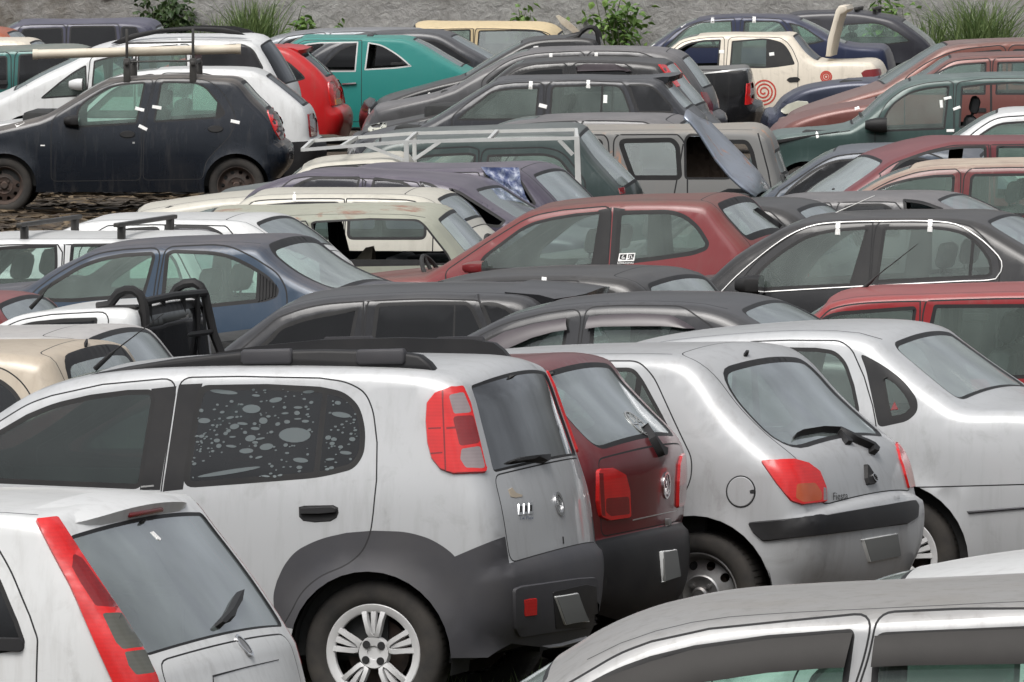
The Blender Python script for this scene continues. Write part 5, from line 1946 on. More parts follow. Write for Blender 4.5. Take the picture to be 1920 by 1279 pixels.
# ------------------------------------------------------------------ pickup with a white ladder rack
lp = car('pickup_truck', 'white pickup with a long white steel ladder rack reaching over its cab', 249, 650, 3,
         [(500, 368), (535, 344), (572, 316), (600, 307), (660, 302), (735, 299), (748, 304), (755, 320), (757, 398, 'c'), (790, 402), (1040, 402), (1080, 402)], P_IVORY, rear='tail', w=.80, zb=1.0, rs=.8, wheel=(960, 480), wb=2.6, ws=(0, 2), wsu=(.92, .9), rg=dict(a=(755, 325), b=(757, 370)),
         windows=[dict(p=[(560, 350), (585, 323), (620, 313), (690, 310), (688, 350)])])
def rack(car, name, segs, r=.020):
    b = MB()
    for (pa, ya), (pb, yb) in segs:
        xa, za = car.Py(pa[0], pa[1], ya)
        xb, zb_ = car.Py(pb[0], pb[1], yb)
        b.tube([(xa, ya, za), (xb, yb, zb_)], r, 4)
    return b.build(name, P_FRAME, car.root, smooth=False)
rack(lp, 'ladder_rack', [(((1082, 259), .62), ((757, 266), .62)), (((757, 266), .62), ((567, 281), .62)), (((1080, 243), -.62), ((777, 250), -.62)), (((777, 250), -.62), ((586, 264), -.62)),
                         (((1082, 259), .62), ((1080, 243), -.62)), (((567, 281), .62), ((586, 264), -.62)), (((917, 262), .62), ((932, 246), -.62)), (((762, 266), .62), ((780, 250), -.62)), (((640, 275), .62), ((668, 258), -.62)),
                         (((683, 271), .62), ((757, 300), .62)), (((825, 266), .62), ((775, 300), .62)), (((1048, 262), .62), ((1074, 290), .62))], .018)
rack(lp, 'rack_leg', [(((1082, 256), .62), ((1088, 400), .62))], .024)
rack(lp, 'rack_leg', [(((762, 264), .62), ((763, 400), .62))], .026)
rack(lp, 'rack_leg', [(((1080, 243), -.62), ((1084, 390), -.62))], .022)
rack(lp, 'rack_leg', [(((777, 250), -.62), ((778, 390), -.62))], .022)
# ------------------------------------------------------------------ purple hatchback with tarpaulin
ph = car('small_hatchback', 'dark purple hatchback with a missing rear side window, next to the white ladder rack', 257, 850, 14,
         [(560, 405), (605, 355), (650, 324), (700, 317), (790, 317), (897, 315), (955, 316), (982, 324), (1012, 352), (1042, 386), (1060, 415)], P_PURP, w=.80, zb=.96, ws=(0, 2), rg=dict(a=(985, 327), b=(1052, 402), ua=.88, ub=.90, r=.06), ditch=((660, 322), (960, 317)), tg=dict(a=(972, 319), b=(1060, 412), ua=.985, ub=.95),
         windows=[dict(p=[(680, 388), (715, 338), (790, 329), (797, 388)]), dict(p=[(806, 388), (812, 328), (888, 326), (893, 388)]), dict(p=[(903, 322), (968, 322), (1008, 385), (940, 388)], gl=None, door=False, r=.02)], rgl='g_rear')
def sheet(name, label, cat, car, grid, mat, yo, seed=1, amp=.02, thick=.004):
    """hanging cloth or plastic over the side of a car: grid of photo pixels, drapes over the surface"""
    r = random.Random(seed)
    g = np.array(grid, float)
    ny, nx = g.shape[:2]
    K = 5
    vs = []
    NX, NY = (nx - 1) * K + 1, (ny - 1) * K + 1
    ph_ = [r.uniform(0, 6) for _ in range(4)]
    for j in range(NY):
        for i in range(NX):
            u, v = i / K, j / K
            a, c = min(int(u), nx - 2), min(int(v), ny - 2)
            fu, fv = u - a, v - c
            q = (1 - fv) * ((1 - fu) * g[c, a] + fu * g[c, a + 1]) + fv * ((1 - fu) * g[c + 1, a] + fu * g[c + 1, a + 1])
            x, z = car.P(*q)
            y = float(car.W(x, z)) + yo + amp * (math.sin(i * 1.5 + j * .35 + ph_[0]) + .6 * math.sin(i * .8 - j * .9 + ph_[1])) + r.uniform(-.3, .3) * amp
            vs.append((x, y, z))
    n = len(vs)
    vs += [(x, y - thick, z) for x, y, z in vs]
    fs = [(j * NX + i, j * NX + i + 1, (j + 1) * NX + i + 1, (j + 1) * NX + i) for j in range(NY - 1) for i in range(NX - 1)]
    fs += [tuple(n + k for k in f)[::-1] for f in fs]
    bd = [i for i in range(NX)] + [j * NX + NX - 1 for j in range(1, NY)] + [(NY - 1) * NX + i for i in range(NX - 2, -1, -1)] + [j * NX for j in range(NY - 2, 0, -1)]
    fs += [(bd[k], bd[k - 1], n + bd[k - 1], n + bd[k]) for k in range(len(bd))]
    b = MB()
    b.add([car.M @ Vector(v) for v in vs], fs)
    o = b.build(name, mat, None, ang=60)
    tag(o, label, cat)
    return o
def tarp_mat():
    m, nt, nd, lk = nodes_of('blue_plastic')
    tc = N(nt, 'ShaderNodeTexCoord')
    a = noise(nt, tc.outputs['Object'], 9, 5, .7, 1.5)
    p = N(nt, 'ShaderNodeBsdfPrincipled')
    lk.new(mixc(nt, ramp(nt, a, .42, .62), (.045, .065, .16), (.30, .34, .42)), p.inputs['Base Color'])
    p.inputs['Roughness'].default_value = .35
    o = N(nt, 'ShaderNodeOutputMaterial')
    lk.new(p.outputs[0], o.inputs[0])
    MATS['blue_plastic'] = m
tarp_mat()
sheet('tarpaulin', 'crumpled blue plastic sheet hanging from the purple hatchback roof over its open window', 'plastic sheet', ph, [[(902, 313), (938, 314), (974, 314)], [(918, 334), (950, 334), (979, 342)], [(940, 352), (964, 356), (985, 364)], [(956, 364), (974, 372), (992, 378)], [(972, 380), (984, 385), (999, 386)]], 'blue_plastic', .02, 5, .012)

# ------------------------------------------------------------------ dark green estate, old grey van, loose bonnet
dg = car('estate_car', 'dark green estate with a big pale rear window, behind the white ladder rack', 237, 950, 4,
         [(640, 348), (690, 292), (722, 268), (787, 258), (903, 252), (1000, 249), (1050, 249), (1078, 255), (1110, 296), (1150, 340), (1168, 362), (1180, 395)], P_DGREEN, w=.82, zb=1.0, rs=.8, crown=2.5, ws=(0, 2), rg=dict(a=(1080, 258), b=(1166, 358), ua=.90, ub=.95, r=.08, m=0), rgl='g_dusty_sheen',
         windows=[dict(p=[(715, 348), (770, 298), (800, 290), (880, 286), (893, 290), (888, 348)], r=.02), dict(p=[(904, 348), (914, 290), (1020, 287), (1050, 295), (1090, 348)], r=.02)])
dg.patch('tail_light', [(1158, 352), (1172, 350), (1174, 364), (1162, 366)], 'dark_red_lens', .004, fr=3)
gv = car('van', 'old worn grey van with square windows, one pane gone, beside the leaning bonnet', 229, 1280, 2,
         [(760, 345), (850, 285), (920, 256), (960, 248), (1100, 246), (1290, 245), (1390, 245), (1420, 248), (1436, 262), (1450, 305), (1462, 345), (1468, 385)], P_VAN, w=.82, zb=1.02, rs=.7, tum=.10, crown=1.5, ws=(0, 2), rg=dict(a=(1440, 280), b=(1460, 340), ua=.8, ub=.82), ditch=((960, 248), (1410, 247)), handles=False, glass='g_dusty_sheen',
         windows=[dict(p=[(940, 335), (985, 262), (1130, 260), (1135, 336)], r=.05), dict(p=[(1156, 260), (1262, 258), (1275, 272), (1279, 331), (1272, 338), (1184, 338), (1170, 300)], r=.06, gk=.04),
                  dict(p=[(1291, 250), (1330, 252), (1376, 337), (1283, 337), (1282, 262)], r=.04, gl=None, door=False), dict(p=[(1346, 262), (1402, 262), (1413, 281), (1424, 332), (1380, 334)], r=.04, gl=None, gk=.035, door=False)],
         seams=[[(1421, 250), (1428, 275), (1440, 320), (1450, 375)], [(1281, 270), (1276, 300), (1264, 365)]])
b = MB()   # rusty inner sheet seen where the pane is gone
x0, z0 = gv.Py(1286, 330, .3)
x1, z1 = gv.Py(1372, 256, .3)
nx, nz = 12, 8
r_ = random.Random(8)
b.add([(x0 + (x1 - x0) * i / nx, .42 + r_.uniform(-.03, .03) - .1 * j / nz, z0 - .05 + (z1 - z0 + .05) * j / nz) for j in range(nz + 1) for i in range(nx + 1)], [(j * (nx + 1) + i, j * (nx + 1) + i + 1, (j + 1) * (nx + 1) + i + 1, (j + 1) * (nx + 1) + i) for j in range(nz) for i in range(nx)])
b.build('rusty_partition', 'wood_rust', gv.root)


def loose_bonnet():
    """bent sheet-metal bonnet leaning against the van"""
    s_ = 233.
    L_ = [(1281, 222), (1292, 238), (1312, 262), (1340, 300), (1366, 326), (1388, 348), (1415, 374)]
    R_ = [(1290, 205), (1308, 217), (1330, 232), (1360, 268), (1392, 300), (1420, 324), (1446, 356)]
    n, k = len(L_), 9
    vs = []
    for i in range(n):
        a, c = at_depth(*L_[i], s_ * 1.006), at_depth(*R_[i], s_ * .992)
        for j in range(k):
            v = j / (k - 1)
            p = a.lerp(c, v)
            p = p + Vector((0, -.10 * math.sin(math.pi * v) + .05 * math.sin(i * 1.7 + v * 5) * v, .03 * math.sin(i * 1.1 + 4 * v)))
            vs.append(p)
    fs = [(i * k + j, i * k + j + 1, (i + 1) * k + j + 1, (i + 1) * k + j) for i in range(n - 1) for j in range(k - 1)]
    b = MB()
    b.add(vs, fs)
    o = b.build('car_bonnet', paint('bare_blue_grey_sheet', (.30, .34, .41), .6, .33, .30, (.30, .25, .20), rust=.5), None, ang=60)
    sd_ = o.modifiers.new('sheet_metal', 'SOLIDIFY')
    sd_.thickness = .02
    tag(o, 'bent blue-grey bonnet leaning against the old grey van', 'car bonnet')


loose_bonnet()
gr = car('small_hatchback', 'dusty grey car showing only its roof, between the tagged grey estate and the old van', 219, 1150, 9,
         [(830, 310), (890, 258), (950, 232), (1010, 224), (1094, 220), (1187, 221), (1245, 226), (1275, 240), (1310, 275), (1330, 305)], P_GREY, w=.80, zb=.95, ws=(0, 3), rg=dict(a=(1262, 232), b=(1326, 295)), windows=[dict(p=[(910, 310), (960, 243), (1080, 235), (1080, 310)]), dict(p=[(1092, 310), (1095, 234), (1220, 236), (1270, 300)])], tg=dict(a=(1246, 226), b=(1330, 300), ua=.98, ub=.95))

# ------------------------------------------------------------------ right of the middle: dark wagon, dark saloon, red cars
hv = car('estate_car', 'graphite estate with near-black windows and roof spoiler, behind the roof rails of the tall hatchback', 362, 750, 10,
         [(350, 715), (420, 656), (491, 604), (519, 584), (552, 571), (613, 559), (694, 553), (796, 549), (893, 551), (972, 555), (1006, 568), (1044, 620), (1072, 680), (1082, 720)], P_GRAPH, w=.82, zb=.96, tum=.22, ws=(0, 4), rg=dict(a=(1010, 575), b=(1070, 670)), glass='g_dark', ditch=((530, 580), (965, 556)),
         windows=[dict(p=[(430, 695), (505, 634), (523, 612), (572, 594), (668, 576), (673, 580), (650, 695)], r=.02), dict(p=[(704, 574), (711, 568), (800, 565), (877, 565), (889, 579), (902, 607), (916, 650), (916, 695), (688, 695)], r=.02, bars=[[(851, 563), (854, 563), (850, 700), (846, 700)]]),
                  dict(p=[(897, 567), (930, 566), (958, 579), (985, 610), (1000, 650), (960, 668), (928, 640)], door=False, r=.02)], seams=[[(893, 552), (904, 580), (922, 625), (940, 690)]])
x_, z_ = hv.P(978, 553, .06)
lip(hv, (x_, z_), .58, -.022, .04, .30, P_GRAPH)
hv.tape((1019, 527, 94)) if False else None
dk = car('saloon_car', 'dark grey saloon with purple-brown wind deflectors over both door windows', 376, 1090, 15,
         [(760, 720), (851, 646), (891, 624), (946, 597), (1019, 579), (1092, 570), (1165, 566), (1278, 568), (1330, 574), (1372, 586), (1420, 610), (1470, 642), (1510, 665)], P_GRAPH, rear='sedan', trunk=.42, w=.80, zb=.93, ws=(0, 4), rg=dict(a=(1376, 588), b=(1500, 660), ua=.9, ub=.92, m=0, r=.12), rgl='g_rear', glass='g_clear', ditch=((900, 622), (1360, 583)),
         windows=[dict(p=[(830, 715), (880, 652), (930, 625), (1000, 606), (1063, 596), (1068, 600), (1050, 700), (1040, 715)], r=.02), dict(p=[(1100, 715), (1108, 598), (1116, 590), (1200, 588), (1262, 592), (1282, 604), (1320, 650), (1340, 715)], r=.03)],
         doors=[[(780, 715), (851, 655), (891, 633), (946, 606), (1019, 588), (1092, 577), (1084, 640), (1072, 720), (1072, 800), (800, 800)], [(1098, 576), (1165, 573), (1278, 574), (1310, 595), (1345, 620), (1380, 680), (1390, 760), (1360, 800), (1078, 800), (1078, 720), (1090, 640)]])
P_VIS = plain('purple_acrylic', (.050, .040, .046), .30, var=.4, scale=4, spec=.5, vcol=(.09, .075, .082))
visor(dk, [(860, 680), (905, 644), (946, 622), (1000, 607), (1040, 600), (1062, 597), (1066, 618), (1040, 622), (1000, 633), (955, 653), (925, 672), (890, 700)], dk.obj['door0'], P_VIS)
visor(dk, [(1104, 594), (1130, 590), (1200, 588), (1258, 591), (1280, 601), (1304, 616), (1285, 615), (1262, 612), (1240, 611), (1200, 611), (1130, 612), (1100, 616)], dk.obj['door1'], P_VIS)
bk = car('estate_car', 'black estate with a white paper tag on its roof edge, behind the graphite estate', 344, 1060, 19,
         [(620, 640), (700, 578), (790, 541), (855, 526), (946, 517), (1055, 515), (1140, 519), (1182, 526), (1208, 545), (1240, 598), (1270, 655)], P_BLACK, w=.80, zb=.96, ws=(0, 2), rg=dict(a=(1200, 538), b=(1262, 640), ua=.92, ub=.92, r=.08, m=0), glass='g_dark', rgl='g_dusty_sheen',
         windows=[dict(p=[(720, 640), (800, 556), (890, 537), (885, 640)]), dict(p=[(900, 640), (905, 536), (1050, 531), (1082, 544), (1092, 575), (1092, 640)], r=.03), dict(p=[(1100, 560), (1095, 538), (1130, 537), (1165, 553), (1190, 590), (1190, 640), (1104, 640)], r=.03, door=False)], tg=dict(a=(1145, 519), b=(1268, 650), ua=.985, ub=.95))
bk.tape((1020, 527, 94), w=10, l=15)
bk.tape((826, 531, -6), w=8, l=14)
rd = car('small_hatchback', 'bright red boxy hatchback with square windows, directly behind the silver saloon', 361, 1740, 9,
         [(1335, 722), (1430, 655), (1528, 593), (1555, 570), (1613, 558), (1730, 553), (1918, 548), (2150, 549), (2250, 560), (2300, 640), (2330, 700)], P_RED2, w=.78, zb=.86, rs=.7, tum=.16, ws=(0, 3), rg=dict(a=(2255, 566), b=(2326, 690)), ditch=((1560, 570), (2240, 559)), glass='g_clear',
         windows=[dict(p=[(1440, 712), (1500, 630), (1550, 590), (1574, 584), (1714, 574), (1719, 580), (1700, 712)], r=.02, gl='g_clear'), dict(p=[(1733, 712), (1742, 611), (1751, 571), (1919, 570), (2080, 572), (2150, 708)], r=.02)])
rd.rod('antenna', [(1609, 550), (1632, 529), (1642, 519), (1720, 458)], .1, [.013, .010, .0035, .002], 'rubber')

# ------------------------------------------------------------------ red two-door, black executive saloon
r2 = car('small_hatchback', 'faded red two-door hatchback with black roof dust, black B pillar and red mirror', 294, 1140, 15,
         [(800, 516), (827, 500), (868, 474), (909, 448), (982, 402), (1010, 393), (1055, 386), (1146, 378), (1237, 376), (1305, 377), (1334, 382), (1364, 416), (1394, 450), (1408, 470), (1428, 516), (1434, 560, 'c'), (1448, 570), (1450, 600), (1436, 640)], P_RED, rear=None, w=.80, zb=.885, ws=(1, 5), rg=dict(a=(1338, 385), b=(1398, 456), ua=.95, ub=.96, m=0, r=.09, gk=.05), rgl='g_dusty_sheen', ditch=((1000, 396), (1325, 379)), glass='g_clear', tg=dict(a=(1310, 377), b=(1433, 556), ua=.99, ub=.94), wheel=(1300, 690),
         windows=[dict(p=[(893, 506), (903, 482), (940, 454), (975, 428), (1000, 416), (1037, 407), (1080, 400), (1126, 396), (1129, 400), (1121, 450), (1113, 500), (1040, 506), (927, 509)], r=.02), dict(p=[(1158, 400), (1168, 395), (1256, 393), (1286, 402), (1312, 424), (1331, 456), (1326, 469), (1300, 479), (1237, 488), (1152, 498), (1154, 450)], r=.03, gk=.028, door=False)],
         doors=[[(835, 508), (909, 457), (982, 412), (1010, 402), (1055, 394), (1147, 386), (1144, 440), (1139, 510), (1139, 650), (850, 650)]], regs=[dict(name='pillar', paint=True, mat='black_plastic', p=[(1122, 394), (1147, 389), (1141, 500), (1108, 503)]), dict(name='pillar', paint=True, mat='black_plastic', p=[(1150, 389), (1172, 392), (1160, 498), (1143, 500)])])
r2.mirror(905, 500, .17, .085, P_RED)
r2.patch('tail_light', [(1398, 470), (1418, 466), (1432, 500), (1436, 535), (1418, 540)], 'dark_red_lens', .01, mirror=True, fr=4)
r2.patch('wiper', [(1412, 393), (1416, 392), (1442, 410), (1478, 434), (1476, 438), (1440, 414)], 'rubber', .025)
st = r2.patch('window_sticker', [(1161, 475), (1192, 474), (1189, 490), (1158, 491)], 'paper', .003, r2.obj['win1'], bev=.6)
st2 = r2.patch('window_sticker', [(1163, 477), (1176, 476.5), (1174, 488.5), (1160.5, 489)], 'seam_dark', .0045, st, bev=.5)
st2 = r2.patch('window_sticker', [(1178, 476.5), (1190, 476), (1187.5, 488), (1176, 488.5)], 'seam_dark', .0045, st, bev=.5)
r2.text('6', 1168.5, 483, 8, 'paper', r2.obj['win1'], 0, wide=1.2)
r2.text('0', 1182.5, 482.5, 8, 'paper', r2.obj['win1'], 0, wide=1.2)
r2.text('BORRACHAS', 1173, 494, 3.2, 'paper', r2.obj['win1'], 1, wide=1.15)
ex = car('saloon_car', 'black executive saloon with a bright chrome line around its side windows', 305, 1650, 15,
         [(1322, 533), (1378, 482), (1440, 444), (1472, 427), (1503, 418), (1535, 413), (1574, 410), (1652, 407), (1742, 407), (1798, 409), (1843, 419), (1880, 440), (1920, 464), (1965, 490)], P_BLACK, rear='sedan', trunk=.6, w=.83, zb=.89, tum=.30, ws=(0, 4), rg=dict(a=(1843, 419), b=(1955, 484), ua=.92, ub=.92, m=0, r=.1), rgl='g_rear', glass='g_clear',
         windows=[dict(p=[(1390, 548), (1425, 502), (1464, 470), (1511, 441), (1554, 430), (1630, 424), (1620, 460), (1597, 537), (1448, 544)], r=.02), dict(p=[(1655, 430), (1661, 425), (1761, 424), (1808, 433), (1840, 459), (1860, 490), (1861, 515), (1850, 521), (1640, 531)], r=.02, bars=[[(1822, 440), (1828, 446), (1820, 530), (1814, 530)]])],
         regs=[dict(name='pillar', paint=True, mat='black_plastic', p=[(1622, 422), (1668, 420), (1645, 535), (1590, 540)])])
ch = [(1347, 553), (1380, 519), (1417, 487), (1460, 454), (1496, 433), (1530, 421.5), (1574, 417), (1652, 415), (1742, 415), (1793, 421), (1832, 443), (1863, 470), (1878, 490), (1877, 509), (1867, 523), (1808, 527), (1613, 537), (1456, 546), (1360, 553)]
q = crom([ex.P(*p) for p in ch], .06)
m_ = MB()
m_.tube([(a_, float(w_) + .003, c_) for (a_, c_), w_ in zip(q, ex.Wf(q))], .0046, 5)
m_.build('chrome_moulding', plain('thin_chrome', (.5, .5, .49), .35, .7, var=.3), ex.root)
ex.mirror(1420, 533, .20, .125, 'rubber', .10)
ex.tape((1571, 429, 93), (1744, 423.5, 93), w=10, l=24)
ex.rod('antenna', [(1530, 415), (1560, 402), (1640, 367)], .05, [.006, .004, .0025], 'dull_chrome')
h2 = car('small_hatchback', 'black hatchback with chrome-edged rear window, between the faded red two-door and black executive saloon', 283, 1450, 15,
         [(1190, 470), (1260, 415), (1320, 392), (1380, 385), (1440, 386), (1478, 396), (1505, 415), (1530, 448), (1545, 480)], P_BLACK, w=.79, zb=.95, ws=(0, 2), rg=dict(a=(1482, 399), b=(1532, 452), ua=.86, ub=.88, m=0, gk=.03), rgl='g_rear', windows=[dict(p=[(1230, 470), (1300, 408), (1365, 399), (1370, 470)]), dict(p=[(1380, 470), (1380, 399), (1430, 400), (1480, 450)])])
gb = car('saloon_car', 'grey saloon with a broken rear quarter window, behind the black executive saloon', 274, 1620, 14,
         [(1330, 450), (1400, 402), (1446, 380), (1530, 373), (1620, 370), (1700, 371), (1745, 377), (1780, 391), (1820, 412), (1850, 430)], P_GREY, rear='sedan', trunk=.5, w=.80, zb=.95, ws=(0, 2), rg=dict(a=(1750, 379), b=(1840, 424), ua=.9, ub=.9, m=0), rgl='g_rear', glass='g_tint',
         windows=[dict(p=[(1430, 445), (1470, 398), (1550, 386), (1552, 445)]), dict(p=[(1574, 445), (1582, 387), (1600, 382), (1660, 381), (1682, 400), (1690, 445)], r=.03), dict(p=[(1691, 373), (1727, 376), (1768, 391), (1745, 435), (1702, 435)], gl=None, door=False, r=.01)])
# ------------------------------------------------------------------ navy hatchback with pipe rack, far left
nv = car('small_hatchback', 'navy blue hatchback with dusty roof, rusty steel wheels and a tall roof rack', 184, 300, 1,
         [(-90, 345), (-100, 310), (-92, 280), (-70, 262), (-30, 247), (0, 240), (40, 230), (72, 222, 'c'), (97, 210), (140, 184), (187, 157), (205, 150), (235, 147), (290, 144), (350, 143), (400, 146), (437, 148), (451, 155), (475, 182), (503, 210), (518, 232), (524, 264, 'c'), (535, 271), (542, 284), (540, 308), (518, 334)],
         P_NAVY, front=None, rear=None, crown=.2, w=.80, lod=2, wheel=(443, 350), wb=2.37, wr=.285, arch=.33, rim='rusty_rim', zb=.885, ws=(7, 11), rg=dict(a=(450, 155), b=(502, 207), ua=.93, ub=.93, m=0, r=.07, gk=.04), rgl='g_dusty_sheen', glass='g_green', ditch=((200, 151), (440, 149)), flare=.018,
         windows=[dict(p=[(143, 240), (143, 206), (160, 187), (200, 164), (227, 156), (274, 153), (257, 233)], r=.03, gk=.02), dict(p=[(287, 230), (300, 157), (306, 152), (367, 153), (388, 163), (410, 190), (424, 213), (414, 222)], r=.03, gk=.02, bars=[[(408, 184), (430, 210), (418, 226), (403, 226)]])],
         doors=[[(96, 222), (130, 200), (187, 166), (215, 155), (290, 147), (279, 190), (266, 240), (264, 338), (96, 340)], [(293, 147), (350, 147), (393, 151), (418, 173), (438, 207), (443, 230), (430, 257), (402, 285), (386, 303), (380, 336), (268, 338), (270, 240), (283, 190)]],
         regs=[dict(name='bumper', mat=P_NAVY, p=[(470, 283), (510, 268), (700, 266), (700, 420), (505, 420), (492, 330)])], hcol='rubber', handles=False)
for d_, x, y in ((0, 239, 252), (1, 404, 242)):
    a = np.linspace(0, 2 * math.pi, 19)[:-1]
    nv.patch('handle', [(x + 15 * math.cos(t), y + 7 * math.sin(t)) for t in a], 'rubber', .012, nv.obj['door%d' % d_])
nv.patch('key_lock', [(248, 266), (253, 266), (253, 270), (248, 270)], 'dull_chrome', .006, nv.obj['door0'], bev=.6)
tl = nv.patch('tail_light', [(499, 206), (522, 206), (535, 213), (536, 233), (533, 262), (524, 263), (514, 246), (506, 226)], 'red_lens', .012, mirror=True, fr=3,
              zones=[('turn_lens', [(514, 213), (530, 212), (532, 227), (517, 228)], 'amber_lens', 2), ('reversing_lens', [(518, 229), (532, 228), (532, 236), (520, 237)], 'pale_lens', 1)])
nv.mirror(140, 226, .19, .12, 'rubber', .08)
nv.tape((262, 205, 14), (294, 201.5, 10), (268, 239.5, 26), (441, 228.5, 12), (37, 232, -30), w=7, l=18)
nv.tape((80, 273, 0), w=3, l=9)
def rackposts():
    b = MB()
    for x in (238, 362):
        for yy in (.62, -.62):
            xx, zz = nv.Py(x, 146, .62)
            b.box((xx - .035, yy - .03, zz - .05), (xx + .035, yy + .03, zz + (.20 if yy > 0 else .14)), 0, .008)
            if yy > 0:
                b.box((xx - .014, yy - .014, zz + .19), (xx + .014, yy + .014, zz + .50), 0, .003)
        b.box((xx - .02, -.68, zz + .13), (xx + .02, .68, zz + .17), 0, .006)
    x0, z0 = nv.Py(238, 116, .62)
    x1, z1 = nv.Py(362, 114, .62)
    for zz in (0, .19):
        for yy in (.62,):
            b.tube([(x0, yy, z0 + zz), (x1, yy, z1 + zz)], .010, 6)
    b.build('roof_rack', plain('dark_steel', (.035, .033, .03), .5, var=.6), nv.root)
rackposts()
b = MB()
pa, pb = nv.Py(67, 102, .53), nv.Py(446, 92, .53)
b.tube([nv.M @ Vector((pa[0], .52, pa[1])), nv.M @ Vector((pb[0], .52, pb[1]))], .048, 16)
cap = [nv.M @ Vector((pb[0] + d, .52, pb[1])) for d in (.02, -.03)]
b.tube(cap, .053, 16)
cap = [nv.M @ Vector((pa[0] + d, .52, pa[1])) for d in (.03, -.02)]
b.tube(cap, .053, 16)
tag(b.build('plastic_pipe', plain('cream_plastic', (.60, .55, .45), .5, var=.5, scale=5, vcol=(.45, .38, .28))), 'long cream plastic pipe lying on the roof rack of the navy hatchback', 'pipe')
w2 = car('small_hatchback', 'white hatchback half hidden behind the navy hatchback, dark red tail light showing', 176, 450, 2,
         [(90, 225), (160, 172), (225, 142), (300, 131), (370, 129), (465, 132), (494, 142), (540, 177), (570, 205), (578, 226), (582, 260, 'c'), (592, 268), (595, 285), (588, 320)], P_WHITE, rear=None, crown=.6, w=.80, zb=.93, ws=(0, 3), rg=dict(a=(496, 145), b=(566, 202), ua=.95, ub=.95, m=0, gk=.03), rgl='g_dark', lod=3,
         windows=[dict(p=[(150, 222), (220, 158), (290, 146), (290, 222)]), dict(p=[(302, 222), (305, 145), (400, 145), (440, 190), (440, 222)])], regs=[dict(name='bumper', mat='black_plastic', p=[(520, 268), (700, 258), (700, 420), (520, 420)])])
w2.patch('tail_light', [(576, 214), (586, 212), (593, 226), (593, 256), (580, 258)], 'dark_red_lens', .016)
rh = car('small_hatchback', 'bright red hatchback with roof spoiler and red tail light beside the turquoise coupe', 152, 500, 4,
         [(210, 200), (300, 130), (380, 98), (450, 89), (517, 87), (552, 96), (590, 125), (612, 150), (622, 168), (628, 200, 'c'), (639, 207), (644, 226), (636, 255)], P_REDH, rear=None, crown=.5, w=.80, zb=.95, ws=(0, 2), rg=dict(a=(556, 99), b=(610, 146), ua=.92, ub=.92, m=0, gk=.03), rgl='g_dark', glass='g_tint', lod=3,
         windows=[dict(p=[(290, 190), (370, 112), (440, 104), (440, 190)]), dict(p=[(500, 140), (505, 108), (537, 112), (566, 138), (574, 148), (552, 154)], r=.04, door=False)], doors=[[(250, 190), (370, 108), (445, 100), (445, 260), (250, 260)]], handles=False)
x_, z_ = rh.P(540, 90, .06)
lip(rh, (x_, z_), .55, -.03, .05, .22, P_REDH)
rh.patch('tail_light', [(614, 153), (636, 150), (640, 166), (641, 196), (620, 200), (616, 180)], 'red_lens', .014, mirror=True, fr=3)
rh.patch('turn_lens', [(626, 186), (638, 184), (640, 195), (627, 198)], 'amber_lens', .018)
ww = car('estate_car', 'white estate with black roof rails and dark tailgate glass, behind the navy hatchback', 160, 300, 6,
         [(-60, 215), (-20, 196), (20, 178, 'c'), (80, 145), (140, 117), (172, 101), (205, 91), (260, 80), (333, 76), (430, 77), (474, 80), (490, 96), (512, 135), (526, 165), (532, 200)], P_WHITE, front='nose', hatchdx=.05, crown=3.3, w=.81, zb=.98, ws=(2, 5), rg=dict(a=(484, 88), b=(524, 162), ua=.97, ub=.97, m=0, gk=.02), rgl='g_dark', glass='g_tint', lod=3, ditch=((180, 100), (470, 81)),
         windows=[dict(p=[(73, 186), (110, 155), (138, 134), (162, 121), (164, 180)], gl='g_clear', r=.02, door=False), dict(p=[(170, 182), (176, 114), (238, 98), (250, 99), (250, 182)], gl='g_green', r=.02), dict(p=[(258, 182), (258, 97), (350, 90), (354, 182)], r=.02, gl='g_green'), dict(p=[(362, 135), (362, 88), (453, 81), (475, 91), (496, 131)], r=.03, door=False)])
ww.mirror(150, 158, .20, .14, P_WHITE)
ww.slab('roof_rail', [(207, 82), (230, 70), (250, 63), (300, 54), (360, 50), (417, 52), (445, 58), (460, 66), (430, 64), (360, 57), (300, 62), (255, 72), (228, 82)], .52, .47, 'rubber', both=True, bev=.01)
ww.tape((336, 78, 92), (255, 88, 92), w=6, l=14)
# ------------------------------------------------------------------ turquoise coupe
tq = car('coupe', 'old turquoise two-door coupe with its side glass missing and chrome window frames', 148, 680, 3,
         [(420, 150), (490, 130), (520, 108), (548, 82), (570, 72), (620, 71), (677, 71), (735, 72), (760, 74), (790, 86), (830, 110), (876, 136), (900, 146), (925, 158)], P_TURQ, rear='tail', w=.86, zb=.98, rs=.8, ws=(1, 4), rg=dict(a=(765, 78), b=(868, 133), ua=.78, ub=.82, m=.04), tum=.22, lod=2, wheel=(800, 250), wb=2.65,
         windows=[dict(p=[(525, 136), (555, 92), (572, 82), (600, 79), (672, 78), (667, 135)], gl=None, gk=.018, frame='dull_chrome', r=.01), dict(p=[(683, 132), (690, 79), (715, 83), (746, 101), (773, 125), (740, 129)], gl=None, door=False, gk=.018, frame='dull_chrome', r=.01)], seat='seat_tan', hcol='dull_chrome', handles=False, ditch=((560, 78), (755, 75)))
for o_ in tq.root.children:
    if o_.name.startswith(('seat', 'rear_seat')):
        o_.location.z += .16
tq.patch('handle', [(640, 156), (668, 154), (669, 158), (641, 160)], 'chrome', .03, tq.obj['door0'], bev=.8)
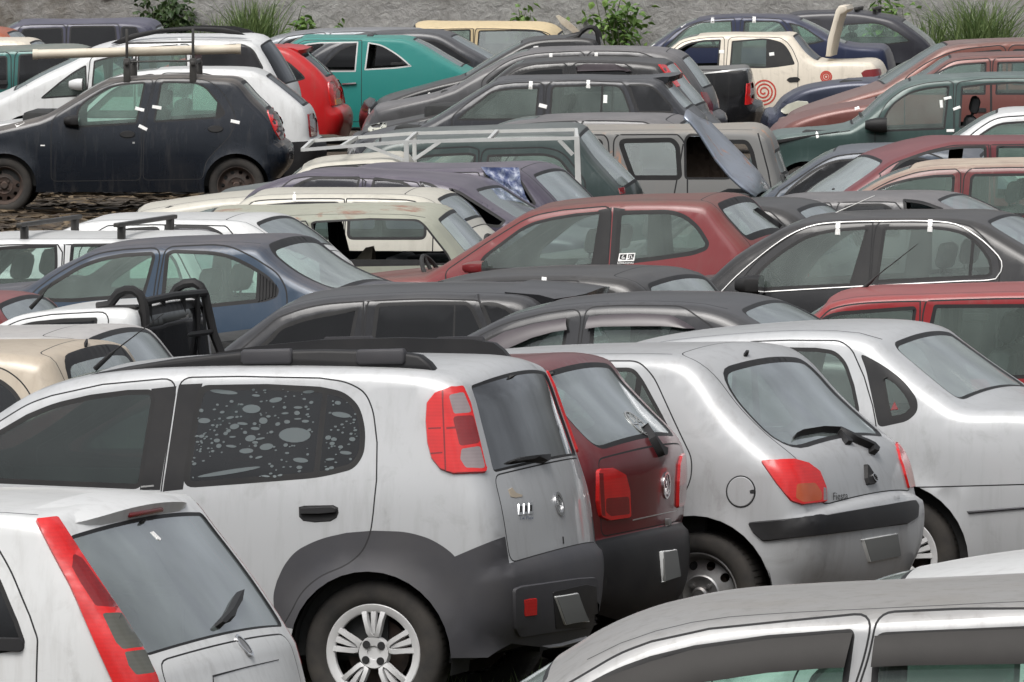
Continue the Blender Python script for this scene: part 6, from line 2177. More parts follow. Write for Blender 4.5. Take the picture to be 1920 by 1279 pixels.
f1 = car('small_hatchback', 'dark grey hatchback with a big black cargo window behind the turquoise coupe', 141, 760, 7,
         [(500, 170), (560, 120), (610, 85), (650, 72), (700, 63), (760, 60), (800, 60), (830, 66), (870, 88), (912, 112), (936, 135)], P_DGREY, w=.80, zb=.98, glass='g_dark', ws=(0, 3), rg=dict(a=(836, 70), b=(928, 128), ua=.8, ub=.85), lod=3,
         windows=[dict(p=[(600, 130), (640, 86), (700, 76), (756, 73), (756, 130)]), dict(p=[(768, 92), (780, 74), (818, 74), (850, 92), (888, 118), (862, 127), (790, 124)], r=.03, door=False)])
f2 = car('estate_car', 'grey-blue estate, only its long roof showing behind the turquoise coupe', 134, 650, 6,
         [(420, 130), (480, 88), (510, 72), (545, 64), (617, 57), (767, 58), (800, 70), (822, 100)], paint('grey_blue_paint', (.17, .19, .21), .3, .35, .7, (.26, .25, .25)), w=.80, zb=1.0, ws=(0, 3), rg=dict(a=(800, 70), b=(820, 97)), lod=3, glass='g_tint', windows=[dict(p=[(500, 115), (535, 76), (560, 70), (607, 65), (607, 115)]), dict(p=[(620, 115), (623, 65), (757, 66), (770, 115)])])
cw = car('van', 'old cream yellow van roof with wide side windows by the wall', 132, 930, 3,
         [(755, 120), (772, 70), (785, 54), (830, 51), (887, 50), (960, 51), (1013, 54), (1036, 64), (1056, 100), (1070, 150)], P_CSTL, w=.84, zb=1.0, rs=.7, tum=.10, crown=3.2, front='nose', rear='tail', lod=3, glass='g_dusty_sheen', rg=dict(a=(1036, 66), b=(1054, 100)), ws=(0, 2), handles=False,
         windows=[dict(p=[(790, 110), (798, 60), (850, 56), (883, 55), (882, 110)], gl='g_clear', r=.03), dict(p=[(893, 110), (897, 57), (960, 56), (1012, 57), (1032, 68), (1048, 110)], r=.04)])
b = MB()   # loose body panel leaning by the van
A_, B_ = at_depth(1041, 33, 131), at_depth(1092, 66, 131)
u_ = (B_ - A_).normalized()
v_ = Vector((-u_.z, 0, u_.x))
pts = [(0, .02), (.03, .055), (.18, .06), (.38, .03), (.50, 0), (.46, -.05), (.30, -.045), (.12, -.03)]
vs = [A_ + u_ * a + v_ * c + Vector((0, d, 0)) for d in (0, .5) for a, c in pts]
k = len(pts)
b.add(vs, [tuple(range(k)), tuple(range(2 * k - 1, k - 1, -1))] + [(i, (i + 1) % k, k + (i + 1) % k, k + i) for i in range(k)])
b.tube([A_ + u_ * .45 + Vector((0, .2, 0)), Vector((B_.x + .3, B_.y + .25, 0))], .02, 6)
tag(b.build('loose_body_panel', plain('dirty_white', (.50, .46, .38), .6, var=.8, scale=6, vcol=(.25, .17, .1)), None, ang=30), 'loose dirty white body panel on a stand beside the cream van roof', 'car panel')

# ------------------------------------------------------------------ far left corner
nvn = car('van', 'navy people carrier with dark windows by the stained wall', 139, 150, 3,
          [(-70, 130), (-20, 82), (18, 52), (40, 44), (127, 42), (200, 41), (262, 42), (284, 50), (296, 80), (300, 120)], paint('navy_grey_paint', (.035, .036, .060), .2, .35, .7, (.17, .165, .20)), w=.84, zb=1.0, glass='g_dark', ws=(0, 3), rg=dict(a=(284, 50), b=(296, 90)), lod=3, crown=1.8,
          windows=[dict(p=[(30, 95), (42, 54), (118, 51), (120, 95)]), dict(p=[(128, 95), (131, 49), (217, 48), (222, 95)]), dict(p=[(228, 95), (226, 49), (256, 50), (274, 95)], door=False)])
tl_ = car('saloon_car', 'teal saloon with dusty grey roof and dark windows, beyond the windscreen of the white estate', 152, 60, 6,
          [(-260, 180), (-180, 130), (-110, 104), (-40, 96), (40, 92), (120, 91), (150, 98), (180, 120), (215, 145)], paint('teal_paint', (.02, .10, .092), .2, .35, .85, (.27, .25, .22)), rear='sedan', w=.80, zb=.95, ws=(0, 3), rg=dict(a=(146, 97), b=(210, 142)), lod=3, crown=1.8, glass='g_tint',
          windows=[dict(p=[(-160, 168), (-90, 112), (14, 104), (15, 168)]), dict(p=[(32, 168), (35, 102), (115, 98), (150, 125), (170, 168)])])
cr_ = car('small_hatchback', 'ivory car showing only the end of its roof, under the orange-red roof', 146, 0, 8,
          [(-360, 150), (-260, 95), (-180, 78), (-60, 75), (20, 76), (46, 80), (64, 98), (84, 130)], P_CREAM, w=.79, zb=.95, ws=(0, 2), rg=dict(a=(46, 80), b=(80, 122)), lod=3)
og = car('small_hatchback', 'orange-red car showing only its rounded roof end, in front of the navy people carrier', 141, -40, 8,
         [(-400, 130), (-300, 75), (-220, 58), (-100, 54), (-30, 55), (4, 62), (24, 80), (44, 112)], paint('orange_paint', (.30, .07, .03), 0, .4, .4, (.36, .18, .12)), w=.79, zb=.95, ws=(0, 2), rg=dict(a=(4, 62), b=(40, 104)), lod=3)

# ------------------------------------------------------------------ grey cars, centre
g1 = car('estate_car', 'dark grey estate with tagged door windows and a small roof spoiler', 187, 1000, 5,
         [(787, 238), (815, 224), (870, 190), (918, 160), (935, 152), (967, 149), (1033, 147), (1094, 146), (1156, 148), (1225, 150), (1240, 156), (1268, 190), (1290, 215)], P_DGREY, w=.80, zb=.95, hood=.58, ws=(0, 4), rg=dict(a=(1240, 157), b=(1284, 208), ua=.92, ub=.92, m=0), rgl='g_dusty_sheen', glass='g_clear', ditch=((945, 151), (1222, 151)),
         windows=[dict(p=[(852, 226), (876, 205), (900, 187), (922, 169), (965, 164), (1012, 163), (1006, 226)], r=.02), dict(p=[(1030, 210), (1033, 165), (1040, 160), (1130, 158), (1159, 159), (1170, 170), (1182, 204), (1184, 215), (1030, 226)], r=.02, bars=[[(1128, 157), (1132, 157), (1128, 228), (1124, 228)]]), dict(p=[(1176, 158), (1222, 157), (1262, 200), (1262, 212), (1196, 212)], r=.02, door=False, gl='g_dark')])
x_, z_ = g1.P(1232, 150, .06)
lip(g1, (x_, z_), .45, .03, .05, .20, P_DGREY)
g1.tape((995, 160, 95), (1103, 158, 92), (1135, 186, 92), (1018, 199, 15), (992, 0, 0), w=8, l=16) if False else g1.tape((995, 160, 95), (1103, 158, 92), (1135, 186, 92), (1018, 199, 15), w=8, l=16)
g2 = car('small_hatchback', 'black hatchback with wind deflectors and bright red tail lights high on its pillars', 174, 1100, 7,
         [(680, 248), (740, 232), (830, 212), (872, 200, 'c'), (915, 160), (962, 124), (985, 118), (1030, 114), (1094, 112), (1156, 113), (1215, 117), (1240, 122), (1268, 160), (1296, 195), (1306, 220)], P_BLACK, front='nose', w=.80, zb=.97, ws=(3, 6), rg=dict(a=(1242, 125), b=(1300, 202), ua=.92, ub=.92, m=0), rgl='g_dusty_sheen', glass='g_tint', lod=3,
         windows=[dict(p=[(930, 175), (968, 138), (1000, 129), (1058, 125), (1058, 175)]), dict(p=[(1074, 175), (1080, 126), (1165, 124), (1188, 140), (1200, 175)], r=.03)])
g2.patch('tail_light', [(1233, 121), (1248, 122), (1262, 142), (1276, 162), (1268, 165), (1252, 146)], 'red_lens', .012, mirror=True)
g2.patch('headlight', [(688, 246), (692, 238), (712, 231), (727, 231), (724, 240), (700, 250)], 'pale_lens', .012, fr=4)
g2.patch('wind_deflector', [(1080, 126), (1095, 120), (1150, 120), (1180, 130), (1186, 136), (1160, 134), (1082, 136)], P_VIS, .03)
g2.tape((768, 211, 65), (769, 216, -12), w=5, l=12)
g3 = car('small_hatchback', 'grey hatchback with dark red tail light, behind the black hatchback', 164, 1150, 6,
         [(705, 205), (745, 195), (810, 180), (850, 166, 'c'), (900, 136), (962, 104), (995, 96), (1060, 92), (1133, 91), (1200, 93), (1245, 98), (1272, 108), (1298, 140), (1316, 170), (1324, 196), (1326, 214, 'c'), (1336, 220), (1338, 235), (1328, 262)], P_GREY, front='nose', rear=None, w=.80, zb=.98, ws=(3, 6), rg=dict(a=(1275, 112), b=(1316, 168), ua=.93, ub=.93, m=0), rgl='g_dusty_sheen', glass='g_tint', lod=3,
         windows=[dict(p=[(900, 160), (955, 120), (1000, 108), (1090, 103), (1090, 160)]), dict(p=[(1105, 160), (1108, 103), (1200, 104), (1240, 125), (1255, 160)])], tg=dict(a=(1248, 98), b=(1326, 212), ua=.985, ub=.93))
g3.patch('tail_light', [(1313, 172), (1324, 173), (1336, 196), (1336, 220), (1328, 222), (1320, 200)], 'dark_red_lens', .014, mirror=True)
g3.tape((1033, 104, 92), (1118, 103, 92), w=7, l=9)
p3 = car('pickup_truck', 'black pickup with roll bar hoop, covered cargo bed and red tail light', 153, 1200, 1,
         [(708, 210), (716, 196), (745, 182), (810, 162), (868, 148, 'c'), (920, 116), (985, 80), (1010, 74), (1060, 71), (1108, 72), (1122, 82), (1128, 128, 'c'), (1150, 131), (1300, 130), (1388, 130), (1400, 132)], P_BLACK, front='nose', rear='tail', w=.82, zb=1.0, rs=.75, ws=(4, 6), lod=2, glass='g_tint', rg=dict(a=(1122, 84), b=(1127, 118)), wheel=(1320, 235), wb=2.75,
         windows=[dict(p=[(925, 140), (975, 100), (1010, 88), (1075, 86), (1078, 140)])], regs=[dict(name='cargo_cover', mat=plain('grey_canvas', (.13, .13, .125), .8, var=.4, scale=3), on='strip', p=[(1134, 112), (1396, 112), (1396, 140), (1134, 140)])])
p3.rod('roll_bar', [(1062, 74), (1084, 68), (1092, 58), (1102, 52), (1112, 52), (1119, 60), (1122, 78), (1126, 112), (1128, 135)], .60, .026, 'rubber')
p3.rod('roll_bar', [(1066, 68), (1090, 62), (1098, 54), (1108, 50), (1117, 52), (1124, 62), (1128, 90), (1130, 132)], -.60, .026, 'rubber')
p3.patch('tail_light', [(1399, 157), (1412, 153), (1413, 180), (1411, 196), (1396, 198)], 'red_lens', .014, mirror=True, fr=2)
p3.patch('reversing_lens', [(1406, 165), (1412, 164), (1412, 178), (1404, 180)], 'clear_lens', .018)
p3.tape((1005, 89, -10), (806, 178, 60), (869, 177, -10), w=5, l=10)
p3.patch('bed_trim', [(1310, 137), (1395, 128), (1412, 126), (1412, 130), (1396, 133), (1311, 141)], 'dull_chrome', .01)

# ------------------------------------------------------------------ cream saloon with red spirals
cs = car('saloon_car', 'cream saloon with red spirals painted on its side and the boot lid standing open', 146, 1420, 6,
         [(1190, 138), (1215, 122), (1240, 104), (1262, 88), (1278, 76), (1312, 68), (1359, 65), (1400, 65), (1460, 66), (1482, 68), (1494, 80), (1509, 99), (1531, 115), (1545, 117, 'c'), (1600, 116), (1632, 117), (1642, 124), (1650, 150), (1652, 160, 'c'), (1657, 165), (1658, 185), (1646, 208)], P_CREAM, rear=None, w=.81, zb=.95, ws=(2, 5), rg=dict(a=(1484, 70), b=(1532, 115), ua=.93, ub=.95, m=0, r=.1), rgl='g_dark', lod=2, hcol='rubber', handles=False, wheel=(1560, 232), wb=2.40,
         windows=[dict(p=[(1225, 128), (1250, 108), (1272, 91), (1291, 80), (1320, 75), (1352, 74), (1348, 126)], gl=None, r=.02, gk=.025), dict(p=[(1368, 126), (1372, 77), (1437, 71), (1468, 80), (1480, 95), (1491, 121), (1437, 129)], gl='g_clear', r=.02, bars=[[(1437, 68), (1475, 78), (1496, 126), (1436, 132)]])], regs=[dict(name='sill', paint=True, mat='black_plastic', on='side', p=[(1200, 206), (1560, 202), (1560, 260), (1200, 260)])])
cs.patch('handle', [(1474, 150), (1480, 145), (1496, 144), (1501, 149), (1496, 154), (1480, 155)], 'rubber', .012, cs.obj.get('door1'), fr=2)
cs.patch('tail_light', [(1614, 137), (1622, 131), (1650, 128), (1653, 140), (1641, 147), (1620, 149)], 'dark_red_lens', .012, fr=3, mirror=True)
cs.tape((1353, 97, 0), (1447, 101.5, -8), w=7, l=10)
def spiral(car, cx, cy, r0, r1, turns, w, rings=False):
    M_ = plain('red_spray', (.50, .055, .035), .8, var=.35, scale=30)
    if rings:
        L = [[(cx + r * math.cos(a), cy + r * math.sin(a)) for a in np.linspace(0, 2 * math.pi, 25)] for r in rings]
    else:
        L = [[(cx + (r0 + (r1 - r0) * t) * math.cos(a), cy + (r0 + (r1 - r0) * t) * 1.02 * math.sin(a)) for t, a in zip(np.linspace(0, 1, 90), np.linspace(.5, .5 + turns * 2 * math.pi, 90))]]
    b = MB()
    for l in L:
        q = buffer_line(np.array(l), w)
        n = len(q) // 2
        vs = []
        for x, y in q:
            p, nn = car.hit(x, y)
            vs.append(p + nn * .003 if p is not None else Vector((0, 0, 0)))
        b.add(vs, [(i, i + 1, 2 * n - 2 - i, 2 * n - 1 - i) for i in range(n - 1)])
    o = b.build('painted_spiral', M_, car.obj.get('door1') or car.root, smooth=False)
spiral(cs, 1432, 172, 3, 24, 3.2, 1.5)
spiral(cs, 1549, 144, 0, 0, 0, 1.3, (10, 7, 3.2))
b = MB()   # open boot lid
q = [cs.Py(*p, .6) for p in [(1548, 106), (1552, 74), (1560, 46), (1567, 20), (1573, 11), (1586, 11), (1589, 18), (1585, 23), (1576, 27), (1570, 46), (1563, 74), (1557, 106)]]
b.prism(q, .60, -.60, 0, .01)
b.build('boot_lid', P_CREAM, cs.root)
nb = car('saloon_car', 'navy saloon with paper tags over its door windows, behind the cream saloon', 133, 1440, 4,
         [(1180, 112), (1215, 92), (1250, 68), (1281, 48), (1312, 37), (1344, 32), (1391, 30), (1453, 31), (1490, 36), (1538, 58), (1575, 80), (1605, 87), (1652, 90), (1660, 98)], paint('deep_blue_paint', (.012, .018, .050), .2, .3, .6, (.16, .155, .17)), rear='tail', w=.81, zb=1.0, ws=(0, 4), rg=dict(a=(1494, 38), b=(1590, 84), ua=.86, ub=.9), lod=3, glass='g_green',
         windows=[dict(p=[(1245, 90), (1285, 52), (1310, 41), (1372, 38), (1374, 60), (1370, 90)], r=.02), dict(p=[(1390, 90), (1395, 39), (1462, 39), (1478, 60), (1480, 90)], r=.02), dict(p=[(1478, 42), (1505, 48), (1548, 78), (1500, 88)], r=.02, door=False)])
nb.tape((1336, 38, 92), (1414, 37, 92), (1280, 46, -40), (1222, 83, -35), w=7, l=12)
bh = car('small_hatchback', 'black hatchback with a roof rack and large pale side window, by the wall', 127, 1600, 6,
         [(1340, 110), (1400, 74), (1440, 50), (1481, 29), (1510, 24), (1600, 23), (1650, 30), (1680, 38), (1715, 61), (1740, 83), (1752, 104)], paint('black_blue_paint', (.016, .016, .022), 0, .3, .5, (.10, .10, .11)), w=.81, zb=1.0, ws=(0, 3), rg=dict(a=(1684, 41), b=(1748, 96)), lod=3, glass='g_green',
         windows=[dict(p=[(1425, 100), (1470, 50), (1535, 42), (1530, 100)]), dict(p=[(1556, 86), (1562, 60), (1578, 45), (1650, 41), (1685, 60), (1711, 79), (1666, 84)], r=.03, door=False)])
b = MB()
for x in (1606, 1640):
    xx, zz = bh.Py(x, 24, .5)
    b.box((xx - .03, -.62, zz + .04), (xx + .03, .62, zz + .085), 0, .01)
    for yy in (.5, -.5):
        b.box((xx - .03, yy - .03, zz - .06), (xx + .03, yy + .03, zz + .05), 0, .006)
b.build('roof_rack', 'dark_steel', bh.root)

# ------------------------------------------------------------------ far right
oh = car('saloon_car', 'dark blue car with a cloudy pale headlight, its bonnet beside the cream saloon with spirals', 158, 1600, 5,
         [(1458, 205), (1470, 188), (1500, 170), (1540, 160), (1600, 153), (1641, 152, 'c'), (1700, 120), (1770, 92), (1850, 86), (1960, 88), (2010, 110), (2040, 130)], paint('dark_blue_paint', (.030, .036, .060), .3, .25, .5, (.17, .17, .20)), front='nose', w=.80, zb=1.0, ws=(5, 7), rg=dict(a=(1965, 90), b=(2030, 122)), lod=3)
oh.patch('headlight', [(1463, 208), (1475, 196), (1495, 189), (1515, 190), (1518, 200), (1500, 212), (1470, 215)], 'pale_lens', .012, fr=4)
o1 = car('small_hatchback', 'copper orange car with dusty grey roof and bare windscreen, behind the pinkish copper one', 164, 1800, -3,
         [(1500, 222), (1530, 206), (1590, 184), (1655, 164, 'c'), (1700, 134), (1762, 93), (1785, 85), (1830, 80), (1919, 76), (2050, 76), (2150, 85), (2200, 130), (2230, 160)], P_ORNG, front='nose', w=.81, zb=1.0, ws=(3, 6), wsu=(.92, .9), rg=dict(a=(2155, 90), b=(2222, 150)), lod=3, glass='g_clear', ditch=((1780, 87), (2140, 84)),
         windows=[dict(p=[(1690, 160), (1750, 118), (1800, 100), (1880, 92), (1880, 160)]), dict(p=[(1895, 160), (1898, 92), (2060, 92), (2120, 120), (2130, 160)])])
o2 = car('small_hatchback', 'pinkish copper car with long bonnet and square door windows, behind the green car', 174, 1800, 1,
         [(1462, 244), (1490, 226), (1560, 206), (1640, 194, 'c'), (1690, 168), (1744, 137), (1770, 118), (1791, 109), (1838, 105), (1919, 102), (2050, 102), (2150, 112), (2200, 150), (2230, 180)], P_COPP, front='nose', w=.81, zb=1.0, ws=(3, 7), rg=dict(a=(2155, 116), b=(2222, 172)), lod=3, glass='g_clear', ditch=((1795, 110), (2140, 111)),
         windows=[dict(p=[(1700, 178), (1755, 136), (1790, 120), (1850, 116), (1848, 178)], r=.02), dict(p=[(1866, 178), (1870, 116), (1990, 114), (2080, 130), (2100, 178)], r=.02)])
o2.tape((1607, 203, -20), w=6, l=10)
gn = car('estate_car', 'dark green car with bonnet ajar, black mirror and open rear door window', 189, 1750, 2,
         [(1441, 290), (1444, 268), (1456, 256), (1500, 249), (1560, 244), (1592, 240, 'c'), (1620, 221), (1652, 192), (1688, 164), (1715, 152), (1750, 147), (1791, 145), (1850, 142), (1916, 141), (2080, 142), (2180, 150), (2230, 200), (2255, 235)], P_GREEN, front='nose', w=.81, zb=.93, ws=(5, 9), wsu=(.92, .9), rg=dict(a=(2184, 154), b=(2250, 228)), wheel=(1972, 364), wb=2.44, lod=2, ditch=((1720, 151), (2170, 150)),
         windows=[dict(p=[(1648, 247), (1660, 212), (1673, 194), (1700, 174), (1735, 164), (1781, 160), (1777, 200), (1772, 243), (1666, 247)], r=.02, gl='g_clear'), dict(p=[(1797, 240), (1802, 162), (1850, 156), (1905, 153), (1960, 156), (1975, 240)], r=.02, gl=None)],
         seams=[[(1448, 266), (1500, 258), (1560, 250), (1594, 245)]])
gn.slab('bonnet_gap', [(1448, 264), (1500, 256), (1574, 246), (1574, 249), (1500, 261), (1450, 271)], .765, .74, 'seam_dark', bev=.002)
gn.mirror(1650, 234, .27, .15, 'rubber', .10)
gn.tape((1777, 184, -12), (1765, 195, 85), (1794, 203, -20), (1782, 245, 0), (1532, 252, 80), w=6, l=15)
wr2 = car('small_hatchback', 'white car with dusty roof and bright windscreen pillar, in front of the dark green car', 211, 1900, 4,
          [(1690, 330), (1745, 294), (1803, 254), (1848, 224), (1878, 213), (1920, 209), (2060, 208), (2160, 218), (2210, 260), (2235, 290)], P_WHITE, w=.80, zb=.95, ws=(0, 4), rg=dict(a=(2164, 222), b=(2230, 282)), glass='g_green', lod=3, windows=[dict(p=[(1770, 310), (1836, 252), (1870, 230), (1990, 222), (1990, 310)], r=.02), dict(p=[(2005, 310), (2008, 222), (2120, 226), (2180, 300)])])
sb = car('saloon_car', 'slate blue saloon with dark interior, left of the buckled maroon car', 236, 1600, 6,
         [(1385, 410), (1425, 376), (1494, 328), (1541, 297), (1572, 285), (1640, 279), (1740, 278), (1820, 290), (1870, 330), (1920, 370)], P_BLUE2, rear='sedan', w=.80, zb=.95, ws=(0, 4), rg=dict(a=(1825, 294), b=(1912, 364)), glass='g_dark', windows=[dict(p=[(1455, 385), (1480, 352), (1520, 320), (1560, 300), (1650, 294), (1640, 385)], r=.03, gl='g_tint'), dict(p=[(1660, 385), (1668, 294), (1740, 294), (1820, 340), (1840, 385)])])
mr = car('estate_car', 'maroon car with a buckled roof and missing side windows, behind the red one', 246, 1800, -9,
         [(1540, 400), (1585, 360), (1625, 332), (1668, 301), (1700, 288), (1735, 276), (1760, 270), (1785, 265), (1850, 264), (1920, 263), (2060, 264), (2120, 275), (2150, 330)], P_MAROON, w=.80, zb=.97, ws=(0, 3), wsu=(.94, .93), rg=dict(a=(2122, 278), b=(2148, 322)), lod=2, wsl='g_dusty_sheen',
         windows=[dict(p=[(1640, 372), (1680, 303), (1735, 285), (1788, 274), (1850, 273), (1850, 372)], gl=None, r=.02), dict(p=[(1866, 372), (1868, 273), (1990, 273), (2060, 277), (2090, 372)], gl=None, r=.02)])
rr = car('small_hatchback', 'cherry red hatchback with thick beige dust on its roof, below the buckled maroon car', 256, 1780, 8,
         [(1500, 440), (1560, 398), (1619, 358), (1666, 333), (1713, 317), (1750, 311), (1791, 309), (1850, 307), (1919, 306), (2080, 308), (2150, 330), (2190, 390), (2210, 430)], paint('cherry_red_dusty', (.115, .011, .015), 0, .30, 1.2, (.38, .32, .26)), w=.80, zb=.93, ws=(0, 4), rg=dict(a=(2152, 333), b=(2205, 420)), glass='g_green', ditch=((1720, 317), (2140, 326)),
         windows=[dict(p=[(1580, 405), (1650, 350), (1697, 335), (1752, 328), (1786, 327), (1791, 331), (1785, 405)], r=.03), dict(p=[(1813, 405), (1819, 333), (1826, 326), (1919, 325), (2050, 327), (2100, 405)], r=.03)])
# ------------------------------------------------------------------ ground, wall, plants
def ground():
    m, nt, nd, lk = nodes_of('yard_earth')
    tc = N(nt, 'ShaderNodeTexCoord')
    n1 = noise(nt, tc.outputs['Object'], .5, 6, .6)
    n2 = noise(nt, tc.outputs['Object'], 9, 8, .7)
    n3 = noise(nt, tc.outputs['Object'], 40, 4, .7)
    c = mixc(nt, ramp(nt, n1, .35, .65), (.036, .028, .020), (.070, .055, .040))
    c = mixc(nt, mathn(nt, 'MULTIPLY', ramp(nt, n2, .5, .7), .7), c, (.11, .08, .05))
    c = mixc(nt, mathn(nt, 'MULTIPLY', ramp(nt, n3, .55, .75), .5), c, (.03, .024, .018))
    p = N(nt, 'ShaderNodeBsdfPrincipled')
    lk.new(c, p.inputs['Base Color'])
    p.inputs['Roughness'].default_value = .95
    b = N(nt, 'ShaderNodeBump')
    b.inputs['Strength'].default_value = .8
    b.inputs['Distance'].default_value = .05
    lk.new(n2, b.inputs['Height'])
    lk.new(b.outputs[0], p.inputs['Normal'])
    o = N(nt, 'ShaderNodeOutputMaterial')
    lk.new(p.outputs[0], o.inputs[0])
    b = MB()
    b.add([(-900, -300, 0), (900, -300, 0), (900, 1500, 0), (-900, 1500, 0)], [(0, 1, 2, 3)])
    g = b.build('ground', m, None, smooth=False)
    g['kind'] = 'structure'


ground()
WY = F / 118.0


def wall():
    m, nt, nd, lk = nodes_of('rough_stucco')
    tc = N(nt, 'ShaderNodeTexCoord')
    oc = tc.outputs['Object']
    n1 = noise(nt, oc, .35, 5, .6)
    n2 = noise(nt, oc, 7, 8, .72, .5)
    n3 = noise(nt, oc, 2.2, 6, .7)
    c = mixc(nt, ramp(nt, n2, .3, .7), (.24, .237, .23), (.42, .415, .40))
    c = mixc(nt, mathn(nt, 'MULTIPLY', ramp(nt, n3, .5, .75), .45), c, (.20, .19, .17))
    sx = N(nt, 'ShaderNodeSeparateXYZ')
    lk.new(oc, sx.inputs[0])
    st = mathn(nt, 'MULTIPLY', ramp(nt, mathn(nt, 'ADD', sx.outputs['X'], mathn(nt, 'MULTIPLY', n1, 3.0)), -4.0, -6.2), ramp(nt, n3, .25, .6), True)
    c = mixc(nt, mathn(nt, 'MULTIPLY', st, .75), c, (.115, .095, .07))
    p = N(nt, 'ShaderNodeBsdfPrincipled')
    lk.new(c, p.inputs['Base Color'])
    p.inputs['Roughness'].default_value = .95
    b = N(nt, 'ShaderNodeBump')
    b.inputs['Strength'].default_value = 1.0
    b.inputs['Distance'].default_value = .06
    lk.new(n2, b.inputs['Height'])
    lk.new(b.outputs[0], p.inputs['Normal'])
    o = N(nt, 'ShaderNodeOutputMaterial')
    lk.new(p.outputs[0], o.inputs[0])
    b = MB()
    # roughcast face as real relief
    nx, nz = 420, 40
    r = np.random.default_rng(3)
    xs, zs = np.linspace(-52, 52, nx), np.linspace(0, 4.4, nz)
    vs = [(x + r.normal() * .03, WY + r.normal() * .014, z + (r.normal() * .02 if 0 < j < nz - 1 else 0)) for j, z in enumerate(zs) for x in xs]
    fs = [(j * nx + i, j * nx + i + 1, (j + 1) * nx + i + 1, (j + 1) * nx + i) for j in range(nz - 1) for i in range(nx - 1)]
    b.add(vs, fs)
    b.box((-52, WY + .08, 0), (52, WY + .34, 4.4), 0)
    b.box((-52.1, WY - .10, 4.4), (52.1, WY + .40, 4.52), 0)
    t = b.build('yard_wall', m, None, ang=60)
    tag(t, 'long grey roughcast wall closing the back of the yard', 'wall')


wall()
# ------------------------------------------------------------------ weeds and shrubs at the foot of the wall
def leaf_mat(name, a, b_):
    m, nt, nd, lk = nodes_of(name)
    g = N(nt, 'ShaderNodeNewGeometry')
    c = mixc(nt, g.outputs['Random Per Island'], a, b_)
    p = N(nt, 'ShaderNodeBsdfPrincipled')
    lk.new(c, p.inputs['Base Color'])
    p.inputs['Roughness'].default_value = .5
    t = N(nt, 'ShaderNodeBsdfTranslucent')
    lk.new(c, t.inputs['Color'])
    mx = N(nt, 'ShaderNodeMixShader')
    mx.inputs[0].default_value = .3
    lk.new(p.outputs[0], mx.inputs[1])
    lk.new(t.outputs[0], mx.inputs[2])
    o = N(nt, 'ShaderNodeOutputMaterial')
    lk.new(mx.outputs[0], o.inputs[0])
    MATS[name] = m


leaf_mat('leaf_bright', (.07, .15, .03), (.19, .30, .075))
leaf_mat('leaf_dark', (.025, .055, .018), (.07, .11, .035))
leaf_mat('grass_blade', (.07, .125, .035), (.21, .28, .11))
plain('stem_green', (.07, .085, .035), .8, var=.5)


def wx(px):
    return (px - 960) / 121.


def shrub(px, top, width, n, label, mat='leaf_bright', seed=1, ls=.13, dy=-.5, stems=4):
    r = random.Random(seed)
    base = Vector((wx(px), WY - .1 + dy, 0))
    H = 3.6 - (top - YH) / 121.
    t = thing('wall_shrub', label, 'shrub', 'plants growing along the wall', Matrix.Translation(base))
    sb_, lb = MB(), MB()
    w = width / 121. / 2
    paths = []
    for i in range(stems):
        a = Vector((r.uniform(-.1, .1), r.uniform(-.1, .1), 0))
        tip = Vector((r.uniform(-w, w) * .8, r.uniform(-.3, .3), H * r.uniform(.72, 1.0)))
        mid = a.lerp(tip, .5) + Vector((r.uniform(-.12, .12), 0, .1))
        pts = [a, a.lerp(mid, .5), mid, mid.lerp(tip, .5), tip]
        sb_.tube(pts, [.022, .018, .014, .009, .004], 5)
        paths.append(pts)
    for i in range(n):
        p_ = r.choice(paths)
        k = r.random() ** .6 * (len(p_) - 1.01)
        q = p_[int(k)].lerp(p_[int(k) + 1], k % 1) + Vector((r.gauss(0, w * .34), r.gauss(0, .16), r.gauss(0, .10)))
        L, W_ = ls * r.uniform(.6, 1.3), ls * r.uniform(.35, .6)
        R = Matrix.Rotation(r.uniform(0, 6.3), 3, 'Z') @ Matrix.Rotation(r.uniform(-.9, .5), 3, 'X') @ Matrix.Rotation(r.uniform(-.5, .5), 3, 'Y')
        vs = [q + R @ Vector(v) for v in ((0, 0, 0), (W_ * .6, L * .3, -.012), (W_ * .5, L * .65, -.02), (0, L, -.05), (-W_ * .5, L * .65, -.02), (-W_ * .6, L * .3, -.012), (0, L * .5, .015))]
        lb.add(vs, [(0, 1, 6), (1, 2, 6), (2, 3, 6), (3, 4, 6), (4, 5, 6), (5, 0, 6)])
    sb_.build('stem', 'stem_green', t)
    lb.build('foliage', mat, t, smooth=False)
    return t


def tuft(px, top, width, n, label, seed=1, dy=-.7, bw=.02):
    r = random.Random(seed)
    base = Vector((wx(px), WY + dy, 0))
    H = 3.6 - (top - YH) / 121.
    b = MB()
    w = width / 121. / 2
    for i in range(n):
        a = Vector((r.gauss(0, w * .28), r.uniform(-.35, .35), 0))
        h = H * r.uniform(.55, 1.02)
        lean = Vector((r.gauss(0, w * .5), r.gauss(0, .3), 0))
        droop = r.uniform(.0, .35)
        pts = []
        for k in range(7):
            s_ = k / 6
            pts.append(a + lean * s_ ** 2 + Vector((0, 0, h * (s_ - droop * max(0, s_ - .55) ** 2 * 2.2))))
        sd_ = Vector((math.cos(i * 2.4), math.sin(i * 2.4), 0)) * bw * r.uniform(.5, 1.2)
        vs = []
        for k, p_ in enumerate(pts):
            f = (1 - (k / 6) ** 2) * .9 + .08
            vs += [p_ - sd_ * f, p_ + Vector((0, 0, .006)) , p_ + sd_ * f]
        b.add(vs, [(3 * k + j, 3 * k + j + 1, 3 * k + j + 4, 3 * k + j + 3) for k in range(6) for j in range(2)])
    o = b.build('tall_grass', 'grass_blade', None)
    tag(o, label, 'grass tuft', 'plants growing along the wall')
    o.location = base
    return o


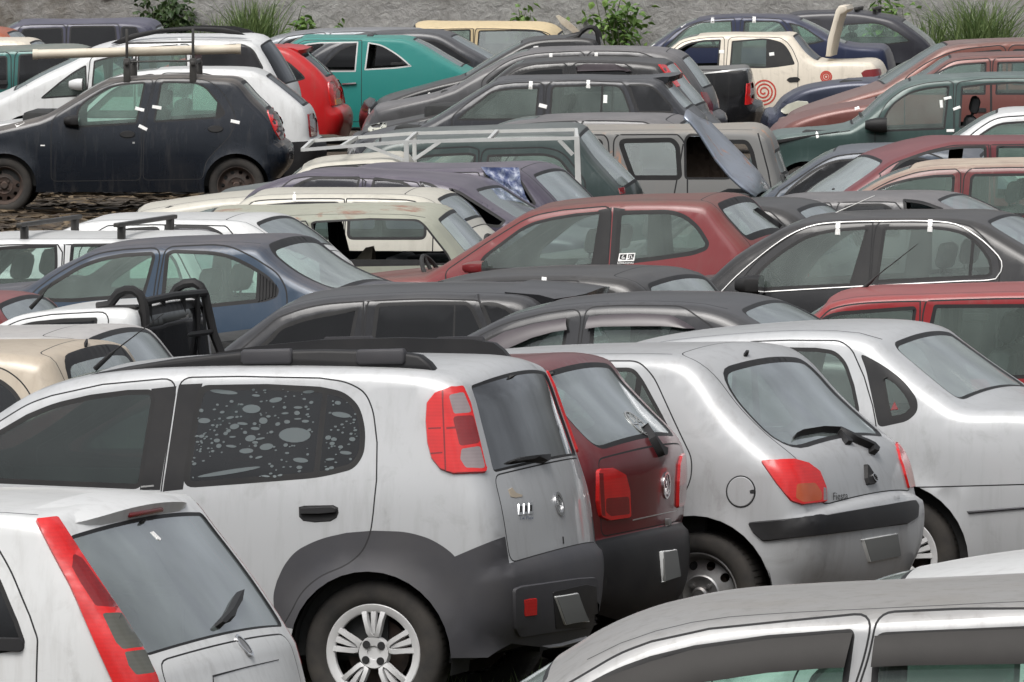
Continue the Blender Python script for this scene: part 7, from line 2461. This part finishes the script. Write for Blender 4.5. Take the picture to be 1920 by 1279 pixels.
tuft(466, -14, 120, 520, 'dense tuft of tall grass against the wall behind the white estate', 2)
tuft(395, 20, 90, 160, 'thin low tuft of grass between the dark weed and the dense tall tuft', 3, -1.0)
tuft(1850, -20, 190, 520, 'broad clump of tall grass above the copper car roofs', 4)
tuft(1760, 20, 90, 150, 'loose grass between the leafy shrub and the broad clump of grass', 5, -.9)
tuft(1725, 50, 70, 80, 'short sparse grass under the leafy shrub by the black hatchback with roof rack', 6, -1.2)
shrub(300, 8, 90, 420, 'dark bushy weed by the stained part of the wall', 'leaf_dark', 11, .15)
shrub(290, -20, 80, 260, 'dark creeper hanging on the stained wall above the bushy weed', 'leaf_dark', 17, .15, -.15)
shrub(562, 12, 36, 90, 'small broad-leaved weed between the grass tuft and the grey roof', 'leaf_bright', 12, .16)
shrub(626, 22, 28, 36, 'smallest weed, a single sprig left of the cream van', 'leaf_bright', 13, .15, stems=2)
shrub(980, -8, 48, 110, 'weed sprouting above the cream van roof', 'leaf_bright', 14, .15)
shrub(1150, -12, 110, 250, 'leafy bright green shrub in the middle of the wall', 'leaf_bright', 15, .17, stems=7)
shrub(1690, -16, 80, 200, 'leafy shrub between the black hatchback with roof rack and the grass clump', 'leaf_bright', 16, .16, stems=6)


def litter():
    """dry leaves and sticks on the open ground by the navy car"""
    r = random.Random(21)
    b = MB()
    for i in range(7000):
        x, y = r.uniform(-8.5, 0.5), r.uniform(80, 104)
        a = r.uniform(0, 6.3)
        L, W_ = r.uniform(.03, .12), r.uniform(.015, .05)
        if r.random() < .25:
            L, W_ = r.uniform(.15, .4), .008
        c, s_ = math.cos(a), math.sin(a)
        z = r.uniform(.005, .05)
        vs = [(x + c * u - s_ * v, y + s_ * u + c * v, z + k) for u, v, k in ((-L, 0, 0), (0, -W_, r.uniform(0, .03)), (L, 0, r.uniform(0, .03)), (0, W_, .01))]
        b.add(vs, [(0, 1, 2), (0, 2, 3)])
    m, nt, nd, lk = nodes_of('dry_leaf')
    g = N(nt, 'ShaderNodeNewGeometry')
    p = N(nt, 'ShaderNodeBsdfPrincipled')
    lk.new(mixc(nt, g.outputs['Random Per Island'], (.03, .02, .013), (.15, .11, .065)), p.inputs['Base Color'])
    p.inputs['Roughness'].default_value = .9
    o = N(nt, 'ShaderNodeOutputMaterial')
    lk.new(p.outputs[0], o.inputs[0])
    o = b.build('leaf_litter', m, None, smooth=False)
    o['kind'] = 'stuff'
    b = MB()
    for i in range(2500):
        x, y = r.uniform(-2.2, 1.2), r.uniform(38.5, 41.5)
        h = r.uniform(.05, .16)
        a = r.uniform(0, 6.3)
        dx, dy = math.cos(a) * .008, math.sin(a) * .008
        lx, ly = r.gauss(0, .05), r.gauss(0, .05)
        b.add([(x - dx, y - dy, 0), (x + dx, y + dy, 0), (x + lx, y + ly, h)], [(0, 1, 2)])
    o = b.build('yard_grass', 'grass_blade', None, smooth=False)
    o['kind'] = 'stuff'


litter()
